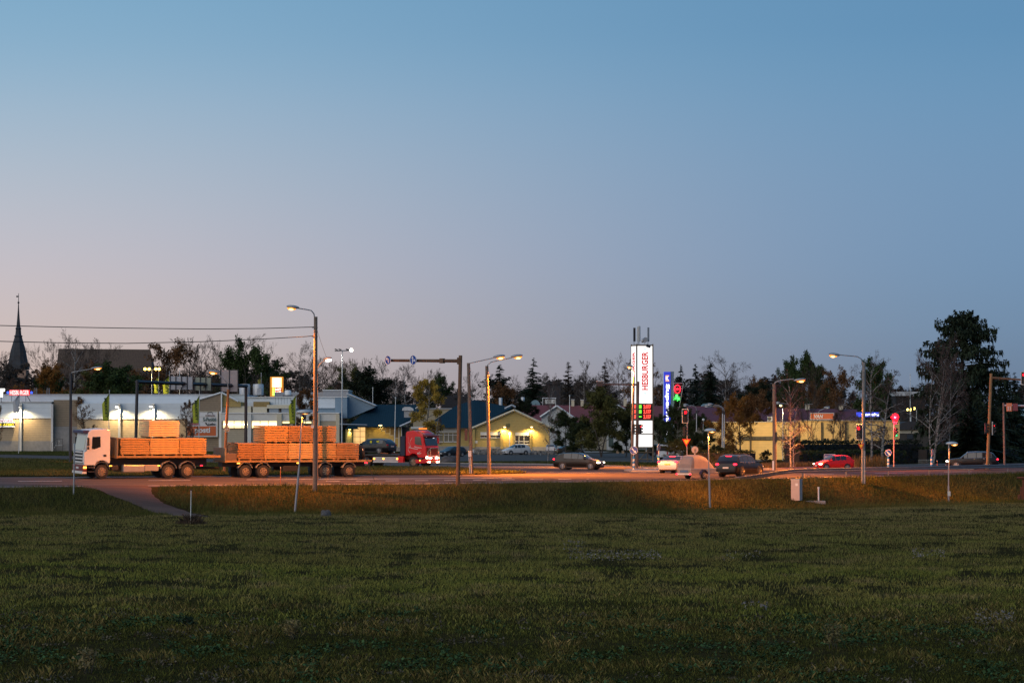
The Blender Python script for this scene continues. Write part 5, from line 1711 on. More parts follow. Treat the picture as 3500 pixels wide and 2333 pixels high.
sp1 = A + (E - A) * .62; s2 = E
sign_face(gp, E + Vector((-.16, -.22, .02)), .33, R(-50), [bar2((.2, -.65), (.2, .2), .2), bar2((.25, .25), (-.35, .3), .2), arrowhead((-.7, .32), (-1, .05), .5)])
sign_face(gp, sp1 + Vector((-.15, -.25, .04)), .35, R(-48), [bar2((-.2, -.7), (-.2, .35), .2), arrowhead((-.2, .8), (0, 1), .45), bar2((-.2, -.1), (.3, -.1), .18), arrowhead((.72, -.1), (1, 0), .42)])

street_lamp('orange lamp on the left one of two leaning wooden poles', (1612, 1622), (1601, 1240), (1706, 1220), [(1602, 1246), (1608, 1240), (1640, 1233), (1690, 1222)], r=.15, power=20000, hs=1.0, spot=140)
pl1 = [o for o in bpy.data.objects if o.name.startswith('street_lamp')][-1]
b = MB(); Yp = RealY(pl1.location.y); b.fbox(1588, 1465, 1598, 1505, Yp - .35, .25); b.build('meter_box', mat('brown_box', (.10, .05, .04), .6), pl1)
b = MB(); b.fbox(1600, 1540, 1611, 1560, Yp - .3, .2); b.build('notice_box', offwhite, pl1)
b = MB()
for dx in (-4, 1): b.tube(at(1607 + dx, 1562, Yp - .25), at(1610 + dx, 1620, Yp - .25), .03)
b.build('cable_pipe', lightgrey, pl1)
street_lamp('orange lamp on the right one of two leaning wooden poles', (1673, 1622), (1664, 1250), (1766, 1219), [(1664, 1262), (1667, 1246), (1678, 1237), (1700, 1232), (1750, 1222)], r=.15, power=34000, hs=1.0, spot=146, aim=(.3, .5, -1))

PATH_POLE = mat('path_lamp_pole', (.34, .32, .33), .5, .4, var=.1)


def path_lamp(label, base, mid, top, head, power, hs):
    g_ = foot(*base); Y_ = RealY(g_.y)
    t_ = thing('path_lamp', label, 'lamp', g_, 0, 'short lamps along the footpath')
    M_ = at(mid[0], mid[1], Y_); T_ = at(top[0], top[1], Y_); H_ = at(head[0], head[1], Y_)
    b_ = MB(); b_.tube(g_ - Vector((0, 0, .3)), M_, .075, .07, 10); b_.build('lower_pole', PATH_POLE, t_, smooth=40)
    b_ = MB(); b_.tube(M_ - Vector((0, 0, .05)), T_, .048, .042, 8); b_.build('upper_pole', PATH_POLE, t_, smooth=40)
    b_ = MB(); b_.ball(T_ + (H_ - T_) * .55 + Vector((0, 0, .05)), (hs * .62, .28, .17), 14, 8); b_.v = [(x, y, max(z, T_.z - .02)) for x, y, z in b_.v]; b_.build('cap', lightgrey, t_, smooth=60)
    b_ = MB(); b_.ball(H_, (hs * .34, .2, .15), 12, 8); b_.build('globe', sodium_lens, t_, smooth=80)
    b_ = MB(); b_.ball(H_ + Vector((0, -.06, -.03)), (hs * .22, .16, .10), 10, 6); b_.build('bulb', sodium_core, t_, smooth=80)
    lamp_light('lamp_glow', H_ + Vector((0, 0, -.22)), power, SODIUM, t_, spot=150, radius=.12, aim=(0, .75, -1))
    return t_


path_lamp('short leaning orange lamp left of the tall wooden pole', (1006, 1754), (1022, 1600), (1032, 1412), (1043, 1408), 1500, .85)
path_lamp('short orange lamp in front of the covered trailer', (2427, 1733), (2424, 1630), (2420, 1474), (2433, 1472), 4500, .7)
pl3 = path_lamp('short orange lamp at the right, before the black car', (3243, 1713), (3242, 1660), (3243, 1518), (3262, 1517), 2200, .8)
b = MB(); Yp = RealY(pl3.location.y); b.fbox(3240, 1678, 3249, 1694, Yp - .25, .2); b.build('notice', offwhite, pl3)

street_lamp('tall grey lamp pole with a signal and a yield sign, right of the red car', (2950, 1652), (2953, 1238), (2852, 1214), [(2950, 1246), (2944, 1226), (2930, 1218), (2868, 1212)], r=.17, pm=mat('grey_pole', (.20, .19, .18), .8, var=.25, scale=5), power=24000, hs=.95, rtop=.14)
LP2 = [o for o in bpy.data.objects if o.name.startswith('street_lamp')][-1]
street_lamp('orange lamp on the corner pole before the yellow hall', (2648, 1606), (2646, 1310), (2733, 1300), [(2645, 1316), (2650, 1306), (2664, 1300), (2700, 1296), (2714, 1294)], r=.19, power=20000, hs=1.15, spot=140)
cp = [o for o in bpy.data.objects if o.name.startswith('street_lamp')][-1]
b = MB(); b.fbox(2649, 1476, 2656, 1510, RealY(cp.location.y) - .2, .3); b.build('signal_back', darkmetal, cp)
b = MB(); b.fbox(2640, 1574, 2646, 1606, RealY(cp.location.y) - .35, .12); b.build('white_guard', white, cp)
street_lamp('orange lamp on the dark pole behind the timber truck cab', (240, 1575), (242, 1275), (330, 1258), [(242, 1280), (246, 1272), (270, 1267), (316, 1260)], r=.17, pm=darkmetal, power=9000, hs=1.3, Y=112)
street_lamp('bare orange lamp on the reddish pole behind the gantry', (766, 1600), (780, 1330), (733, 1272), [(780, 1338), (778, 1310), (760, 1290), (744, 1276)], r=.13, pm=mat('reddish_pole', (.30, .13, .05), .8, var=.2), power=12000, hs=1.0, Y=84, spot=116, aim=(-.5, -.3, -1))
rp = [o for o in bpy.data.objects if o.name.startswith('street_lamp')][-1]
q = at(775, 1466, RealY(84 * K - .2)); sign_face(rp, q, .24, 0, [bar2((-.42, .25), (-.42, -.3), .12), bar2((-.5, -.3), (-.1, -.3), .12), bar2((.1, .3), (.1, -.3), .12), bar2((.42, .3), (.42, -.3), .12)], base_m=mat('faded_sign', (.40, .22, .08), .6), name='speed_sign')
street_lamp('orange lamp on the slim pole in front of the white pylon', (2160, 1600), (2166, 1288), (2153, 1253), [(2166, 1292), (2165, 1272), (2157, 1258)], r=.13, power=36000, hs=.6, Y=98, hd=-1, spot=150, aim=(0, 0, -1))
street_lamp('unlit twin arm lamp post behind the covered trailer', (2468, 1600), (2470, 1400), (2428, 1383), [(2470, 1402), (2468, 1390), (2458, 1385), (2440, 1383)], r=.07, pm=lightgrey, lit=False, Y=108, hs=.7)
street_lamp('unlit lamp post just right of the twin one', (2474, 1600), (2476, 1405), (2418, 1388), [(2476, 1406), (2472, 1394), (2460, 1389), (2426, 1388)], r=.06, pm=lightgrey, lit=False, Y=110, hs=.7)
street_lamp('unlit slim lamp post in front of the dark red roof', (2380, 1600), (2381, 1400), (2344, 1385), [(2381, 1402), (2378, 1390), (2368, 1386), (2352, 1385)], r=.06, pm=lightgrey, lit=False, Y=114, hs=.6)
street_lamp('slim arched lamp post before the plum roof', (2702, 1560), (2703, 1400), (2660, 1377), [(2703, 1404), (2700, 1386), (2690, 1379), (2668, 1377)], r=.06, pm=grey, lit=False, Y=132, hs=.6)
street_lamp('slanting unlit lamp arm above the orange roof sign', (2795, 1560), (2797, 1408), (2826, 1393), [(2797, 1410), (2802, 1402), (2820, 1395)], r=.05, pm=grey, lit=False, Y=134, hs=.9)
for lab, bx, tp, hd_, yy in (('small warm lit post lamp before the yellow hall', 2676, (2676, 1382), (2670, 1384), 124.5),):
    street_lamp(lab, (bx, 1575), tp, hd_, [(bx, 1383), (bx - 3, 1382)], r=.06, pm=lightgrey, Y=yy, lens=warm_lens, power=3600, col=(1, .70, .34), hs=.5, spot=160, aim=(0, .7, -1))
YB = 124.0
t = thing('globe_lamp', 'white globe lamp on a thin post before the plum roof', 'lamp', at(2401, 1560, 124)); b = MB(); b.tube(at(2400, 1570, 124), at(2404, 1438, 124), .04); b.build('pole', grey, t); b = MB(); b.ball(at(2404, 1434, 124), .17); b.build('globe', mat('opal_globe', (.7, .68, .62), .3, var=0), t, smooth=80)
YB = 160.0
t = thing('globe_lamp', 'lit globe lamp on a white post before the white hatchback', 'lamp', at(1741, 1552, 160)); b = MB(); b.tube(at(1741, 1552, 160), at(1742, 1484, 160), .06); b.build('pole', white, t); b = MB(); b.ball(at(1742, 1481, 160), (.2, .2, .24)); b.build('globe', warm_lens, t, smooth=80)
lamp_light('lamp_glow', at(1742, 1481, 159.6), 160, (1, .75, .4), t)


YB = None
# floodlight masts
def flood(label, px, y_base, y_top, Y, bar, lamps, lit, lens, power=0, col=(1, .75, .3)):
    Y = RealY(Y * K)
    t_ = thing('floodlight_mast', label, 'lamp', gpt(px, Y), 0, 'floodlight masts')
    b_ = MB(); b_.tube(gpt(px, Y), at(px + (2 if px > 1000 else 0), y_top, Y), .11, .07, 8); b_.build('pole', lightgrey, t_, smooth=40)
    b_ = MB(); b_.bar(at(bar[0], y_top, Y), at(bar[1], y_top - 2, Y), .12); b_.build('crossbar', grey, t_)
    for i, x in enumerate(lamps):
        p = at(x, y_top - 5, Y); w_ = 6 * float(Y) / FPX
        b_ = MB(); b_.box(p, (w_ * 1.6, .5, .16), M=Matrix.Rotation(.25, 3, 'Y')); f_ = b_.build('floodlight', darkmetal, t_)
        if i in lit:
            b_ = MB(); b_.ball(p + Vector((0, -.15, -.1)), (w_ * (.9 if power else .7), .2, .28)); b_.build('lens', lens, f_, smooth=80)
    if power: lamp_light('lamp_glow', at(lamps[0], y_top + 4, Y - .5), power, col, t_, spot=160)
    return t_


flood('tall floodlight mast with one lit lamp over the blue store wall', 1168, 1560, 1199, 150, (1144, 1200), [1149, 1162, 1187, 1201], [3], led_lens, 900, (1, .95, .85))
flood('short floodlight mast with blazing yellow lamps over the store roof', 519, 1365, 1264, 205, (494, 546), [496, 510, 533, 544], [0, 1, 2, 3], glow('yellow_flood', (1.0, .60, .08), 12), 3000)
flood('far pair of yellow lamps left of the white birch clump', 3112, 1452, 1403, 190, (3100, 3114), [3102, 3112], [0, 1], glow('far_flood', (1, .8, .2), 8))
flood('far single yellow lamp left of the white birch clump', 3131, 1452, 1398, 190, (3122, 3132), [3125], [0], MATS['far_flood'])
for lab, x, y0, y1, Y in (('bare white flag pole before the left blue roof', 1352, 1360, 1510, 176), ('thin white pole above the left blue roof', 1274, 1326, 1385, 215), ('thin white pole before the red roofs', 1947, 1353, 1512, 160), ('white pole at the far lamps', 3111, 1280, 1440, 200), ('thin white pole behind the gantry panels', 614, 1268, 1352, 205)):
    t = thing('flag_pole', lab, 'flag pole', gpt(x - (4 if x == 1352 else 0), Y), 0, 'bare flag poles'); b = MB(); b.tube(gpt(x - (4 if x == 1352 else 0), Y), at(x, y0, Y), .09, .05, 8); b.build('pole', white, t, smooth=40)
    b = MB(); b.ball(at(x, y0 - 1, Y), .12, 8, 6); b.build('finial', white, t, smooth=70)

# flags
flag_m = mat('lime_flag', (.34, .38, .03), .8, var=.2, scale=1.5)
flag_ink = mat('flag_ink', (.03, .05, .02), .8, var=0)


def flag(label, px, y_top, y_bot, Y, x_out, y_ft, y_fb, m_=None, txt='MARKET', shp=0):
    Y = RealY(Y * K)
    t_ = thing('flag', label, 'flag', gpt(px - 3, Y), 0, 'lime green flags')
    b_ = MB(); b_.tube(gpt(px - 3, Y), at(px, y_top, Y), .06, .045, 8); b_.build('pole', lightgrey, t_, smooth=40)
    b_ = MB(); b_.ball(at(px, y_top - 1, Y), .1, 8, 6); b_.build('finial', lightgrey, t_)
    V_ = []; F_ = []
    n_, k_ = 16, 6
    for i in range(n_ + 1):
        v_ = i / n_
        y_ = y_ft + (y_fb - y_ft) * v_
        xo = px + (x_out - px) * (min(1, v_ * 2.6) * (1 - .25 * v_ * (1 - shp)) if True else 1)
        for j in range(k_ + 1):
            u_ = j / k_
            p = at(px - 1 + (xo - px) * u_ - 1.5 * v_, y_ + 4 * u_ * (1 - v_), Y)
            p.y += .22 * math.sin(u_ * 5 + v_ * 4) * u_
            V_.append(p)
    for i in range(n_):
        for j in range(k_):
            a_ = i * (k_ + 1) + j; F_.append((a_, a_ + 1, a_ + k_ + 2, a_ + k_ + 1))
    b_ = MB(); b_.add(V_, F_); cl = b_.build('cloth', m_ or flag_m, t_, smooth=70)
    sd = cl.modifiers.new('thick', 'SOLIDIFY'); sd.thickness = .02
    if txt:
        xm = px + (x_out - px) * .45; h_ = (y_fb - y_ft) * .72 * float(Y) / FPX; w_ = abs(x_out - px) * .32 * float(Y) / FPX
        text_part('lettering', txt, h_, w_, flag_ink, cl, at(xm, (y_ft + y_fb) / 2 + 4, Y - .36), turn=R(-86), local=False)
    return t_


flag('lime flag on a pole right of the young birch at the store', 374, 1336, 1520, 150, 347, 1342, 1437)
flag('lime flag before the store sign board', 682, 1336, 1500, 150, 656, 1350, 1446)
flag('lime flag before the upper boxes of the store wing', 1012, 1340, 1475, 150, 985, 1348, 1448)
flag('left one of two lime flags behind the store roof', 543, 1268, 1362, 206, 525, 1283, 1344)
flag('right one of two lime flags behind the store roof', 579, 1270, 1362, 206, 555, 1283, 1347, txt='SKET')
flag('drooping dull yellow flag left of the fuel price sign', 893, 1276, 1330, 212, 881, 1286, 1318, mat('dull_flag', (.26, .24, .06), .8), txt=None)
flag('grey white flag at the left wall lamp of the store', 67, 1335, 1545, 168, 42, 1345, 1408, mat('grey_flag', (.40, .42, .45), .8), txt=None)

# fuel price sign behind the store
YB = 210.0
t = thing('fuel_price_sign', 'amber framed lit fuel price sign behind the store roof', 'sign', at(945, 1362, 210))
fb('frame', mat('amber_frame', (.45, .18, .02), .5, emit=((1, .35, .02), .5)), t, 923, 1287, 968, 1362, 210, .8, bevel=.1)
fb('post', darkmetal, t, 940, 1362, 950, 1536, 210.2, .5)
fb('lit_panel', glow('fuel_panel', (1.0, .80, .32), 2.6), t, 930, 1290, 962, 1323, 209.9, .15)
b = MB(); b.ball(at(946, 1303, 209.85), (.45, .06, .7)); b.ball(at(946, 1318, 209.85), (.45, .06, .2)); b.build('bright_emblem', glow('fuel_white', (1, .97, .85), 6), t, smooth=70)
red_digits = glow('red_digits', (1.0, .05, .03), 4)
fb('price_field', mat('price_dark', (.12, .01, .01), .5, var=0, emit=((.8, .02, .02), .35)), t, 939, 1325, 962, 1349, 209.9, .15)
text_part('price', '2.077', 1.25, .42, glow('price_white', (1, .55, .45), 5), t, at(950.5, 1330, 209.8), local=False)
text_part('price', '2.177', 1.25, .42, MATS['price_white'], t, at(950.5, 1340, 209.8), local=False)
for y in (1326, 1335.5, 1344):
    fb('fuel_tag', glow('lime_tag', (.45, 1.0, .12), 2.2), t, 931, y, 938, y + 7, 209.88, .12)

# --- sign gantry seen from behind
YB = None
Yg = RealY(97.0 * K)
ga = thing('sign_gantry', 'dark overhead sign gantry seen from behind, above the timber', 'gantry', at(650, 1598, Yg))
b = MB(); b.tube(at(462, 1606, Yg - 10), at(469, 1300, Yg - 10), .16, .14, 10); b.build('post', darkmetal, ga, smooth=40)
b = MB(); b.tube(at(839, 1590, Yg + 12), at(841, 1314, Yg + 12), .17, .15, 10); b.build('post', mat('brown_post', (.07, .05, .045), .7), ga, smooth=40)
P0, P1 = at(466, 1304, Yg - 10), at(844, 1319, Yg + 12)
b = MB(); b.tube(P0, P1, .17, .17, 4); b.build('beam', darkmetal, ga)
steel_back = mat('sign_back_steel', (.34, .36, .40), .5, .5, var=.12)
steel_green = mat('sign_back_greenish', (.26, .29, .24), .5, .4, var=.12)
steel_warm = mat('sign_back_warm', (.36, .31, .31), .5, .4, var=.12)
for x0, x1, y0, y1, m_, n_ in ((581, 659, 1285, 1331, steel_back, 4), (665, 722, 1289, 1334, steel_green, 3), (754, 813, 1264, 1338, steel_warm, 2)):
    f_ = ((x0 + x1) / 2 - 466) / 378.0; Yq = RealY(P0.y + (P1.y - P0.y) * f_ + .3)
    for k in range(n_):
        a0 = x0 + (x1 - x0) * k / n_ + .6; a1 = x0 + (x1 - x0) * (k + 1) / n_ - .6
        fb('panel', m_, ga, a0, y0 + k * .8, a1, y1, Yq, .05)
    b = MB()
    for k in range(n_ + 1):
        x = x0 + (x1 - x0) * k / n_; b.tube(at(x, y0 - 3, Yq - .06), at(x, y1 + 2, Yq - .06), .05, .05, 5)
    b.build('stiffener', darkmetal, ga)
    b = MB(); b.fbox((x0 + x1) / 2 - 2, 1312, (x0 + x1) / 2 + 2, 1322, Yq - .3, .25); b.build('bracket', lightgrey, ga)


# --- signals
def signal(parent, c, h, face, lit=None, board=True, arrow=False):
    """traffic signal head centred at c, height h, facing -Y turned by face"""
    Mz = Matrix.Rotation(face, 3, 'Z'); c = Vector(c); w_ = h * .34
    tr = lambda x, y, z: c + Mz @ Vector((x, y, z))
    q4 = Mz
    b_ = MB(); b_.box(c, (w_, w_ * .7, h), M=q4); ho = b_.build('signal_housing', black, parent, bevel=.02)
    if board:
        b_ = MB(); b_.box(tr(0, .06, 0), (w_ * 1.55, .02, h * 1.18), M=q4); bd = b_.build('backboard', black, ho)
        b_ = MB(); W2, H2 = w_ * .78, h * .6
        for (x0, z0, x1, z1) in ((-W2, -H2, W2, -H2), (-W2, H2, W2, H2), (-W2, -H2, -W2, H2), (W2, -H2, W2, H2)): b_.bar(tr(x0, .04, z0), tr(x1, .04, z1), .055)
        b_.build('board_edge', mat('signal_border', (.7, .68, .64), .5, var=0), ho)
    cols = (('red', glow('signal_red', (1, .004, .012), 5)), ('amber', None), ('green', glow('signal_green', (.01, 1, .30), 2.5)))
    for k, (nm, gm) in enumerate(cols):
        z = h * (.31 - .31 * k)
        on = lit and nm in lit
        b_ = MB(); b_.disc(tr(0, -w_ * .36, z), Mz @ Vector((0, -1, 0)), w_ * .36, .04, 14)
        b_.build('lens', gm if on else mat('signal_off', (.03, .03, .03), .3, var=0), ho)
        b_ = MB()
        arc = [tr(w_ * .42 * math.cos(a), -w_ * .35, z + w_ * .42 * math.sin(a)) for a in np.linspace(-.2, math.pi + .2, 9)]
        arc2 = [p + Mz @ Vector((0, -w_ * .55, -.01)) for p in arc]
        b_.add(arc + arc2, [(i, i + 1, 9 + i + 1, 9 + i) for i in range(8)]); b_.build('hood', black, ho)
    return ho


def pole_obj(parent, p0, p1, r, m_, name='pole'):
    b_ = MB(); b_.tube(p0, p1, r, r * .9, 10); return b_.build(name, m_, parent, smooth=40)


# mast in front of the white pylon
Ym = RealY(96.0 * K)
sm = thing('signal_mast', 'dark mast with a signal hanging at the end of its arm before the white pylon', 'traffic light', at(2176, 1598, Ym))
pole_obj(sm, at(2176, 1598, Ym), at(2181, 1303, Ym), .15, mat('brown_mast', (.11, .085, .07), .8, var=.2))
b = MB(); b.tube(at(2182, 1314, Ym), at(2056, 1312, Ym - 1.5), .09, .07, 6); b.build('arm', MATS['brown_mast'], sm)
p = at(2050, 1312, Ym - 1.6)
b = MB(); b.box(p, (.62, .4, .46)); hb = b.build('hanging_signal', darkmetal, sm, bevel=.04); b = MB(); b.box(p + Vector((0, 0, .26)), (.68, .5, .06)); b.build('cover', lightgrey, hb)
signal(sm, at(2165, 1465, Ym - .25), .95, R(85), None, board=False)
signal(sm, at(2187, 1466, Ym - .25), .95, R(60), ('red',), board=False)
# signal and yield sign behind the trailer
Yq = RealY(87.5 * K)
sq = thing('signal_post', 'post with white rimmed red signal over a yield sign behind the trailer', 'traffic light', at(2348, 1606, Yq))
pole_obj(sq, at(2348, 1606, Yq), at(2349, 1395, Yq), .06, mat('pinkish_post', (.32, .26, .24), .6, .3))
signal(sq, at(2342, 1421, Yq - .12), 1.0, R(8), ('red',))
signal(sq, at(2338, 1474, Yq - .05), .85, R(88), None, board=False)


def yield_sign(parent, c, w_, face=0.0):
    Mz = Matrix.Rotation(face, 3, 'Z'); c = Vector(c); h_ = w_ * .87
    nrm = Mz @ Vector((0, -1, 0))
    tri = lambda s_, o_: [c + Mz @ Vector((x * w_ * s_, 0, z * s_ * h_)) + nrm * o_ for x, z in ((-.5, .34), (.5, .34), (0, -.66))]
    b_ = MB(); b_.prism(tri(1.0, .0), -nrm * .02); pl = b_.build('yield_plate', sign_red, parent)
    b_ = MB(); b_.prism(tri(.58, .012), -nrm * .01); b_.build('yield_centre', sign_yellow, pl)
    return pl


yield_sign(sq, at(2346, 1508, Yq - .2), .80)
YB = 86.8
t = thing('round_sign', 'back of a round sign showing above the covered trailer', 'sign', at(2375, 1606, 86.8)); pole_obj(t, at(2375, 1606, 86.8), at(2375, 1532, 86.8), .035, lightgrey)
b = MB(); b.disc(at(2375, 1536, 86.7), (0, 1, 0), .30, .03, 24); pl = b.build('plate', mat('sign_back_pink', (.42, .36, .34), .5, .3), t); b = MB(); b.fbox(2373, 1532, 2377, 1544, 86.62, .04); b.build('clamp', brown_brick, pl)
# signal + yield on the tall grey pole (own things fixed to it)
YB = None
YL = RealY(LP2.location.y)
t = thing('traffic_light', 'white rimmed red signal on the tall grey pole', 'traffic light', at(2936, 1505, YL)); signal(t, at(2937, 1476, YL - .32), 1.0, R(-28), ('red',))
t = thing('yield_sign', 'yield sign on the tall grey pole right of the red car', 'sign', at(2943, 1540, YL)); yield_sign(t, at(2943, 1523, YL - .28), .53)
b = MB(); b.tube(at(2943, 1523, YL - .26), at(2950, 1523, YL), .02); b.build('clamp', grey, t)
t = thing('cable_conduit', 'pale conduit strapped to the foot of the tall grey pole', 'conduit', at(2946, 1650, YL)); pole_obj(t, at(2956, 1652, YL - .16), at(2956, 1540, YL - .16), .03, lightgrey)
# bright red light post
Yr = RealY(93.0 * K)
sr_ = thing('signal_post', 'post with the blazing red light over a green one', 'traffic light', at(3055, 1601, Yr))
pole_obj(sr_, at(3055, 1601, Yr), at(3055, 1412, Yr), .055, mat('pinkish_post2', (.36, .28, .25), .6, .3))
b = MB(); b.fbox(3052, 1412, 3068, 1450, Yr - .15, .25); hs_ = b.build('upper_housing', black, sr_, bevel=.02)
b = MB(); b.ball(at(3060, 1425, Yr - .2), .34); b.build('red_lens', glow('blazing_red', (1.0, .003, .008), 8), hs_, smooth=80)
b = MB(); b.ball(at(3060, 1425, Yr - .36), .10); b.build('hot_spot', glow('blazing_core', (1.0, .45, .5), 30), hs_, smooth=80)
b = MB(); b.ball(at(3048, 1425, Yr - .15), .10); b.build('red_lens', MATS['signal_red'], hs_, smooth=80)
lamp_light('lamp_glow', at(3058, 1427, Yr - .8), 2600, (1, .03, .06), sr_)
signal(sr_, at(3061, 1477, Yr - .1), .85, R(35), ('green',), board=False)


def striped_post(label, px, py, Y, y_top, sign=None, back=False):
    Y = RealY(Y * K)
    g_ = at(px, py, Y)
    t_ = thing('striped_post', label, 'post', g_, 0, 'blue and white island posts')
    z0, z1 = g_.z, at(px, y_top, Y).z
    n_ = 6
    for k in range(n_):
        b_ = MB(); b_.tube((g_.x, Y, z0 + (z1 - z0) * k / n_), (g_.x, Y, z0 + (z1 - z0) * (k + 1) / n_), .10, .10, 12); b_.build('band', mat('post_blue', (.02, .20, .45), .5, var=.05) if k % 2 else offwhite, t_, smooth=40)
    b_ = MB(); b_.tube((g_.x, Y, z0 - .02), (g_.x, Y, z0 + .06), .17, .14, 12); b_.build('foot', black, t_)
    if sign:
        c_ = at(sign[0], sign[1], Y - .03)
        pole_obj(t_, (g_.x, Y, z1), (c_.x, Y, c_.z), .03, lightgrey, 'sign_stem')
        if back:
            b_ = MB(); b_.disc(c_, Matrix.Rotation(R(62), 3, 'Z') @ Vector((0, 1, 0)), .30, .03, 24); b_.build('sign_back', mat('sign_back_pink', (.42, .36, .34), .5, .3), t_)
        else:
            sign_face(t_, c_ + Vector((0, -.04, 0)), sign[2], R(-8), [bar2((-.5, .55), (.25, -.3), .26), arrowhead((.58, -.68), (.62, -.74), .52)])
    return t_


striped_post('striped post with round blue arrow sign before the white pylon', 2166, 1607, 88.0, 1560, (2166, 1538, .34))
striped_post('striped post with round blue arrow sign left of the blazing red light', 3036, 1600, 92.6, 1562, (3036, 1547, .295))
striped_post('striped post with a sign seen from behind near the white birch clump', 3184, 1599, 92.8, 1561, (3188, 1544, .3), back=True)
striped_post('striped post with an edge on sign left of the pale estate car', 2251, 1594, 99.0, 1558, (2253, 1528, .3), back=True)

# mast and sign post at the right edge
Ye = RealY(90.0 * K)
t = thing('signal_mast', 'brown mast with an arm leaving the picture at the right', 'traffic light', at(3376, 1601, Ye))
pole_obj(t, at(3375, 1601, Ye), at(3388, 1276, Ye), .15, mat('ochre_mast', (.26, .15, .07), .8, var=.25, scale=5))
b = MB(); b.tube(at(3388, 1290, Ye), at(3560, 1302, Ye - 1), .10, .08, 6); b.build('arm', rust, t)
signal(t, at(3370, 1463, Ye - .2), .9, R(95), None, board=False)
signal(t, at(3394, 1463, Ye - .25), .95, R(75), ('red',))
signal(t, at(3500, 1292, Ye - 1.2), .95, R(-10), ('red',))
b = MB(); b.ball(at(3376, 1600, Ye), (.3, .3, .12)); b.build('footing', concrete, t)
YB = 95.0
t = thing('direction_sign_post', 'slim post with a grey beam and orange lane signs at the right edge', 'sign', at(3431, 1600, 95))
pole_obj(t, at(3434, 1600, 95), at(3430, 1376, 95), .11, wood_pole)
b = MB(); b.tube(at(3428, 1385, 95), at(3560, 1387, 95), .09, .09, 4); b.build('beam', lightgrey, t)
fb('lane_sign', mat('orange_sign_dull', (.45, .20, .10), .5), t, 3440, 1377, 3459, 1405, 94.8, .05)
fb('lane_sign', mat('plum_sign', (.14, .05, .06), .5), t, 3462, 1378, 3479, 1403, 94.8, .05)
b = MB()
for x in (3445, 3452): b.fbox(x, 1388, x + 2.5, 1402, 94.74, .03)
b.build('lane_arrow', offwhite, t)
# town sign
YB = 98.5
t = thing('direction_sign', 'blue direction sign reading TURKU 60 above the red car', 'sign', at(2840, 1600, 98.5))
b = MB(); b.ffront([(2817, 1552), (2853, 1552), (2862, 1562), (2853, 1573), (2817, 1573)], 98.5, .06); pl = b.build('plate', mat('sign_plum_blue', (.10, .09, .24), .5, var=.03), t)
b = MB(); b.ffront([(2855.5, 1553), (2862, 1562), (2855.5, 1572)], 98.44, .04); b.build('arrow_tip', sign_yellow, pl)
b = MB()
for p, q in (((2817, 1552), (2855, 1552)), ((2817, 1573), (2855, 1573)), ((2817, 1552), (2817, 1573))): b.bar(at(*p, 98.45), at(*q, 98.45), .04)
b.build('border', sign_white2, pl)
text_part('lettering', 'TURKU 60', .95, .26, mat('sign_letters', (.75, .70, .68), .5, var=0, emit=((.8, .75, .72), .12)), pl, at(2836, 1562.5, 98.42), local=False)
for x in (2822, 2850): pole_obj(t, at(x, 1600, 98.6), at(x, 1560, 98.6), .03, grey, 'leg')

# --- white pylon
YB = None
Yp = RealY(120.0 * K)
g = gpt(2195, Yp)
py_ = thing('lit_pylon', 'tall white glowing pylon sign with red prices and antennas', 'sign', g, R(16))
W = 2.03
zt = lambda y: at(2195, y, Yp).z
pyl_frame = mat('pylon_frame', (.22, .16, .10), .6, .2, var=.15)
pglow = glow('pylon_white', (1.0, .98, .95), 1.15)
pglow2 = glow('pylon_white_side', (1.0, .98, .95), 1.05)
for x in (-W / 2, W / 2):
    for y in (-W / 2, W / 2):
        b = MB(); b.box((x, y, zt(1176) / 2), (.14, .14, zt(1176))); b.build('corner_column', pyl_frame, py_, world=False)
b = MB()
for y in (1180, 1380, 1434, 1482, 1528):
    b = MB(); b.box((0, 0, zt(y)), (W + .04, W + .04, .12)); b.build('cross_frame', pyl_frame, py_, world=False)
for (ya, yb_) in ((1183, 1378), (1437, 1480), (1484, 1526)):
    zc = (zt(ya) + zt(yb_)) / 2; hh = zt(ya) - zt(yb_)
    b = MB(); b.box((0, -W / 2 - .01, zc), (W - .16, .06, hh)); b.build('light_panel', pglow, py_, world=False)
    b = MB(); b.box((-W / 2 - .01, 0, zc), (.06, W - .16, hh)); b.build('light_panel', pglow2, py_, world=False)
    b = MB(); b.box((W / 2 + .01, 0, zc), (.06, W - .16, hh)); b.build('light_panel', pglow2, py_, world=False)
zc = (zt(1382) + zt(1433)) / 2; hh = zt(1382) - zt(1433)
for (c_, d_) in (((0, -W / 2 - .01, zc), (W - .16, .06, hh)), ((-W / 2 - .01, 0, zc), (.06, W - .16, hh))):
    b = MB(); b.box(c_, d_); b.build('price_panel', mat('price_panel', (.04, .03, .02), .4, var=0), py_, world=False)
pd = glow('pylon_digits', (1.0, .06, .04), 3.2)
tagm = glow('pylon_lime', (.22, 1.0, .05), 1.3)
for i, (s_, y) in enumerate((('2.077', 1389.5), ('2.177', 1406.5), ('2.157', 1423.5))):
    b = MB(); b.box((.28, -W / 2 - .045, zt(y)), (1.0, .02, .47)); rp_ = b.build('price_field', mat('price_red_dark', (.25, .01, .01), .4, var=0, emit=((1, .01, .01), .03)), py_, world=False)
    text_part('price', s_, .92, .46, pd, rp_, (.28, -W / 2 - .065, zt(y)))
    b = MB(); b.box((-.62, -W / 2 - .05, zt(y)), (.36, .03, .42 if i < 2 else .16)); b.build('fuel_tag', tagm, py_, world=False)
    b = MB(); b.box((-W / 2 - .05, .45, zt(y)), (.03, .34, .42 if i < 2 else .16)); b.build('fuel_tag', tagm, py_, world=False)
    text_part('price', s_, .72, .42, pd, py_, (-W / 2 - .06, -.42, zt(y)), face=R(-90))
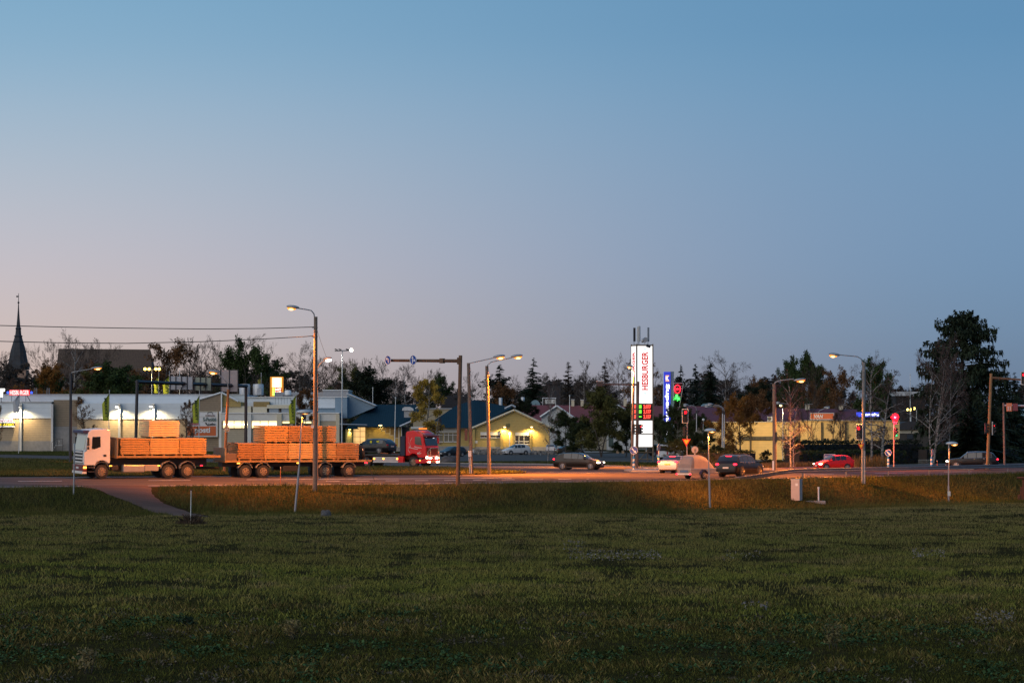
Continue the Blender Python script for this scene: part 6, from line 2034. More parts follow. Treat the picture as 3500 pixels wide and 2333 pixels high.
pink_red = mat('pylon_letters', (.5, .01, .01), .5, var=0, emit=((1.0, .03, .03), .5))
text_part('lettering', 'HESBURGER', 4.6, .82, pink_red, py_, (.0, -W / 2 - .06, (zt(1205) + zt(1330)) / 2), turn=R(90))
text_part('lettering', 'HESBURGER', 4.6, .82, pink_red, py_, (-W / 2 - .06, 0, (zt(1205) + zt(1330)) / 2), face=R(-90), turn=R(90))
for y in (1194, 1344):
    star(Vector((0, 0, zt(y))), .17, -W / 2 - .1, mat('pale_blue_star', (.35, .55, .9), .5, var=0, emit=((.45, .68, 1.0), .9)), py_, world=False)
    o = bpy.data.objects[-1] if False else None
for o in [c for c in py_.children if c.name.startswith('star')]:
    pass
b = MB(); b.box((.45, -W / 2 - .03, zt(1183)), (.55, .06, .35), M=Matrix.Rotation(.3, 3, 'Y')); b.build('flood_bracket', darkmetal, py_, world=False)
b = MB()
b.bar((-.6, -.5, .1), (.8, -.5, zt(1530)), .08); b.bar((-.9, -.9, zt(1545)), (.9, -.9, zt(1545)), .08); b.bar((-.9, -.9, .25), (.9, -.9, .25), .1); b.build('base_brace', pyl_frame, py_, world=False)
for x, y, h0, w_, m_ in ((-.80, -.85, 1.75, .30, offwhite), (-.95, .2, 1.65, .26, darkmetal), (.72, -.1, 1.7, .22, grey), (-.45, -.2, 1.85, .24, lightgrey)):
    z0 = zt(1176) + .18
    b = MB(); b.tube((x, y, z0 - .3), (x, y, z0 + h0 + .1), .03, .03, 6); an = b.build('antenna_mast', darkmetal, py_, world=False)
    b = MB(); b.box((x, y - .14, z0 + h0 / 2 + .15), (w_, .14, h0)); b.build('antenna_panel', m_, an, world=False, bevel=.02)
b = MB(); b.tube((.25, -.3, zt(1176)), (.25, -.3, zt(1160)), .05); b.disc((.25, -.5, zt(1161)), (0, 1, .1), .30, .22, 16); b.disc((.02, -.2, zt(1164)), (-1, .6, .1), .24, .2, 16); b.build('radio_dish', lightgrey, py_, world=False)

# --- blue vertical sign
YB = 134.0
Yk = 134.0
t = thing('blue_pylon', 'tall blue vertical sign with white letters reading downward', 'sign', gpt(2283, Yk))
fb('lit_face', glow('k_blue', (.035, .05, .62), .75), t, 2269, 1270, 2292, 1475, Yk, .3)
fb('edge', glow('k_edge', (.30, .42, .75), .5), t, 2267, 1269, 2269, 1475, Yk - .02, .34)
fb('side', mat('k_side', (.14, .20, .26), .5), t, 2292.5, 1269, 2304, 1560, Yk + .15, .8)
fb('leg', MATS['k_side'], t, 2270, 1475, 2291, 1560, Yk + .2, .4)
kor = glow('k_orange', (1.0, .42, .08), 1.6)
text_part('emblem_letter', 'K', .42, .52, glow('k_letter', (1.0, .75, .5), 2.2), t, at(2281, 1292, Yk - .05), local=False)
for y in (1283.5, 1301.5): fb('emblem_bar', kor, t, 2275, y - 1.2, 2287, y + 1.2, Yk - .06, .05)
text_part('lettering', 'Supermarket', 8.2, .62, glow('k_letters', (.95, .95, 1.0), 2.4), t, at(2281, 1416, Yk - .05), turn=R(-90), local=False)
# ladder sign with neon ring and cross
t = thing('neon_ladder_sign', 'slanted ladder frame with red neon ring over a green cross', 'sign', at(2312, 1420, Yk - 1))
b = MB(); Yn = Yk - 1
b.bar(at(2301, 1309, Yn), at(2336, 1309, Yn), .07); b.bar(at(2336, 1309, Yn), at(2317, 1418, Yn), .07); b.bar(at(2303, 1309, Yn), at(2305, 1564, Yn), .07)
for y in (1319, 1327, 1345, 1354, 1380, 1390, 1399, 1409): b.bar(at(2303, y, Yn + .05), at(2336 - (y - 1309) * .175, y, Yn + .05), .04)
b.build('frame', lightgrey, t)
nred = glow('neon_red_ring', (1.0, .012, .03), 4)
b = MB(); b.path([at(2315.5 + 10 * math.cos(a), 1329 - 14 * math.sin(a), Yn - .12) for a in np.linspace(0, 2 * math.pi, 30)], .055, 6); ring = b.build('neon_ring', nred, t)
text_part('lettering', 'Alko', .62, .34, nred, ring, at(2315.5, 1329, Yn - .12), turn=R(12), local=False, slant=.3)
b = MB(); q = at(2313, 1362, Yn - .15); b.box(q, (.30, .12, 1.1)); b.box(q, (.82, .118, .36)); b.build('green_cross', glow('neon_green', (.06, 1.0, .10), 3), t)

# --- guard rail
rail_m = mat('guard_rail_steel', (.20, .20, .21), .5, .6, var=.2)
YB = None
gr = thing('guard_rail', 'steel guard rail along the right road edge', 'guard rail', (30, float(road_near(30)) - .2, 0))
P = []
for x in np.arange(17.2, 70, 1.0):
    y = float(road_near(x)) - .05
    z = .62 * float(sstep(np.array((x - 16.6) / 6.5))) + .05
    P.append(Vector((x, y, z + float(edge_z(x)))))
prof = [(-.0, -.16), (-.05, -.13), (-.05, -.05), (0, -.02), (0, .02), (-.05, .05), (-.05, .13), (0, .16)]
V = []; F = []
for p in P:
    for dy, dz in prof: V.append((p.x, p.y + dy, p.z + dz))
n_ = len(prof)
for i in range(len(P) - 1):
    for k in range(n_ - 1):
        a = i * n_ + k; F.append((a, a + 1, a + n_ + 1, a + n_))
b = MB(); b.add(V, F); rl = b.build('rail', rail_m, gr, smooth=50)
so = rl.modifiers.new('thick', 'SOLIDIFY'); so.thickness = .012
for x in np.arange(19, 70, 4.0):
    y = float(road_near(x)); z = .66 * float(sstep(np.array((x - 16.6) / 6.5))) + .06
    b = MB(); z += float(edge_z(x)); b.box((x, y + .12, (z - 1.1) / 2), (.1, .1, z + 1.1)); b.build('post', rail_m, gr)

# --- small things on the slope
g = foot(2722, 1712)
t = thing('utility_cabinet', 'grey utility cabinet on a slab below the guard rail', 'cabinet', g)
Yc_ = RealY(g.y)
a0, a1 = at(2702, 1690, Yc_).x, at(2746, 1690, Yc_).x; h_ = at(2722, 1641, Yc_).z
cabM = Matrix.Rotation(R(-28), 3, 'Z')
b = MB(); cc = Vector(((a0 + a1) / 2, float(Yc_) + .2, (h_ + g.z) / 2 + .05)); b.box(cc, ((a1 - a0) * .72, .55, h_ - g.z), M=cabM); b.build('case', mat('cabinet_grey', (.42, .36, .34), .6, var=.08), t, bevel=.015)
b = MB(); b.box(cc + Vector((0, 0, (h_ - g.z) / 2 + .02)), ((a1 - a0) * .78, .62, .05), M=cabM); b.build('lid', lightgrey, t)
b = MB(); b.box(cc + cabM @ Vector((.12, -.285, .42)), (.2, .02, .2), M=cabM); b.build('label_plate', MATS['sign_white'], t)
t = thing('concrete_slab', 'low concrete slab with a white vent pipe beside the cabinet', 'slab', foot(2775, 1716))
Ys = RealY(foot(2775, 1716).y)
b = MB(); b.fbox(2722, 1711, 2822, 1722, Ys, 1.6); b.build('slab', concrete, t, bevel=.03)
b = MB(); b.tube(at(2798, 1716, Ys + .4), at(2798, 1668, Ys + .4), .06, .06, 10); b.tube(at(2798, 1669, Ys + .4), at(2798, 1663, Ys + .4), .085, .085, 10); b.build('vent_pipe', white, t, smooth=40)
b = MB(); b.tube(at(2737, 1714, Ys + .3), at(2738, 1684, Ys + .3), .03, .03, 8); b.build('thin_pipe', white, t)
for x in (2752, 2768):
    b = MB(); b.disc(at(x, 1710, Ys + .6), (0, 0, 1), .12, .05, 12); b.build('lid', white, t)
g = foot(251, 1690)
t = thing('sign_post', 'grey post with an edge on sign plate at the left road side', 'post', g); pole_obj(t, g - Vector((0, 0, .3)), at(255, 1522, RealY(g.y)), .05, grey)
b = MB(); q = at(254, 1530, RealY(g.y)); b.box(q, (.06, .5, .6)); b.build('plate', offwhite, t)
g = foot(651, 1792)
t = thing('marker_stick', 'thin white marker stick in a dark tuft at the field edge', 'stick', g); pole_obj(t, g - Vector((0, 0, .2)), at(653, 1676, RealY(g.y)), .022, white); b = MB(); b.box(at(653, 1674, RealY(g.y)), (.14, .05, .05)); b.build('cap', darkmetal, t)
rs5 = np.random.RandomState(9)
n = 800; th_ = rs5.rand(n) * 6.28; rr5 = rs5.rand(n) ** .7
X = g.x + np.cos(th_) * rr5 * 1.1; Y = g.y + .25 + np.sin(th_) * rr5 * .5
tu = blades('weed_tuft', X, Y, gz(X, Y), (.25 + .55 * rs5.rand(n)) * (1.1 - rr5), np.full(n, .02), np.tile(np.array((.075, .055, .04)), (n, 1)) * (.5 + rs5.rand(n))[:, None], 1.0, 'dark dry weed tuft around the white marker stick', 'weeds')
# stone
g = foot(1113, 1764)
bm = bmesh.new(); bmesh.ops.create_icosphere(bm, subdivisions=3, radius=.5)
rsx = np.random.RandomState(3)
for v in bm.verts:
    f_ = 1 + .9 * (vnoise(v.co.x * 4 + 5, v.co.y * 3 + v.co.z * 4) - .5)
    v.co = Vector((v.co.x * .95 * f_, v.co.y * .7 * f_, v.co.z * .8 * f_ + max(0, v.co.z) * .35))
me = bpy.data.meshes.new('boulder'); bm.to_mesh(me); bm.free(); me.shade_smooth(); me.materials.append(mat('granite', (.09, .085, .085), .9, var=.4, scale=5, bump=.5))
o = bpy.data.objects.new('boulder', me); o.location = g + Vector((0, 0, .02)); o.scale = (.75, .75, .7); COL.objects.link(o); tag(o, 'small pointed grey stone at the field edge', 'stone')
o2 = o.copy(); COL.objects.link(o2); q = foot(1538, 1580); o2.location = q; o2.scale = (2.6, 1.6, 1.3); o2.rotation_euler = (0, 0, .4); tag(o2, 'low flat boulder before the dark parked hatchback', 'stone')
# snow stakes
stake_m = mat('orange_stake', (.42, .12, .04), .6, var=.1)
for i, (x0, y0, x1, y1, lab) in enumerate(((1282, 1646, 1240, 1538, 'tilted dark snow stake behind the tail of the timber trailer'), (958, 1656, 959, 1600, 'thin snow stake before the timber trailer'),
                                     (1334, 1597, 1334, 1560, 'thin orange snow stake before the red truck'), (3256, 1602, 3254, 1576, 'orange stake before the front of the right black car'), (3301, 1602, 3301, 1576, 'orange stake before the middle of the right black car'), (3334, 1602, 3334, 1576, 'orange stake before the rear door of the right black car'), (3205, 1602, 3203, 1576, 'orange stake left of the right black car'))):
    g = foot(x0, y0) if i < 3 else at(x0, y0, 92.2); t = thing('snow_stake', lab, 'stake', g, 0, 'snow stakes'); pole_obj(t, g, at(x1, y1, RealY(g.y)), .018, stake_m if i != 0 else darkmetal)
    b = MB(); q = at(x1, y1, RealY(g.y)); b.tube(q, q + Vector((0, 0, .12)), .022, .022, 6); b.build('reflector', offwhite, t)
# dry reeds by the red light post
n = 700; X = 33.6 + rs5.rand(n) * 4.2; Y = (97.6 + rs5.rand(n) * 1.2 + (X - 33.6) * .5) * K
blades('dry_reeds', X, Y, np.zeros(n), .4 + 1.0 * rs5.rand(n) ** 1.5, np.full(n, .035), np.tile(np.array((.30, .16, .06)), (n, 1)) * (.4 + .8 * rs5.rand(n))[:, None], .25, 'dry tan reeds at the hedge right of the red light post', 'reeds')
n = 3500; X = 17 + rs5.rand(n) * 14; Y = np.interp(X, [17, 24, 34], [94.6, 93.6, 101]) + .3 + rs5.rand(n) * 2.2
Y = Y * K
blades('dry_verge_grass', X, Y, np.zeros(n), .2 + .45 * rs5.rand(n), np.full(n, .05), np.tile(np.array((.17, .12, .06)), (n, 1)) * (.4 + .8 * rs5.rand(n))[:, None], .6, 'long dry grass at the street corner below the yellow hall', 'grass')
# wooden wing wall at the right edge
t = thing('board_wall', 'dark brown board wall at the lower right picture edge', 'wall', foot(3495, 1712))
Yw = RealY(foot(3495, 1712).y)
for k in range(9):
    x = 3479 + k * 8
    fb('board', mat('brown_boards', (.085, .04, .025), .85, var=.3), t, x + .4, max(1636, 1690 - k * 27), x + 7.4, 1716, Yw + .1 * (k % 2), .12)
b = MB(); b.bar(at(3476, 1632, Yw - .1), at(3560, 1634, Yw - .1), .14); b.build('top_rail', MATS['brown_boards'], t)
# fence by the hedge gap
YB = 107.0
t = thing('metal_gate', 'pale green bar gate in the gap of the hedge', 'gate', at(3160, 1598, 107))
for k in range(13):
    x = 3139 + k * 3.8; b = MB(); b.bar(at(x, 1571, 107), at(x, 1597, 107), .03); b.build('bar', mat('pale_gate', (.25, .28, .25), .6), t)
b = MB(); b.bar(at(3138, 1571, 107), at(3187, 1571, 107), .05); b.bar(at(3138, 1595, 107), at(3187, 1595, 107), .05); b.build('rail', MATS['pale_gate'], t)
YB = None
# rubble bank at the yard
rsr = np.random.RandomState(4); V = []
bs = [MB() for _ in range(1)]
for k in range(900):
    px = 1625 + rsr.rand() * 290; Y = 158 + rsr.rand() * 7; 
    g = gpt(px, Y); s_ = .1 + .22 * rsr.rand(); hgt = .55 * math.exp(-((Y - 161.5) / 2.4) ** 2) * (1 if px < 1740 else .45)
    bs[0].box((g.x, g.y, hgt + s_ * .3), (s_ * 1.6, s_ * 1.3, s_), M=Euler((rsr.rand() * 3, rsr.rand() * 3, rsr.rand() * 3)).to_matrix())
o = bs[0].build('rubble', mat('rubble_stone', (.17, .15, .13), .9, var=.4, scale=.8)); tag(o, 'bank of rubble stones before the yard with the white hatchback', 'rubble', kind='stuff')
for i, x in enumerate((2112, 2130)):
    YB = 150.0; t = thing('stone_block', ['left tan stone block by the apple tree', 'right tan stone block by the apple tree'][i], 'block', at(x, 1549, 150), 0, 'stone blocks'); b = MB(); b.fbox(x - 5, 1540, x + 4, 1549, 150, .5); b.build('block', mat('tan_block', (.32, .22, .14), .9, var=.3), t, bevel=.05)
b = MB(); q = at(1700, 1548, 156); 
YB = 158.0
t = thing('lot_post', 'short post with a square plate at the left end of the rubble bank', 'post', at(1616, 1553, 158)); pole_obj(t, at(1616, 1553, 158), at(1616, 1536, 158), .05, grey); b = MB(); b.fbox(1612, 1535, 1620, 1545, 157.8, .06); b.build('plate', lightgrey, t)
YB = 152.0
t = thing('lot_post', 'short post with a square plate right of the white hatchback', 'post', at(1848, 1556, 152)); pole_obj(t, at(1848, 1556, 152), at(1848, 1541, 152), .04, grey); b = MB(); b.fbox(1845, 1540, 1851, 1547, 151.8, .06); b.build('plate', darkmetal, t)
# ------------------------------------------------------------------ vehicles
def paint(name, rgb, metal=.0, rough=.32):
    return mat(name, rgb, rough, metal, var=.05, scale=2, coat=.25, spec=.3)


rim_m = mat('alloy_rim', (.42, .41, .40), .35, .8, var=.05)
plate_m = mat('number_plate', (.62, .62, .60), .5, var=.1, scale=20)


def wheel(parent, x, y, r, w, side, spokes=5, rim=None, world=False, name='wheel', rr=.66):
    """tyre with rim and spokes; side is +1 for the left flank"""
    b_ = MB(); b_.tube((x, y - w / 2, r), (x, y + w / 2, r), r, r, 22)
    o_ = b_.build(name, black, parent, smooth=40, world=False, bevel=.02)
    yo = y + side * w / 2
    b_ = MB()
    b_.tube((x, yo - side * .05, r), (x, yo + side * .006, r), r * rr, r * rr * .97, 20)
    b_.build('rim_bed', darkmetal, o_, world=False)
    b_ = MB()
    b_.tube((x, yo, r), (x, yo + side * .03, r), r * .16, r * .12, 10)
    for k in range(spokes):
        a = 2 * math.pi * k / spokes + .3
        p = Vector((x + r * .1 * math.cos(a), yo + side * .018, r + r * .1 * math.sin(a))); q = Vector((x + r * rr * math.cos(a), yo + side * .012, r + r * rr * math.sin(a)))
        b_.bar(p, q, r * .19)
    ring = [Vector((x + r * rr * .96 * math.cos(a), yo + side * .01, r + r * rr * .96 * math.sin(a))) for a in np.linspace(0, 2 * math.pi, 21)]
    b_.path(ring, r * .045, 5)
    b_.build('rim', rim or rim_m, o_, world=False)
    return o_


STY = {
    'hatch': [(0, .30, .58, .60, .74), (.025, .20, .66, .70, .88), (.10, .17, .77, .82, .96), (.20, .17, .86, .92, .99), (.265, .17, .92, .99, 1), (.36, .17, .95, 1.27, 1), (.455, .17, .96, 1.44, 1), (.47, .17, .96, 1.45, 1), (.60, .17, .98, 1.48, 1), (.615, .17, .98, 1.48, 1),
              (.77, .17, 1.02, 1.46, .995), (.79, .17, 1.03, 1.455, .99), (.86, .18, 1.05, 1.41, .98), (.90, .2, 1.06, 1.34, .97), (.955, .24, 1.06, 1.10, .95), (.985, .28, .94, .98, .92), (1, .34, .80, .84, .86)],
    'wagon': [(0, .30, .58, .60, .72), (.02, .20, .66, .70, .87), (.09, .17, .77, .82, .96), (.20, .17, .86, .91, .99), (.285, .17, .92, .98, 1), (.37, .17, .94, 1.25, 1), (.44, .17, .95, 1.41, 1), (.455, .17, .95, 1.42, 1), (.585, .17, .97, 1.455, 1), (.60, .17, .97, 1.455, 1),
              (.735, .17, 1.0, 1.45, 1), (.75, .17, 1.0, 1.45, .995), (.87, .18, 1.03, 1.41, .98), (.90, .2, 1.04, 1.38, .97), (.96, .24, 1.03, 1.08, .94), (.985, .28, .9, .95, .91), (1, .34, .78, .82, .85)],
    'sedan': [(0, .30, .58, .60, .72), (.02, .20, .66, .70, .87), (.09, .17, .78, .83, .96), (.20, .17, .87, .92, .99), (.285, .17, .93, .99, 1), (.37, .17, .95, 1.26, 1), (.44, .17, .96, 1.41, 1), (.455, .17, .96, 1.42, 1), (.57, .17, .98, 1.45, 1), (.585, .17, .98, 1.45, 1),
              (.68, .17, 1.0, 1.42, 1), (.695, .17, 1.0, 1.41, .995), (.76, .18, 1.02, 1.30, .985), (.85, .19, 1.04, 1.10, .98), (.93, .22, 1.05, 1.085, .96), (.985, .28, .96, 1.0, .92), (1, .34, .82, .86, .86)],
    'suv': [(0, .36, .74, .76, .76), (.02, .26, .86, .90, .89), (.08, .24, .98, 1.03, .97), (.18, .24, 1.06, 1.10, .99), (.27, .24, 1.10, 1.16, 1), (.34, .24, 1.12, 1.44, 1), (.40, .24, 1.12, 1.66, 1), (.415, .24, 1.12, 1.68, 1), (.57, .24, 1.14, 1.735, 1), (.585, .24, 1.14, 1.735, 1),
            (.75, .24, 1.16, 1.72, 1), (.765, .24, 1.17, 1.715, .995), (.87, .25, 1.19, 1.67, .98), (.905, .27, 1.19, 1.60, .97), (.955, .30, 1.18, 1.26, .95), (.985, .34, 1.02, 1.08, .93), (1, .40, .88, .92, .88)],
}
# segments (station index) that carry glass: windscreen, side panes, rear screen
GL = {'hatch': ((4, 6), ((5, 6), (7, 8), (9, 10)), (12, 14)), 'wagon': ((4, 6), ((5, 6), (7, 8), (9, 10), (11, 12)), (12, 14)),
      'sedan': ((4, 6), ((5, 6), (7, 8), (9, 10)), (11, 13)), 'suv': ((4, 6), ((5, 6), (7, 8), (9, 10), (11, 12)), (12, 14))}


def car(label, style, L, W_, pm, loc, rz, scale=1.0, wheel_r=.32, heads=False, tails=False, brake=False, rim=None, name='parked_car', group=None, hs=1.0, spokes=5, trim=None, wb=(.19, .79), rails=False, plate=plate_m):
    t_ = thing(name, label, 'car', loc, rz, group)
    t_.scale = (scale,) * 3
    ST = STY[style]; n = len(ST)
    H_ = max(s_[3] for s_ in ST)
    rows = []
    for (u, zb, belt, top, wf) in ST:
        x = L / 2 - u * L; w = W_ / 2 * wf
        zb, belt, top = zb * hs, belt * hs, top * hs
        k = (top - belt) / (H_ * hs - .95 * hs)
        wt = w * (1 - .20 * min(1, max(0, k))) - .03
        rows.append([(x, 0, zb), (x, w * .90, zb), (x, w * .985, zb + .12), (x, w * 1.0, zb + (belt - zb) * .55), (x, w * .985, belt), (x, wt, top - .035 - .02 * k), (x, wt * .80, top - .004), (x, wt * .4, top + .012), (x, 0, top + .016)])
    body = MB(); m = len(rows[0])
    gl_ws, gl_side, gl_rear = GL[style]
    panes = {}
    idx = lambda i, j, s_: (i, j, s_)
    def P_(i, j, s_):
        p = rows[i][j]; return (p[0], p[1] * s_, p[2])
    for i in range(n - 1):
        for j in range(m - 1):
            for s_ in (1, -1):
                q = [P_(i, j, s_), P_(i + 1, j, s_), P_(i + 1, j + 1, s_), P_(i, j + 1, s_)]
                key = None
                if j == 4:
                    for a, b_ in gl_side:
                        if a <= i < b_: key = ('side', a, s_)
                if j >= 5:
                    if gl_ws[0] <= i < gl_ws[1]: key = ('windscreen', 0, 0)
                    elif gl_rear[0] <= i < gl_rear[1]: key = ('rear_screen', 0, 0)
                if key: panes.setdefault(key, []).append(q)
                else: body.add(q, [(0, 1, 2, 3)])
    for i, sgn_ in ((0, 1), (n - 1, -1)):
        pts = [P_(i, j, 1) for j in range(m)] + [P_(i, j, -1) for j in range(m - 1, -1, -1)]
        body.add(pts, [tuple(range(len(pts)))])
    def weld(mbx, name_, mt, par):
        o_ = mbx.build(name_, mt, par, world=False)
        bm_ = bmesh.new(); bm_.from_mesh(o_.data); bmesh.ops.remove_doubles(bm_, verts=bm_.verts, dist=.0015); bmesh.ops.recalc_face_normals(bm_, faces=bm_.faces); bm_.to_mesh(o_.data); bm_.free()
        o_.data.shade_smooth(); o_.data.set_sharp_from_angle(angle=R(38)); return o_
    bo = weld(body, 'body', pm, t_)
    for (kind, a, s_), qs in panes.items():
        g_ = MB()
        for q in qs: g_.add(q, [(0, 1, 2, 3)])
        weld(g_, {'side': 'side_window', 'windscreen': 'windscreen', 'rear_screen': 'rear_window'}[kind], glass, t_)
    if trim:
        b_ = MB()
        for s_ in (1, -1):
            st = [i for i in range(gl_side[0][0], gl_side[-1][1] + 1)]
            b_.path([Vector(P_(i, 4, s_)) + Vector((0, .012 * s_, .01)) for i in st], .014, 4)
            b_.path([Vector(P_(i, 5, s_)) + Vector((0, .012 * s_, 0)) for i in st], .014, 4)
        b_.build('window_trim', trim, t_, world=False)
    if rails:
        b_ = MB()
        for s_ in (1, -1): b_.path([Vector(P_(i, 6, s_)) + Vector((0, .02 * s_, .04 if 0 < k_ < 4 else .0)) for k_, i in enumerate((6, 7, 9, 11, 12))], .022, 5)
        b_.build('roof_rail', rails if rails is not True else chrome, t_, world=False)
    # wheels in dark arches
    for u in wb:
        x = L / 2 - u * L
        for s_ in (1, -1):
            b_ = MB(); yy = s_ * W_ / 2 * .985
            b_.tube((x, yy - s_ * .25, wheel_r + .03), (x, yy + s_ * .012, wheel_r + .03), wheel_r * 1.17, wheel_r * 1.17, 22); b_.build('wheel_arch', black, t_, world=False)
            wheel(t_, x, s_ * (W_ / 2 - .085), wheel_r, .21, s_, spokes, rim)
    # sills, bumpers
    b_ = MB()
    for s_ in (1, -1): b_.box((L / 2 - L * (wb[0] + wb[1]) / 2, s_ * W_ / 2 * .95, .22 * hs), ((wb[1] - wb[0]) * L - wheel_r * 2.3, .1, .12))
    b_.build('sill', black, t_, world=False)
    fr, rr_ = rows[1], rows[-2]
    zf = ST[1][3] * hs; zr = ST[-2][3] * hs
    b_ = MB(); b_.box((L / 2 - .02, 0, .42 * hs), (.10, W_ * .58, .16)); b_.build('grille', black, t_, world=False, bevel=.02)
    b_ = MB(); b_.box((L / 2 + .025, 0, .46 * hs), (.03, .5, .11)); b_.build('number_plate', plate, t_, world=False)
    b_ = MB(); b_.box((-L / 2 - .012, 0, .74 * hs), (.04, .5, .12)); b_.build('number_plate', plate, t_, world=False)
    for s_ in (1, -1):
        b_ = MB(); b_.ball((L / 2 - .17, s_ * W_ / 2 * .80, zf * .90), (.20, .15, .075), 10, 7); b_.build('headlight', head_glow if heads else head_off, t_, world=False, smooth=70)
        b_ = MB(); b_.ball((-L / 2 + .075, s_ * W_ / 2 * .80, zr * .93), (.11, .17, .085), 10, 7); b_.build('taillight', tail_glow if tails else red_plastic, t_, world=False, smooth=70)
        xm = L / 2 - ST[4][0] * L - .22
        b_ = MB(); b_.ball((xm, s_ * (W_ / 2 + .09), ST[4][2] * hs + .06), (.10, .09, .07), 8, 6); b_.build('mirror', pm, t_, world=False, smooth=70)
        for k_ in (1, 2):
            i = gl_side[min(k_, len(gl_side) - 1)][1]; p = rows[i][4]
            b_ = MB(); b_.box((p[0] + .12, s_ * (W_ / 2 * ST[i][4] + .006), p[2] - .09), (.17, .03, .03)); b_.build('door_handle', chrome if trim else pm, t_, world=False)
        xs_ = L / 2 - (ST[8][0] + .003) * L
        b_ = MB(); b_.box((xs_, s_ * W_ / 2 * 1.0, .62 * hs), (.012, .012, .6 * hs)); b_.build('door_gap', black, t_, world=False)
    if brake:
        z_ = ST[gl_rear[0]][3] * hs; x_ = L / 2 - ST[gl_rear[0]][0] * L
        b_ = MB(); b_.box((x_ - .10, 0, z_ - .03), (.07, .5, .045)); b_.build('brake_light', tail_glow, t_, world=False)
    return t_


def road_pt(px, Y):
    p = gpt(px, Y); return Vector((p.x, p.y, p.z + .025))


# moving and waiting cars on the junction
car('dark hatchback with lit headlights crossing the junction', 'hatch', 4.46, 1.79, paint('charcoal_paint', (.008, .0075, .007)), road_pt(1979, 91.2), R(-19), heads=True, tails=True, name='car', hs=1.05, wheel_r=.33, group='cars on the road', spokes=7)
car('black tow car with glowing tail lights, pulling the covered trailer', 'suv', 4.85, 1.98, paint('black_blue_paint', (.003, .0028, .005)), road_pt(2529, 79.4), R(58), tails=True, brake=True, name='car', wheel_r=.39, rim=mat('gold_rim', (.22, .17, .12), .55, .3, var=.05), trim=chrome, rails=chrome, group='cars on the road')
car('pale silver saloon with lit tail lights half hidden by the trailer', 'sedan', 4.70, 1.82, paint('silver_paint', (.42, .41, .43), .5), road_pt(2312, 83.6), R(68), tails=True, brake=True, name='car', group='cars on the road', plate=mat('amber_plate', (.62, .45, .12), .5, var=0))
car('small red car with one bright headlight behind the guard rail', 'hatch', 3.75, 1.70, paint('red_paint', (.48, .012, .018), .1), road_pt(2849, 89.8), R(199), heads=True, name='car', wheel_r=.30, scale=.92, group='cars on the road', spokes=8)
car('black crossover with lit lights at the right behind the guard rail', 'suv', 4.70, 1.88, paint('black_paint', (.003, .003, .004)), road_pt(3322, 91.5), R(173), heads=True, tails=True, name='car', wheel_r=.38, hs=.94, rails=chrome, trim=chrome, group='cars on the road', spokes=9, rim=mat('pale_rim', (.55, .50, .44), .4, .5, var=.05))
# parked cars
car('white hatchback parked before the yellow gable', 'hatch', 4.38, 1.82, paint('white_car_paint', (.55, .56, .56), 0), gpt(1764, 166) + Vector((0, 0, .02)), R(207), hs=1.10, group='parked cars')
car('dark hatchback facing the road behind the low boulder', 'hatch', 4.2, 1.78, paint('ink_paint', (.02, .022, .026)), gpt(1545, 128) + Vector((0, 0, .02)), R(222), group='parked cars')
car('dark saloon with champagne rear parked in the lot', 'sedan', 4.6, 1.8, paint('dark_bronze_paint', (.045, .035, .025)), gpt(1946, 166) + Vector((0, 0, .02)), R(22), group='parked cars')
car('dark sport utility car behind the legs of the white pylon', 'suv', 4.7, 1.9, paint('black_paint2', (.014, .014, .016)), gpt(2262, 140) + Vector((0, 0, .02)), R(10), group='parked cars')
v = thing('parked_van', 'white van half hidden by the shrub behind the trailer', 'van', gpt(2306, 126) + Vector((0, 0, .02)), R(48), 'parked cars')
vm = paint('van_white', (.52, .53, .55), 0)
b = MB(); b.prism([(2.4, -.95, .35), (2.4, -.95, .95), (2.1, -.95, 1.15), (1.55, -.95, 1.85), (1.2, -.95, 1.95), (-2.4, -.95, 1.95), (-2.45, -.95, .35)], (0, 1.9, 0)); b.build('body', vm, v, world=False, bevel=.06)
b = MB(); b.box((-2.46, 0, 1.45), (.04, 1.5, .6)); b.build('rear_window', glass, v, world=False)
for s_ in (1, -1):
    b = MB(); b.box((.9, s_ * .955, 1.48), (.9, .03, .5)); b.build('side_window', glass, v, world=False)
    b = MB(); b.box((-2.47, s_ * .8, .95), (.05, .16, .5)); b.build('taillight', red_plastic, v, world=False)
    for x in (1.5, -1.5): wheel(v, x, s_ * .86, .33, .2, s_)
b = MB(); b.box((-2.48, 0, .7), (.04, .5, .12)); b.build('number_plate', plate_m, v, world=False)
t = thing('parked_car', 'grey car nose beside the right corner of the yellow gable', 'car', gpt(1887, 178), R(80), 'parked cars')
b = MB(); b.prism([(1.9, -.8, .3), (1.9, -.8, .7), (.9, -.8, .9), (.4, -.8, 1.35), (-1.2, -.8, 1.4), (-1.9, -.8, .95), (-1.9, -.8, .3)], (0, 1.6, 0)); b.build('body', MATS['silver_paint'], t, world=False, bevel=.08)
b = MB(); b.box((-1.62, 0, 1.18), (.1, 1.2, .3), M=Matrix.Rotation(-.9, 3, 'Y')); b.build('rear_window', glass, t, world=False)
for s_ in (1, -1):
    for x in (1.2, -1.2): wheel(t, x, s_ * .73, .3, .18, s_)

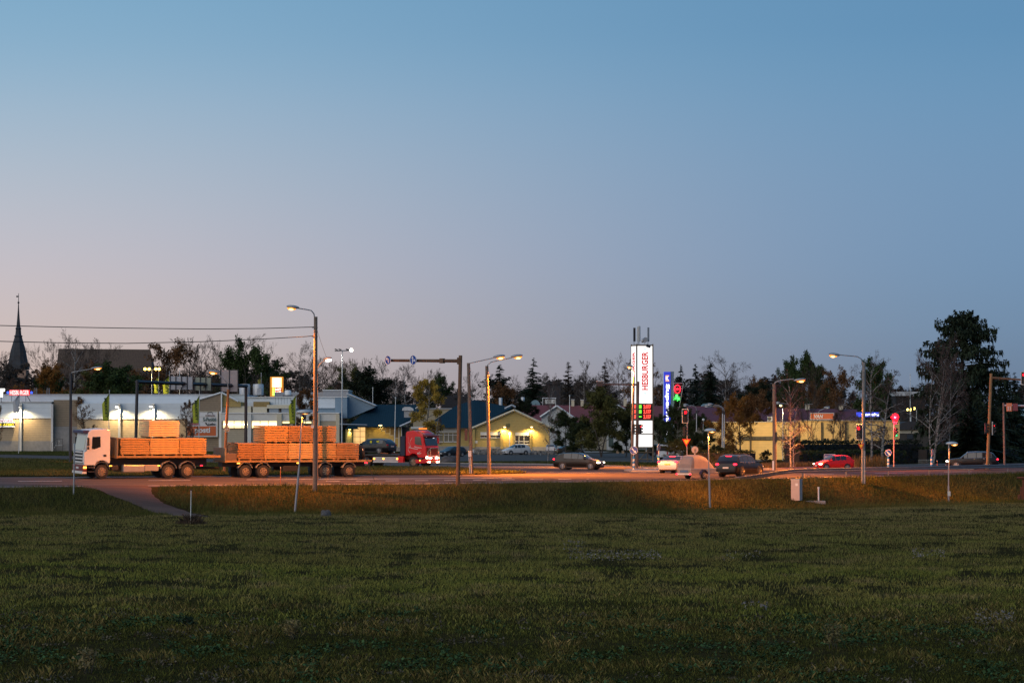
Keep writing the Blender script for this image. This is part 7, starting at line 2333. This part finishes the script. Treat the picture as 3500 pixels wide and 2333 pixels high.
# --- covered trailer
tr = thing('covered_trailer', 'small road trailer with a rounded orange lit hood, tail lights on', 'trailer', road_pt(2381, 77.6), R(42))
hood_side = mat('hood_lit', (.50, .33, .22), .55, var=.12, scale=2)  # hood tone warmed as on its lamp lit side
Lt, Wt = 2.75, 1.45
b = MB()
pr = [(-1.36, .78), (-1.34, 1.15), (-1.22, 1.52), (-1.0, 1.74), (-.7, 1.84), (-.3, 1.85), (.1, 1.78), (.5, 1.60), (.85, 1.32), (1.1, 1.05), (1.3, .80), (1.33, .78)]
rows = []
for x, z in pr:
    hh = z - .78
    rows.append([(x, -Wt / 2, .78), (x, -Wt / 2, .78 + hh * .55), (x, -Wt / 2 * .93, .78 + hh * .85), (x, -Wt / 2 * .72, z), (x, 0, z + .03 * min(1, hh)), (x, Wt / 2 * .72, z), (x, Wt / 2 * .93, .78 + hh * .85), (x, Wt / 2, .78 + hh * .55), (x, Wt / 2, .78)])
b_shaded = MB()
for i in range(len(rows) - 1):
    for j in range(8):
        (b_shaded if i < 3 else b).add([rows[i][j], rows[i + 1][j], rows[i + 1][j + 1], rows[i][j + 1]], [(0, 1, 2, 3)])
oc_ = b_shaded.build('shaded_rear', mat('hood_shaded', (.20, .19, .19), .6, var=.12, scale=2), tr, world=False); oc_.data.shade_smooth()  # same hood; the shade on its rear is painted as a darker grey
o = b.build('hood', hood_side, tr, world=False); bm = bmesh.new(); bm.from_mesh(o.data); bmesh.ops.remove_doubles(bm, verts=bm.verts, dist=.002); bmesh.ops.recalc_face_normals(bm, faces=bm.faces); bm.to_mesh(o.data); bm.free(); o.data.shade_smooth(); o.data.set_sharp_from_angle(angle=R(60))
b = MB(); b.box((0, 0, .60), (Lt, Wt + .06, .34)); b.build('box', mat('trailer_galv', (.36, .31, .26), .5, .5, var=.15), tr, world=False, bevel=.015)
b = MB(); b.box((0, 0, .79), (Lt + .06, Wt + .1, .05)); b.build('rim', lightgrey, tr, world=False)
b = MB(); b.box((-Lt / 2 - .02, 0, .60), (.04, Wt * .62, .17)); b.build('maker_panel', mat('trailer_blue', (.08, .16, .28), .5, var=.05), tr, world=False)
b = MB(); b.box((-Lt / 2 - .04, 0, .38), (.10, Wt + .1, .12)); b.build('light_bar', offwhite, tr, world=False)
b = MB(); b.box((-Lt / 2 - .1, .1, .38), (.03, .5, .11)); b.build('number_plate', plate_m, tr, world=False)
for s_ in (1, -1):
    b = MB(); b.ball((-Lt / 2 - .09, s_ * (Wt / 2 + .0), .38), (.05, .10, .06)); b.build('taillight', tail_glow, tr, world=False, smooth=80)
    wheel(tr, -.1, s_ * (Wt / 2 + .14), .30, .17, s_, 5, mat('trailer_rim', (.35, .26, .20), .5, .5))
    b = MB(); arc = [(-.1 + .38 * math.cos(a), s_ * (Wt / 2 + .14), .32 + .38 * math.sin(a)) for a in np.linspace(.1, math.pi - .1, 9)]
    for p, q in zip(arc[:-1], arc[1:]): b.add([(p[0], p[1] - .12, p[2]), (q[0], q[1] - .12, q[2]), (q[0], q[1] + .12, q[2]), (p[0], p[1] + .12, p[2])], [(0, 1, 2, 3)])
    o = b.build('mudguard', mat('navy_mudguard', (.03, .035, .09), .4), tr, world=False); so = o.modifiers.new('t', 'SOLIDIFY'); so.thickness = .02
b = MB(); b.bar((Lt / 2, .4, .45), (Lt / 2 + 1.1, 0, .45), .08); b.bar((Lt / 2, -.4, .45), (Lt / 2 + 1.1, 0, .45), .08); b.build('drawbar', grey, tr, world=False)

# --- timber truck with trailer
YB = None
AL = 26.5
TD = Vector((-math.cos(R(AL)), -math.sin(R(AL)), 0))        # driving direction
RZ = math.pi + R(AL)
ROLL = -.026
nearS = Vector((-TD.y, TD.x, 0))                             # left flank of the truck, facing the camera
wp = foot(347, 1637)
front = wp + TD * 1.42 - nearS * 1.2
front.z = float(gz(front.x, front.y)) + .03
tk = thing('timber_truck', 'white cab lorry loaded with packs of sawn timber, headlights on', 'truck', front, RZ); tk.rotation_euler = (ROLL, 0, RZ)
cabw = paint('cab_white', (.66, .65, .63), 0, .35)
cr = mat('dark_red_bumper', (.16, .04, .035), .5)


def arch_profile(cx_, cz_, r_, n_=10):
    return [(cx_ + r_ * math.cos(a), cz_ + r_ * math.sin(a)) for a in np.linspace(0, math.pi, n_)]


WR = .52
b = MB()
prof = [(-.06, 1.0), (0, 1.25), (-.02, 1.95), (-.10, 2.12), (-.32, 3.30), (-.55, 3.48), (-1.75, 3.56), (-2.0, 3.48), (-2.06, 3.3), (-2.06, 1.25), (-2.06, 1.15)] 
prof += [(x, z) for x, z in reversed(arch_profile(-1.42, .72, .66, 9)) if z > 1.0][::-1]
prof = [(-.06, 1.0), (0, 1.25), (-.02, 1.95), (-.10, 2.12), (-.32, 3.30), (-.55, 3.48), (-1.75, 3.56), (-2.0, 3.48), (-2.06, 3.3), (-2.06, 1.15)] + [(-1.42 - .62 * math.cos(a), .74 + .62 * math.sin(a)) for a in np.linspace(.75, math.pi - .75, 8)] + [(-.9, 1.0)]
prof = [(x, z if z < 2 else 2 + (z - 2) * 1.1) for x, z in prof]
b.prism([(x, -1.24, z) for x, z in prof], (0, 2.48, 0)); cab = b.build('cab', cabw, tk, world=False, bevel=.06)
b = MB(); b.add([(-.085, -1.08, 2.16), (-.085, 1.08, 2.16), (-.29, 1.04, 3.16), (-.29, -1.04, 3.16)], [(0, 1, 2, 3)]); o = b.build('windscreen', mat('cab_glass_glow', (.10, .12, .12), .05, var=0, spec=1.0, emit=((1.0, .86, .62), .16)), cab, world=False); o.location.x += .02  # weak emission painted in for the bright look of the cab window
so = o.modifiers.new('t', 'SOLIDIFY'); so.thickness = .02
for s_ in (1, -1):
    b = MB(); b.prism([(x, s_ * 1.243, z) for x, z in ((-.62, 2.22), (-.66, 3.12), (-1.28, 3.12), (-1.30, 2.38), (-.85, 2.2))], (0, s_ * .012, 0)); b.build('side_window', glass, cab, world=False)
    b = MB(); b.box((-1.65, s_ * 1.25, 1.72), (.22, .03, .16)); b.build('door_handle', black, cab, world=False)
    b = MB(); b.box((-.28, s_ * 1.42, 2.75), (.14, .10, .62)); b.box((-.28, s_ * 1.42, 2.28), (.14, .10, .2)); b.bar((-.3, s_ * 1.2, 3.0), (-.28, s_ * 1.42, 3.0), .05); b.build('mirror', black, cab, world=False)
    b = MB(); b.box((.0, s_ * .88, .83), (.10, .52, .22)); b.build('headlight', head_glow, cab, world=False, bevel=.02)
    b = MB(); b.box((-.10, s_ * 1.2, .84), (.24, .10, .14)); b.build('indicator', amber_glow, cab, world=False)
    b = MB(); b.box((-.05, s_ * .78, 3.47), (.10, .42, .05)); b.build('visor_light', glow('blue_white_led', (.55, .55, 1.0), 9), cab, world=False)
    b = MB(); b.box((-.62, s_ * 1.2, .85), (.5, .1, .12)); b.box((-.62, s_ * 1.2, .52), (.5, .1, .08)); b.build('step', darkmetal, cab, world=False)
b = MB(); b.prism([(.06, -1.2, 3.38), (.06, -1.2, 3.58), (-.42, -1.2, 3.60), (-.40, -1.2, 3.36)], (0, 2.4, 0)); b.build('sun_visor', mat('navy_visor', (.03, .03, .09), .4), cab, world=False, bevel=.02)
b = MB(); b.box((-.02, 0, 1.60), (.06, 1.9, .95)); b.build('grille_recess', black, cab, world=False)
for k in range(4):
    b = MB(); b.box((.03, 0, 1.22 + k * .25), (.07, 1.95, .12)); b.build('grille_slat', cabw, cab, world=False, bevel=.015)
b = MB(); b.box((-.10, 0, .78), (.34, 2.46, .50)); b.build('bumper', cr, cab, world=False, bevel=.05)
b = MB(); b.box((-.08, 0, .46), (.36, 2.40, .20)); b.build('lower_bumper', offwhite, cab, world=False, bevel=.04)
b = MB(); b.box((.08, 0, .80), (.03, .55, .14)); b.build('number_plate', plate_m, cab, world=False)
chas = mat('chassis_dark', (.025, .022, .02), .6)
b = MB(); b.box((-5.6, 0, 1.22), (8.8, .9, .62)); b.build('chassis', chas, tk, world=False)
deck = mat('deck_wood', (.30, .17, .07), .8, var=.25)
b = MB(); b.box((-6.7, 0, 1.62), (8.3, 2.5, .16)); b.build('load_deck', deck, tk, world=False)
b = MB(); b.box((-2.62, 0, 2.25), (.12, 2.46, 1.5)); b.build('headboard', mat('headboard_steel', (.20, .16, .11), .6, .2, var=.2), tk, world=False)
b = MB()
for y in (-1.1, -.4, .4, 1.1): b.box((-2.54, y, 2.25), (.08, .1, 1.5))
b.box((-2.6, 0, 3.0), (.2, 2.5, .12)); b.build('headboard_rib', MATS['headboard_steel'], tk, world=False)
for s_ in (1, -1):
    b = MB(); b.box((-3.95, s_ * .98, .74), (1.7, .5, .56)); b.build('fuel_tank', mat('tank_alu', (.40, .38, .35), .4, .6, var=.1), tk, world=False, bevel=.08)
    b = MB(); b.box((-5.35, s_ * 1.05, .78), (1.1, .35, .46)); b.build('side_locker', mat('tank_alu2', (.34, .31, .28), .5, .4, var=.1), tk, world=False, bevel=.03)
    b = MB(); b.box((-2.45, s_ * 1.0, .80), (.55, .45, .40)); b.build('air_tank', chas, tk, world=False, bevel=.06)
    wheel(tk, -1.42, s_ * 1.06, WR, .32, s_, 10, mat('dusty_rim', (.30, .22, .15), .6, .4, var=.2), rr=.60)
    for x in (-6.67, -8.20):
        wheel(tk, x, s_ * .95, WR, .56, s_, 10, MATS['dusty_rim'], rr=.58)
    for x, r_ in ((-1.42, .62), (-6.67, .64), (-8.20, .64)):
        b = MB(); arc = [(x + r_ * math.cos(a), .62 + r_ * math.sin(a)) for a in np.linspace(.15, math.pi - .15, 12)]
        for p, q in zip(arc[:-1], arc[1:]): b.add([(p[0], s_ * .78, p[1]), (q[0], s_ * .78, q[1]), (q[0], s_ * 1.27, q[1]), (p[0], s_ * 1.27, p[1])], [(0, 1, 2, 3)])
        o = b.build('mudguard', mat('mudguard_grey', (.22, .19, .17), .6, var=.2), tk, world=False, smooth=60); so = o.modifiers.new('t', 'SOLIDIFY'); so.thickness = .03
    for x in (-2.1, -5.9, -9.3):
        b = MB(); b.box((x, s_ * 1.25, .95), (.18, .05, .06)); b.build('side_marker', amber_glow if x > -8 else tail_glow, tk, world=False)
# trailer
tf = front - TD * 11.3; tf.z = float(gz(tf.x, tf.y)) - .02
tt = thing('timber_trailer', 'long four axle flat trailer loaded with timber packs behind the lorry', 'trailer', tf, RZ); tt.rotation_euler = (ROLL, 0, RZ)
b = MB(); b.box((-6.0, 0, 1.28), (12.2, 2.5, .15)); b.build('load_deck', deck, tt, world=False)
b = MB(); b.box((-5.9, 0, 1.02), (11.8, .9, .36)); b.build('chassis', chas, tt, world=False)
b = MB(); b.box((.05, 0, 1.8), (.12, 2.46, 1.0)); b.build('headboard', MATS['headboard_steel'], tt, world=False)
b = MB(); b.box((-.45, 0, 1.62), (.85, 2.4, .55)); b.build('tool_chest', mat('chest_brown', (.13, .09, .07), .6, var=.2), tt, world=False, bevel=.03)
b = MB(); b.path([(-.1, 1.15, 1.7), (-.15, 1.15, 2.5), (-.5, 1.15, 2.7), (-.9, 1.15, 2.6), (-1.0, 1.15, 1.9)], .05, 6); b.build('stake_hoop', darkmetal, tt, world=False)
b = MB(); b.bar((.1, .0, .75), (2.0, 0, .75), .14); b.build('drawbar', chas, tt, world=False)
for s_ in (1, -1):
    for x in (-1.6, -3.05, -8.23, -10.2):
        wheel(tt, x, s_ * .95, .50, .54, s_, 8, MATS['dusty_rim'], rr=.56)
        b = MB(); arc = [(x + .6 * math.cos(a), .58 + .6 * math.sin(a)) for a in np.linspace(.3, math.pi - .3, 10)]
        for p, q in zip(arc[:-1], arc[1:]): b.add([(p[0], s_ * .72, p[1]), (q[0], s_ * .72, q[1]), (q[0], s_ * 1.25, q[1]), (p[0], s_ * 1.25, p[1])], [(0, 1, 2, 3)])
        o = b.build('mudguard', MATS['mudguard_grey'], tt, world=False, smooth=60); so = o.modifiers.new('t', 'SOLIDIFY'); so.thickness = .03
    for x in (-1.0, -5.9, -11.6):
        b = MB(); b.box((x, s_ * 1.25, 1.14), (.22, .05, .07)); b.build('side_marker', amber_glow if x > -9 else tail_glow, tt, world=False)
    b = MB(); b.box((-5.3, s_ * 1.0, .72), (1.2, .4, .4)); b.build('side_locker', chas, tt, world=False, bevel=.03)
b = MB(); b.disc((-11.7, 0, 1.9), (1, 0, 0), .55, .2, 20); b.build('spare_wheel', black, tt, world=False)
# packs: layers of boards on bearers
pack_ms = [mat('board_a', (.62, .37, .14), .8, var=.18, scale=2.5, stripes=('Y', .12, .22)), mat('board_b', (.50, .27, .095), .8, var=.2, scale=2.5, stripes=('Y', .12, .22)), mat('board_c', (.36, .18, .07), .8, var=.2, scale=2.5, stripes=('Y', .12, .22)), mat('board_pale', (.74, .52, .28), .8, var=.15, scale=2.5, stripes=('Y', .12, .22))]
_lm = {}


def layer_mesh(L_, mi, hgt):
    k = (round(L_, 2), mi)
    if k not in _lm:
        b_ = MB(); b_.box((0, 0, 0), (L_, 2.36, hgt)); o_ = b_.build('board_layer', pack_ms[mi], None, bevel=.012); COL.objects.unlink(o_); _lm[k] = o_
    return _lm[k]


rp_ = random.Random(3)


def pack(label, base_thing, x0, x1, z, mi, nl=9, lh=.134):
    """bundle of boards lying on a deck between x0 and x1 (behind the front of that vehicle)"""
    L_ = x0 - x1 - .03
    c_ = base_thing.matrix_basis @ Vector(((x0 + x1) / 2, 0, z))
    t_ = thing('timber_pack', label, 'timber', c_, RZ, 'packs of sawn timber'); t_.rotation_euler = (ROLL, 0, RZ)
    for x in (-L_ * .42, 0, L_ * .42):
        b_ = MB(); b_.box((x, 0, .05), (.12, 2.3, .10)); b_.build('bearer', pack_ms[2], t_, world=False)
    src_ = layer_mesh(L_, mi, lh - .038)
    for k in range(nl):
        o_ = src_.copy(); COL.objects.link(o_); o_.parent = t_
        o_.location = (rp_.uniform(-.02, .02), rp_.uniform(-.02, .02), .10 + lh * (k + .5))
    return t_


DZ = 1.35
TZ = 1.70
bpy.context.view_layer.update()
pack('front pack of the lower row on the lorry, behind the cab', tk, -2.87, -5.18, TZ, 1)
pack('middle pack of the lower row on the lorry, under the upper pack', tk, -5.20, -7.52, TZ, 0)
pack('rear pack of the lower row on the lorry', tk, -7.54, -9.74, TZ, 1)
pack('single upper pack on the lorry, standing highest of all', tk, -5.10, -7.54, TZ + 1.32, 3)
for i, (a_, mi) in enumerate(((-.93, 2), (-3.12, 1), (-5.11, 0), (-7.2, 1), (-9.12, 2))):
    pack(['frontmost lower pack on the trailer', 'second lower pack on the trailer counted from its front', 'third lower pack on the trailer, the brightest', 'fourth lower pack on the trailer behind the wooden pole', 'last lower pack at the trailer tail'][i], tt, a_, a_ - (2.17, 1.97, 2.07, 1.90, 1.92)[i], DZ, mi)
for i, (a_, mi) in enumerate(((-3.12, 1), (-5.11, 2), (-7.2, 2))):
    pack(['front upper pack on the trailer with pale end grain', 'middle upper pack on the trailer', 'rear upper pack on the trailer right of the wooden pole'][i], tt, a_, a_ - (1.97, 2.07, 1.9)[i], DZ + 1.32, mi)

# --- red tow truck
rt0 = road_pt(1478, 96.6)
rt = thing('red_tow_truck', 'red flatbed tow truck with bull bar and blazing front lights', 'truck', rt0, R(-31))
redp = paint('truck_red', (.62, .012, .018), 0, .3)
b = MB()
prof = [(-.06, .98), (0, 1.25), (-.02, 1.95), (-.10, 2.10), (-.34, 3.10), (-.62, 3.22), (-1.1, 3.55), (-1.5, 3.62), (-2.2, 3.5), (-2.3, 3.3), (-2.3, 1.15)] + [(-1.42 - .62 * math.cos(a), .74 + .62 * math.sin(a)) for a in np.linspace(.75, math.pi - .75, 8)] + [(-.9, .98)]
b.prism([(x, -1.22, z) for x, z in prof], (0, 2.44, 0)); rc = b.build('cab', redp, rt, world=False, bevel=.07)
b = MB(); b.add([(-.07, -1.08, 2.14), (-.07, 1.08, 2.14), (-.29, 1.05, 3.02), (-.29, -1.05, 3.02)], [(0, 1, 2, 3)]); o = b.build('windscreen', glass, rc, world=False); o.location.x += .02; so = o.modifiers.new('t', 'SOLIDIFY'); so.thickness = .02
for s_ in (1, -1):
    b = MB(); b.prism([(x, s_ * 1.225, z) for x, z in ((-.42, 2.16), (-.58, 3.0), (-1.22, 3.02), (-1.24, 2.30), (-.9, 2.2))], (0, s_ * .014, 0)); b.build('side_window', glass, rc, world=False)
    b = MB(); b.box((-.2, s_ * 1.36, 2.62), (.14, .12, .58)); b.bar((-.25, s_ * 1.15, 2.9), (-.2, s_ * 1.36, 2.9), .05); b.build('mirror', redp, rc, world=False, bevel=.02)
    b = MB(); b.box((.0, s_ * .86, .98), (.12, .46, .22)); b.build('headlight', head_glow, rc, world=False, bevel=.03)
    b = MB(); b.ball((.16, s_ * .55, .95), .12); b.build('spot_lamp', head_glow, rc, world=False, smooth=80)
    b = MB(); b.ball((.14, s_ * .78, .55), (.1, .2, .1)); b.build('fog_lamp', head_glow, rc, world=False, smooth=80)
    b = MB(); b.box((-.02, s_ * .95, 3.02), (.1, .26, .08)); b.build('visor_light', glow('cold_led', (.85, .85, 1.0), 12), rc, world=False)
    b = MB(); b.box((-.05, s_ * .5, 3.02), (.1, .16, .05)); b.build('visor_marker', amber_glow, rc, world=False)
    b = MB(); b.box((-.65, s_ * 1.22, .70), (.12, .05, .08)); b.build('side_marker', amber_glow, rc, world=False)
    b = MB(); b.box((-.7, s_ * 1.15, .62), (1.2, .14, .36)); b.build('side_skirt', redp, rc, world=False, bevel=.04)
    # pale swirl painted on the door and cab side
    b = MB()
    for pts in ([(-1.55, 2.9), (-1.75, 2.6), (-1.7, 2.2), (-1.85, 1.9)], [(-2.0, 2.95), (-1.95, 2.5), (-1.85, 2.25), (-2.0, 1.7), (-1.8, 1.45)], [(-1.3, 2.05), (-.9, 1.95), (-.45, 1.92)], [(-1.9, 1.98), (-1.4, 1.86), (-.9, 1.80)], [(-.95, 1.40), (-.75, 1.46), (-.6, 1.62)], [(-.95, 1.36), (-.7, 1.36), (-.5, 1.42)]):
        for p, q in zip(pts[:-1], pts[1:]):
            b.prism([(p[0], s_ * 1.223, p[1] - .03), (q[0], s_ * 1.223, q[1] - .02), (q[0], s_ * 1.223, q[1] + .02), (p[0], s_ * 1.223, p[1] + .04)], (0, s_ * .006, 0))
    b.build('painted_swirl', offwhite, rc, world=False)
b = MB(); b.prism([(.05, -1.15, 2.98), (.05, -1.15, 3.12), (-.40, -1.15, 3.2), (-.38, -1.15, 3.0)], (0, 2.3, 0)); b.build('sun_visor', mat('dark_red_visor', (.12, .01, .012), .4), rc, world=False)
b = MB(); b.box((-.04, 0, 1.55), (.10, 2.0, .8)); b.build('grille', mat('red_grille', (.20, .02, .015), .5, stripes=('Z', .16, .6)), rc, world=False)
b = MB(); b.box((-.10, 0, .68), (.34, 2.44, .44)); b.build('bumper', redp, rc, world=False, bevel=.05)
b = MB()
for z in (.45, 1.05, 1.9): b.tube((.22, -1.0 if z < 1.5 else -.7, z), (.22, 1.0 if z < 1.5 else .7, z), .04, .04, 8)
for y in (-.7, .7): b.tube((.22, y, .45), (.22, y, 1.9), .04, .04, 8)
for s_ in (1, -1): b.tube((.22, s_ * .7, 1.9), (.12, s_ * 1.05, 1.5), .04, .04, 8); b.tube((.12, s_ * 1.05, 1.5), (.22, s_ * 1.0, .45), .04, .04, 8)
b.build('bull_bar', mat('warm_chrome', (.6, .48, .34), .2, .9, var=0), rc, world=False, smooth=40)
b = MB(); b.box((-1.1, 0, 3.78), (.34, 1.0, .14)); lb = b.build('beacon_bar', glow('beacon_orange', (1.0, .22, .03), 1.6), rc, world=False, bevel=.04)
b = MB(); b.bar((-.35, -.9, 3.25), (-1.2, -.9, 3.66), .05); b.bar((-.35, .9, 3.25), (-1.2, .9, 3.66), .05); b.bar((-.35, -.9, 3.28), (-.35, .9, 3.28), .05); b.build('roof_rack', chrome, rc, world=False)
b = MB(); b.box((.1, 0, .62), (.04, .5, .12)); b.build('number_plate', mat('amber_plate', (.62, .45, .12), .5, var=0), rc, world=False)
b = MB(); b.box((-2.75, 0, 2.1), (.55, 2.2, 1.9)); b.build('head_locker', mat('navy_locker', (.012, .016, .04), .5), rt, world=False, bevel=.03)
b = MB(); b.box((-6.2, 0, 1.22), (6.4, 2.45, .16)); b.build('load_bed', mat('bed_steel', (.05, .045, .045), .6, .3, var=.2), rt, world=False)
b = MB(); b.box((-5.4, 0, .98), (7.2, .9, .32)); b.build('chassis', mat('dark_red_chassis', (.09, .012, .012), .6), rt, world=False)
for s_ in (1, -1):
    b = MB(); b.box((-4.65, s_ * 1.12, .76), (2.9, .10, .52)); sk = b.build('side_panel', mat('alu_panel', (.42, .38, .38), .4, .5, var=.12), rt, world=False)
    b = MB(); b.box((-4.65, s_ * 1.18, 1.0), (2.95, .04, .06)); b.box((-4.65, s_ * 1.18, .52), (2.95, .04, .06)); b.build('panel_rail', lightgrey, sk, world=False)
    for x in (-3.3, -4.9, -6.0):
        b = MB(); b.ball((x, s_ * 1.2, .86), (.11, .05, .07)); b.build('side_marker', amber_glow, rt, world=False, smooth=80)
    b = MB(); b.box((-2.9, s_ * 1.05, .8), (.6, .3, .6)); b.build('step_locker', redp, rt, world=False)
    wheel(rt, -1.42, s_ * 1.04, .52, .32, s_, 10, MATS['dusty_rim'], rr=.58)
    for x in (-6.9, -8.2): wheel(rt, x, s_ * .95, .50, .5, s_, 10, MATS['dusty_rim'], rr=.56)
# driver in the red truck
dv = thing('person', 'truck driver in an orange jacket sitting at the wheel of the red truck', 'person', rt.matrix_basis @ Vector((-1.05, -.55, 1.75)) if False else rt0, R(-31))
me = bpy.data.meshes.new('driver')
sv = [(-1.10, -.62, 1.75, .17), (-1.12, -.62, 2.0, .18), (-1.12, -.62, 2.25, .20), (-1.10, -.62, 2.42, .09), (-1.08, -.62, 2.56, .10), (-1.07, -.62, 2.68, .105), (-1.10, -.84, 2.30, .08), (-.92, -.92, 2.05, .06), (-.62, -.80, 2.10, .05), (-1.10, -.40, 2.30, .08), (-.92, -.34, 2.05, .06), (-.62, -.44, 2.10, .05), (-.75, -.72, 1.72, .10), (-.75, -.52, 1.72, .10)]
me.from_pydata([s_[:3] for s_ in sv], [(0, 1), (1, 2), (2, 3), (3, 4), (4, 5), (2, 6), (6, 7), (7, 8), (2, 9), (9, 10), (10, 11), (0, 12), (0, 13)], [])
od = bpy.data.objects.new('body', me); COL.objects.link(od); od.parent = dv
od.modifiers.new('skin', 'SKIN')
for i, s_ in enumerate(sv): me.skin_vertices[0].data[i].radius = (s_[3], s_[3])
me.skin_vertices[0].data[0].use_root = True
od.modifiers.new('sub', 'SUBSURF').levels = 2; od.modifiers['sub'].render_levels = 2
me.materials.append(mat('orange_jacket', (.55, .13, .02), .8))
b = MB(); b.ball((-1.06, -.62, 2.66), (.10, .085, .125)); b.build('head', mat('skin_tone', (.38, .22, .15), .6), dv, world=False, smooth=80)
b = MB(); b.ball((-1.085, -.62, 2.71), (.105, .092, .10)); b.build('hair', mat('dark_hair', (.03, .02, .015), .8), dv, world=False, smooth=80)
# estate car riding on the bed, tail towards the cab
cp_ = rt0 + Matrix.Rotation(R(-31), 3, 'Z') @ Vector((-6.95, 0, 1.31))
ec = car('black estate car with yellow stickers riding on the tow truck', 'wagon', 4.6, 1.8, paint('night_blue_paint', (.005, .006, .009)), cp_, R(-31 + 180), name='car', rails=chrome, wheel_r=.32, spokes=7, tails=False)
for y_ in (.905, -.905):
    b = MB(); b.box((-.35, y_ * .93, 1.19), (.22, .02, .22)); b.build('sticker', mat('yellow_sticker', (.6, .55, .02), .6, var=0), ec, world=False)
    b = MB(); b.box((-1.15, y_ * .92, 1.22), (.30, .02, .14)); b.build('sticker', MATS['yellow_sticker'], ec, world=False)
b = MB(); b.bar((-1.55, .95, .10), (-2.4, .9, .05), .06); b.bar((-1.55, -.95, .10), (-2.4, -.9, .05), .06); b.build('lashing_strap', stake_m, ec, world=False)
# ------------------------------------------------------------------ weeds of the near field
def leaf_cluster(name, label, X, Y, size, tintA, tintB, hmax, seed, per=9):
    rs = np.random.RandomState(seed); n = len(X) * per
    cx_ = np.repeat(X, per) + rs.randn(n) * .09; cy_ = np.repeat(Y, per) + rs.randn(n) * .09
    z0 = gz(cx_, cy_) + rs.rand(n) * hmax
    a = rs.rand(n) * 6.283; L_ = size * (.5 + rs.rand(n)); el = rs.rand(n) * 1.2 - .3
    d = np.stack([np.cos(a) * np.cos(el), np.sin(a) * np.cos(el), np.sin(el)], -1) * L_[:, None]
    s_ = np.stack([-np.sin(a), np.cos(a), rs.randn(n) * .3], -1) * (L_ * .32)[:, None]
    c = np.stack([cx_, cy_, z0], -1)
    V = np.stack([c, c + d * .5 + s_, c + d, c + d * .5 - s_], 1).reshape(-1, 3)
    t = mixc(tintA, tintB, rs.rand(n)) * (.4 + .9 * rs.rand(n))[:, None]
    o = np_mesh(name, V, np.arange(n * 4).reshape(n, 4), grass_m, tint=np.repeat(t, 4, 0))
    return tag(o, label, 'weeds', kind='stuff')


rs7 = np.random.RandomState(77)
X, Y = in_view(9000, 60, 92, 1.1)
pn = fbm(X * 1.1 + 31, Y * .5 + 17, 1.5)
k = pn > .58
leaf_cluster('broad_weeds', 'dark teal green broad weeds in clumps along the near edge', X[k], Y[k], .09, (.030, .060, .022), (.060, .110, .040), .16, 1)
k = (pn < .36)
leaf_cluster('low_dead_weeds', 'dead grey brown weeds between the near clumps', X[k], Y[k], .08, (.07, .055, .04), (.14, .115, .075), .10, 2, per=6)
# white seed heads in drifts
pts = []
for (x0, x1, y0, y1, n_) in ((1940, 2260, 1885, 1915, 420), (1920, 2010, 1850, 1880, 90), (3120, 3230, 1880, 1905, 130), (3330, 3470, 2095, 2135, 170), (2470, 2600, 1885, 1910, 60), (2530, 2630, 2065, 2090, 50)):
    for _ in range(n_):
        f_ = foot(x0 + (x1 - x0) * rs7.rand(), y0 + (y1 - y0) * rs7.rand() + 8); pts.append((f_.x, f_.y))
pts = np.array(pts); n = len(pts)
c = np.stack([pts[:, 0], pts[:, 1], gz(pts[:, 0], pts[:, 1]) + .10 + .16 * rs7.rand(n)], -1)
A = rs7.randn(n, 3) * .022; B = rs7.randn(n, 3) * .022
V = np.stack([c - A, c + B, c + A, c - B], 1).reshape(-1, 3)
o = np_mesh('seed_heads', V, np.arange(n * 4).reshape(n, 4), grass_m, tint=np.tile(np.array((.20, .185, .17)), (n * 4, 1)) * np.repeat(.5 + .7 * rs7.rand(n), 4)[:, None])
tag(o, 'whitish seed heads in drifts on the right half of the field', 'weeds', kind='stuff')
# taller single weeds near the camera
for i, (px, py, h_, lab, tt_) in enumerate(((640, 2150, .34, 'dark upright weed left of the middle of the near edge', (.02, .035, .02)), (1000, 2185, .5, 'pale yellowish flower weed left of centre near the edge', (.16, .13, .06)), (2850, 2215, .6, 'pale yellowish weed right of centre near the edge', (.15, .13, .06)), (300, 2300, .55, 'pale seeding weed at the lower left', (.17, .14, .07)))):
    f_ = foot(px, py); n = 260
    t = thing('tall_weed', lab, 'weed', f_, 0, 'tall weeds of the near edge')
    b = MB()
    for k in range(7): b.tube(f_ + Vector((rs7.randn() * .05, rs7.randn() * .05, -.02)), f_ + Vector((rs7.randn() * .14, rs7.randn() * .1, h_ * (.7 + .4 * rs7.rand()))), .008, .004, 4)
    b.build('stalk', bark, t)
    c = np.stack([rs7.randn(n) * .13, rs7.randn(n) * .1, h_ * (.25 + .8 * rs7.rand(n))], -1)
    A = rs7.randn(n, 3) * .03; B = rs7.randn(n, 3) * .03
    V = np.stack([c - A, c + B, c + A], 1).reshape(-1, 3)
    oo = np_mesh('flower_head' if i else 'leaf', V, np.arange(n * 3).reshape(n, 3), grass_m, parent=t, tint=np.tile(np.array(tt_), (n * 3, 1)) * np.repeat(.5 + .9 * rs7.rand(n), 3)[:, None]); oo['kind'] = 'stuff'
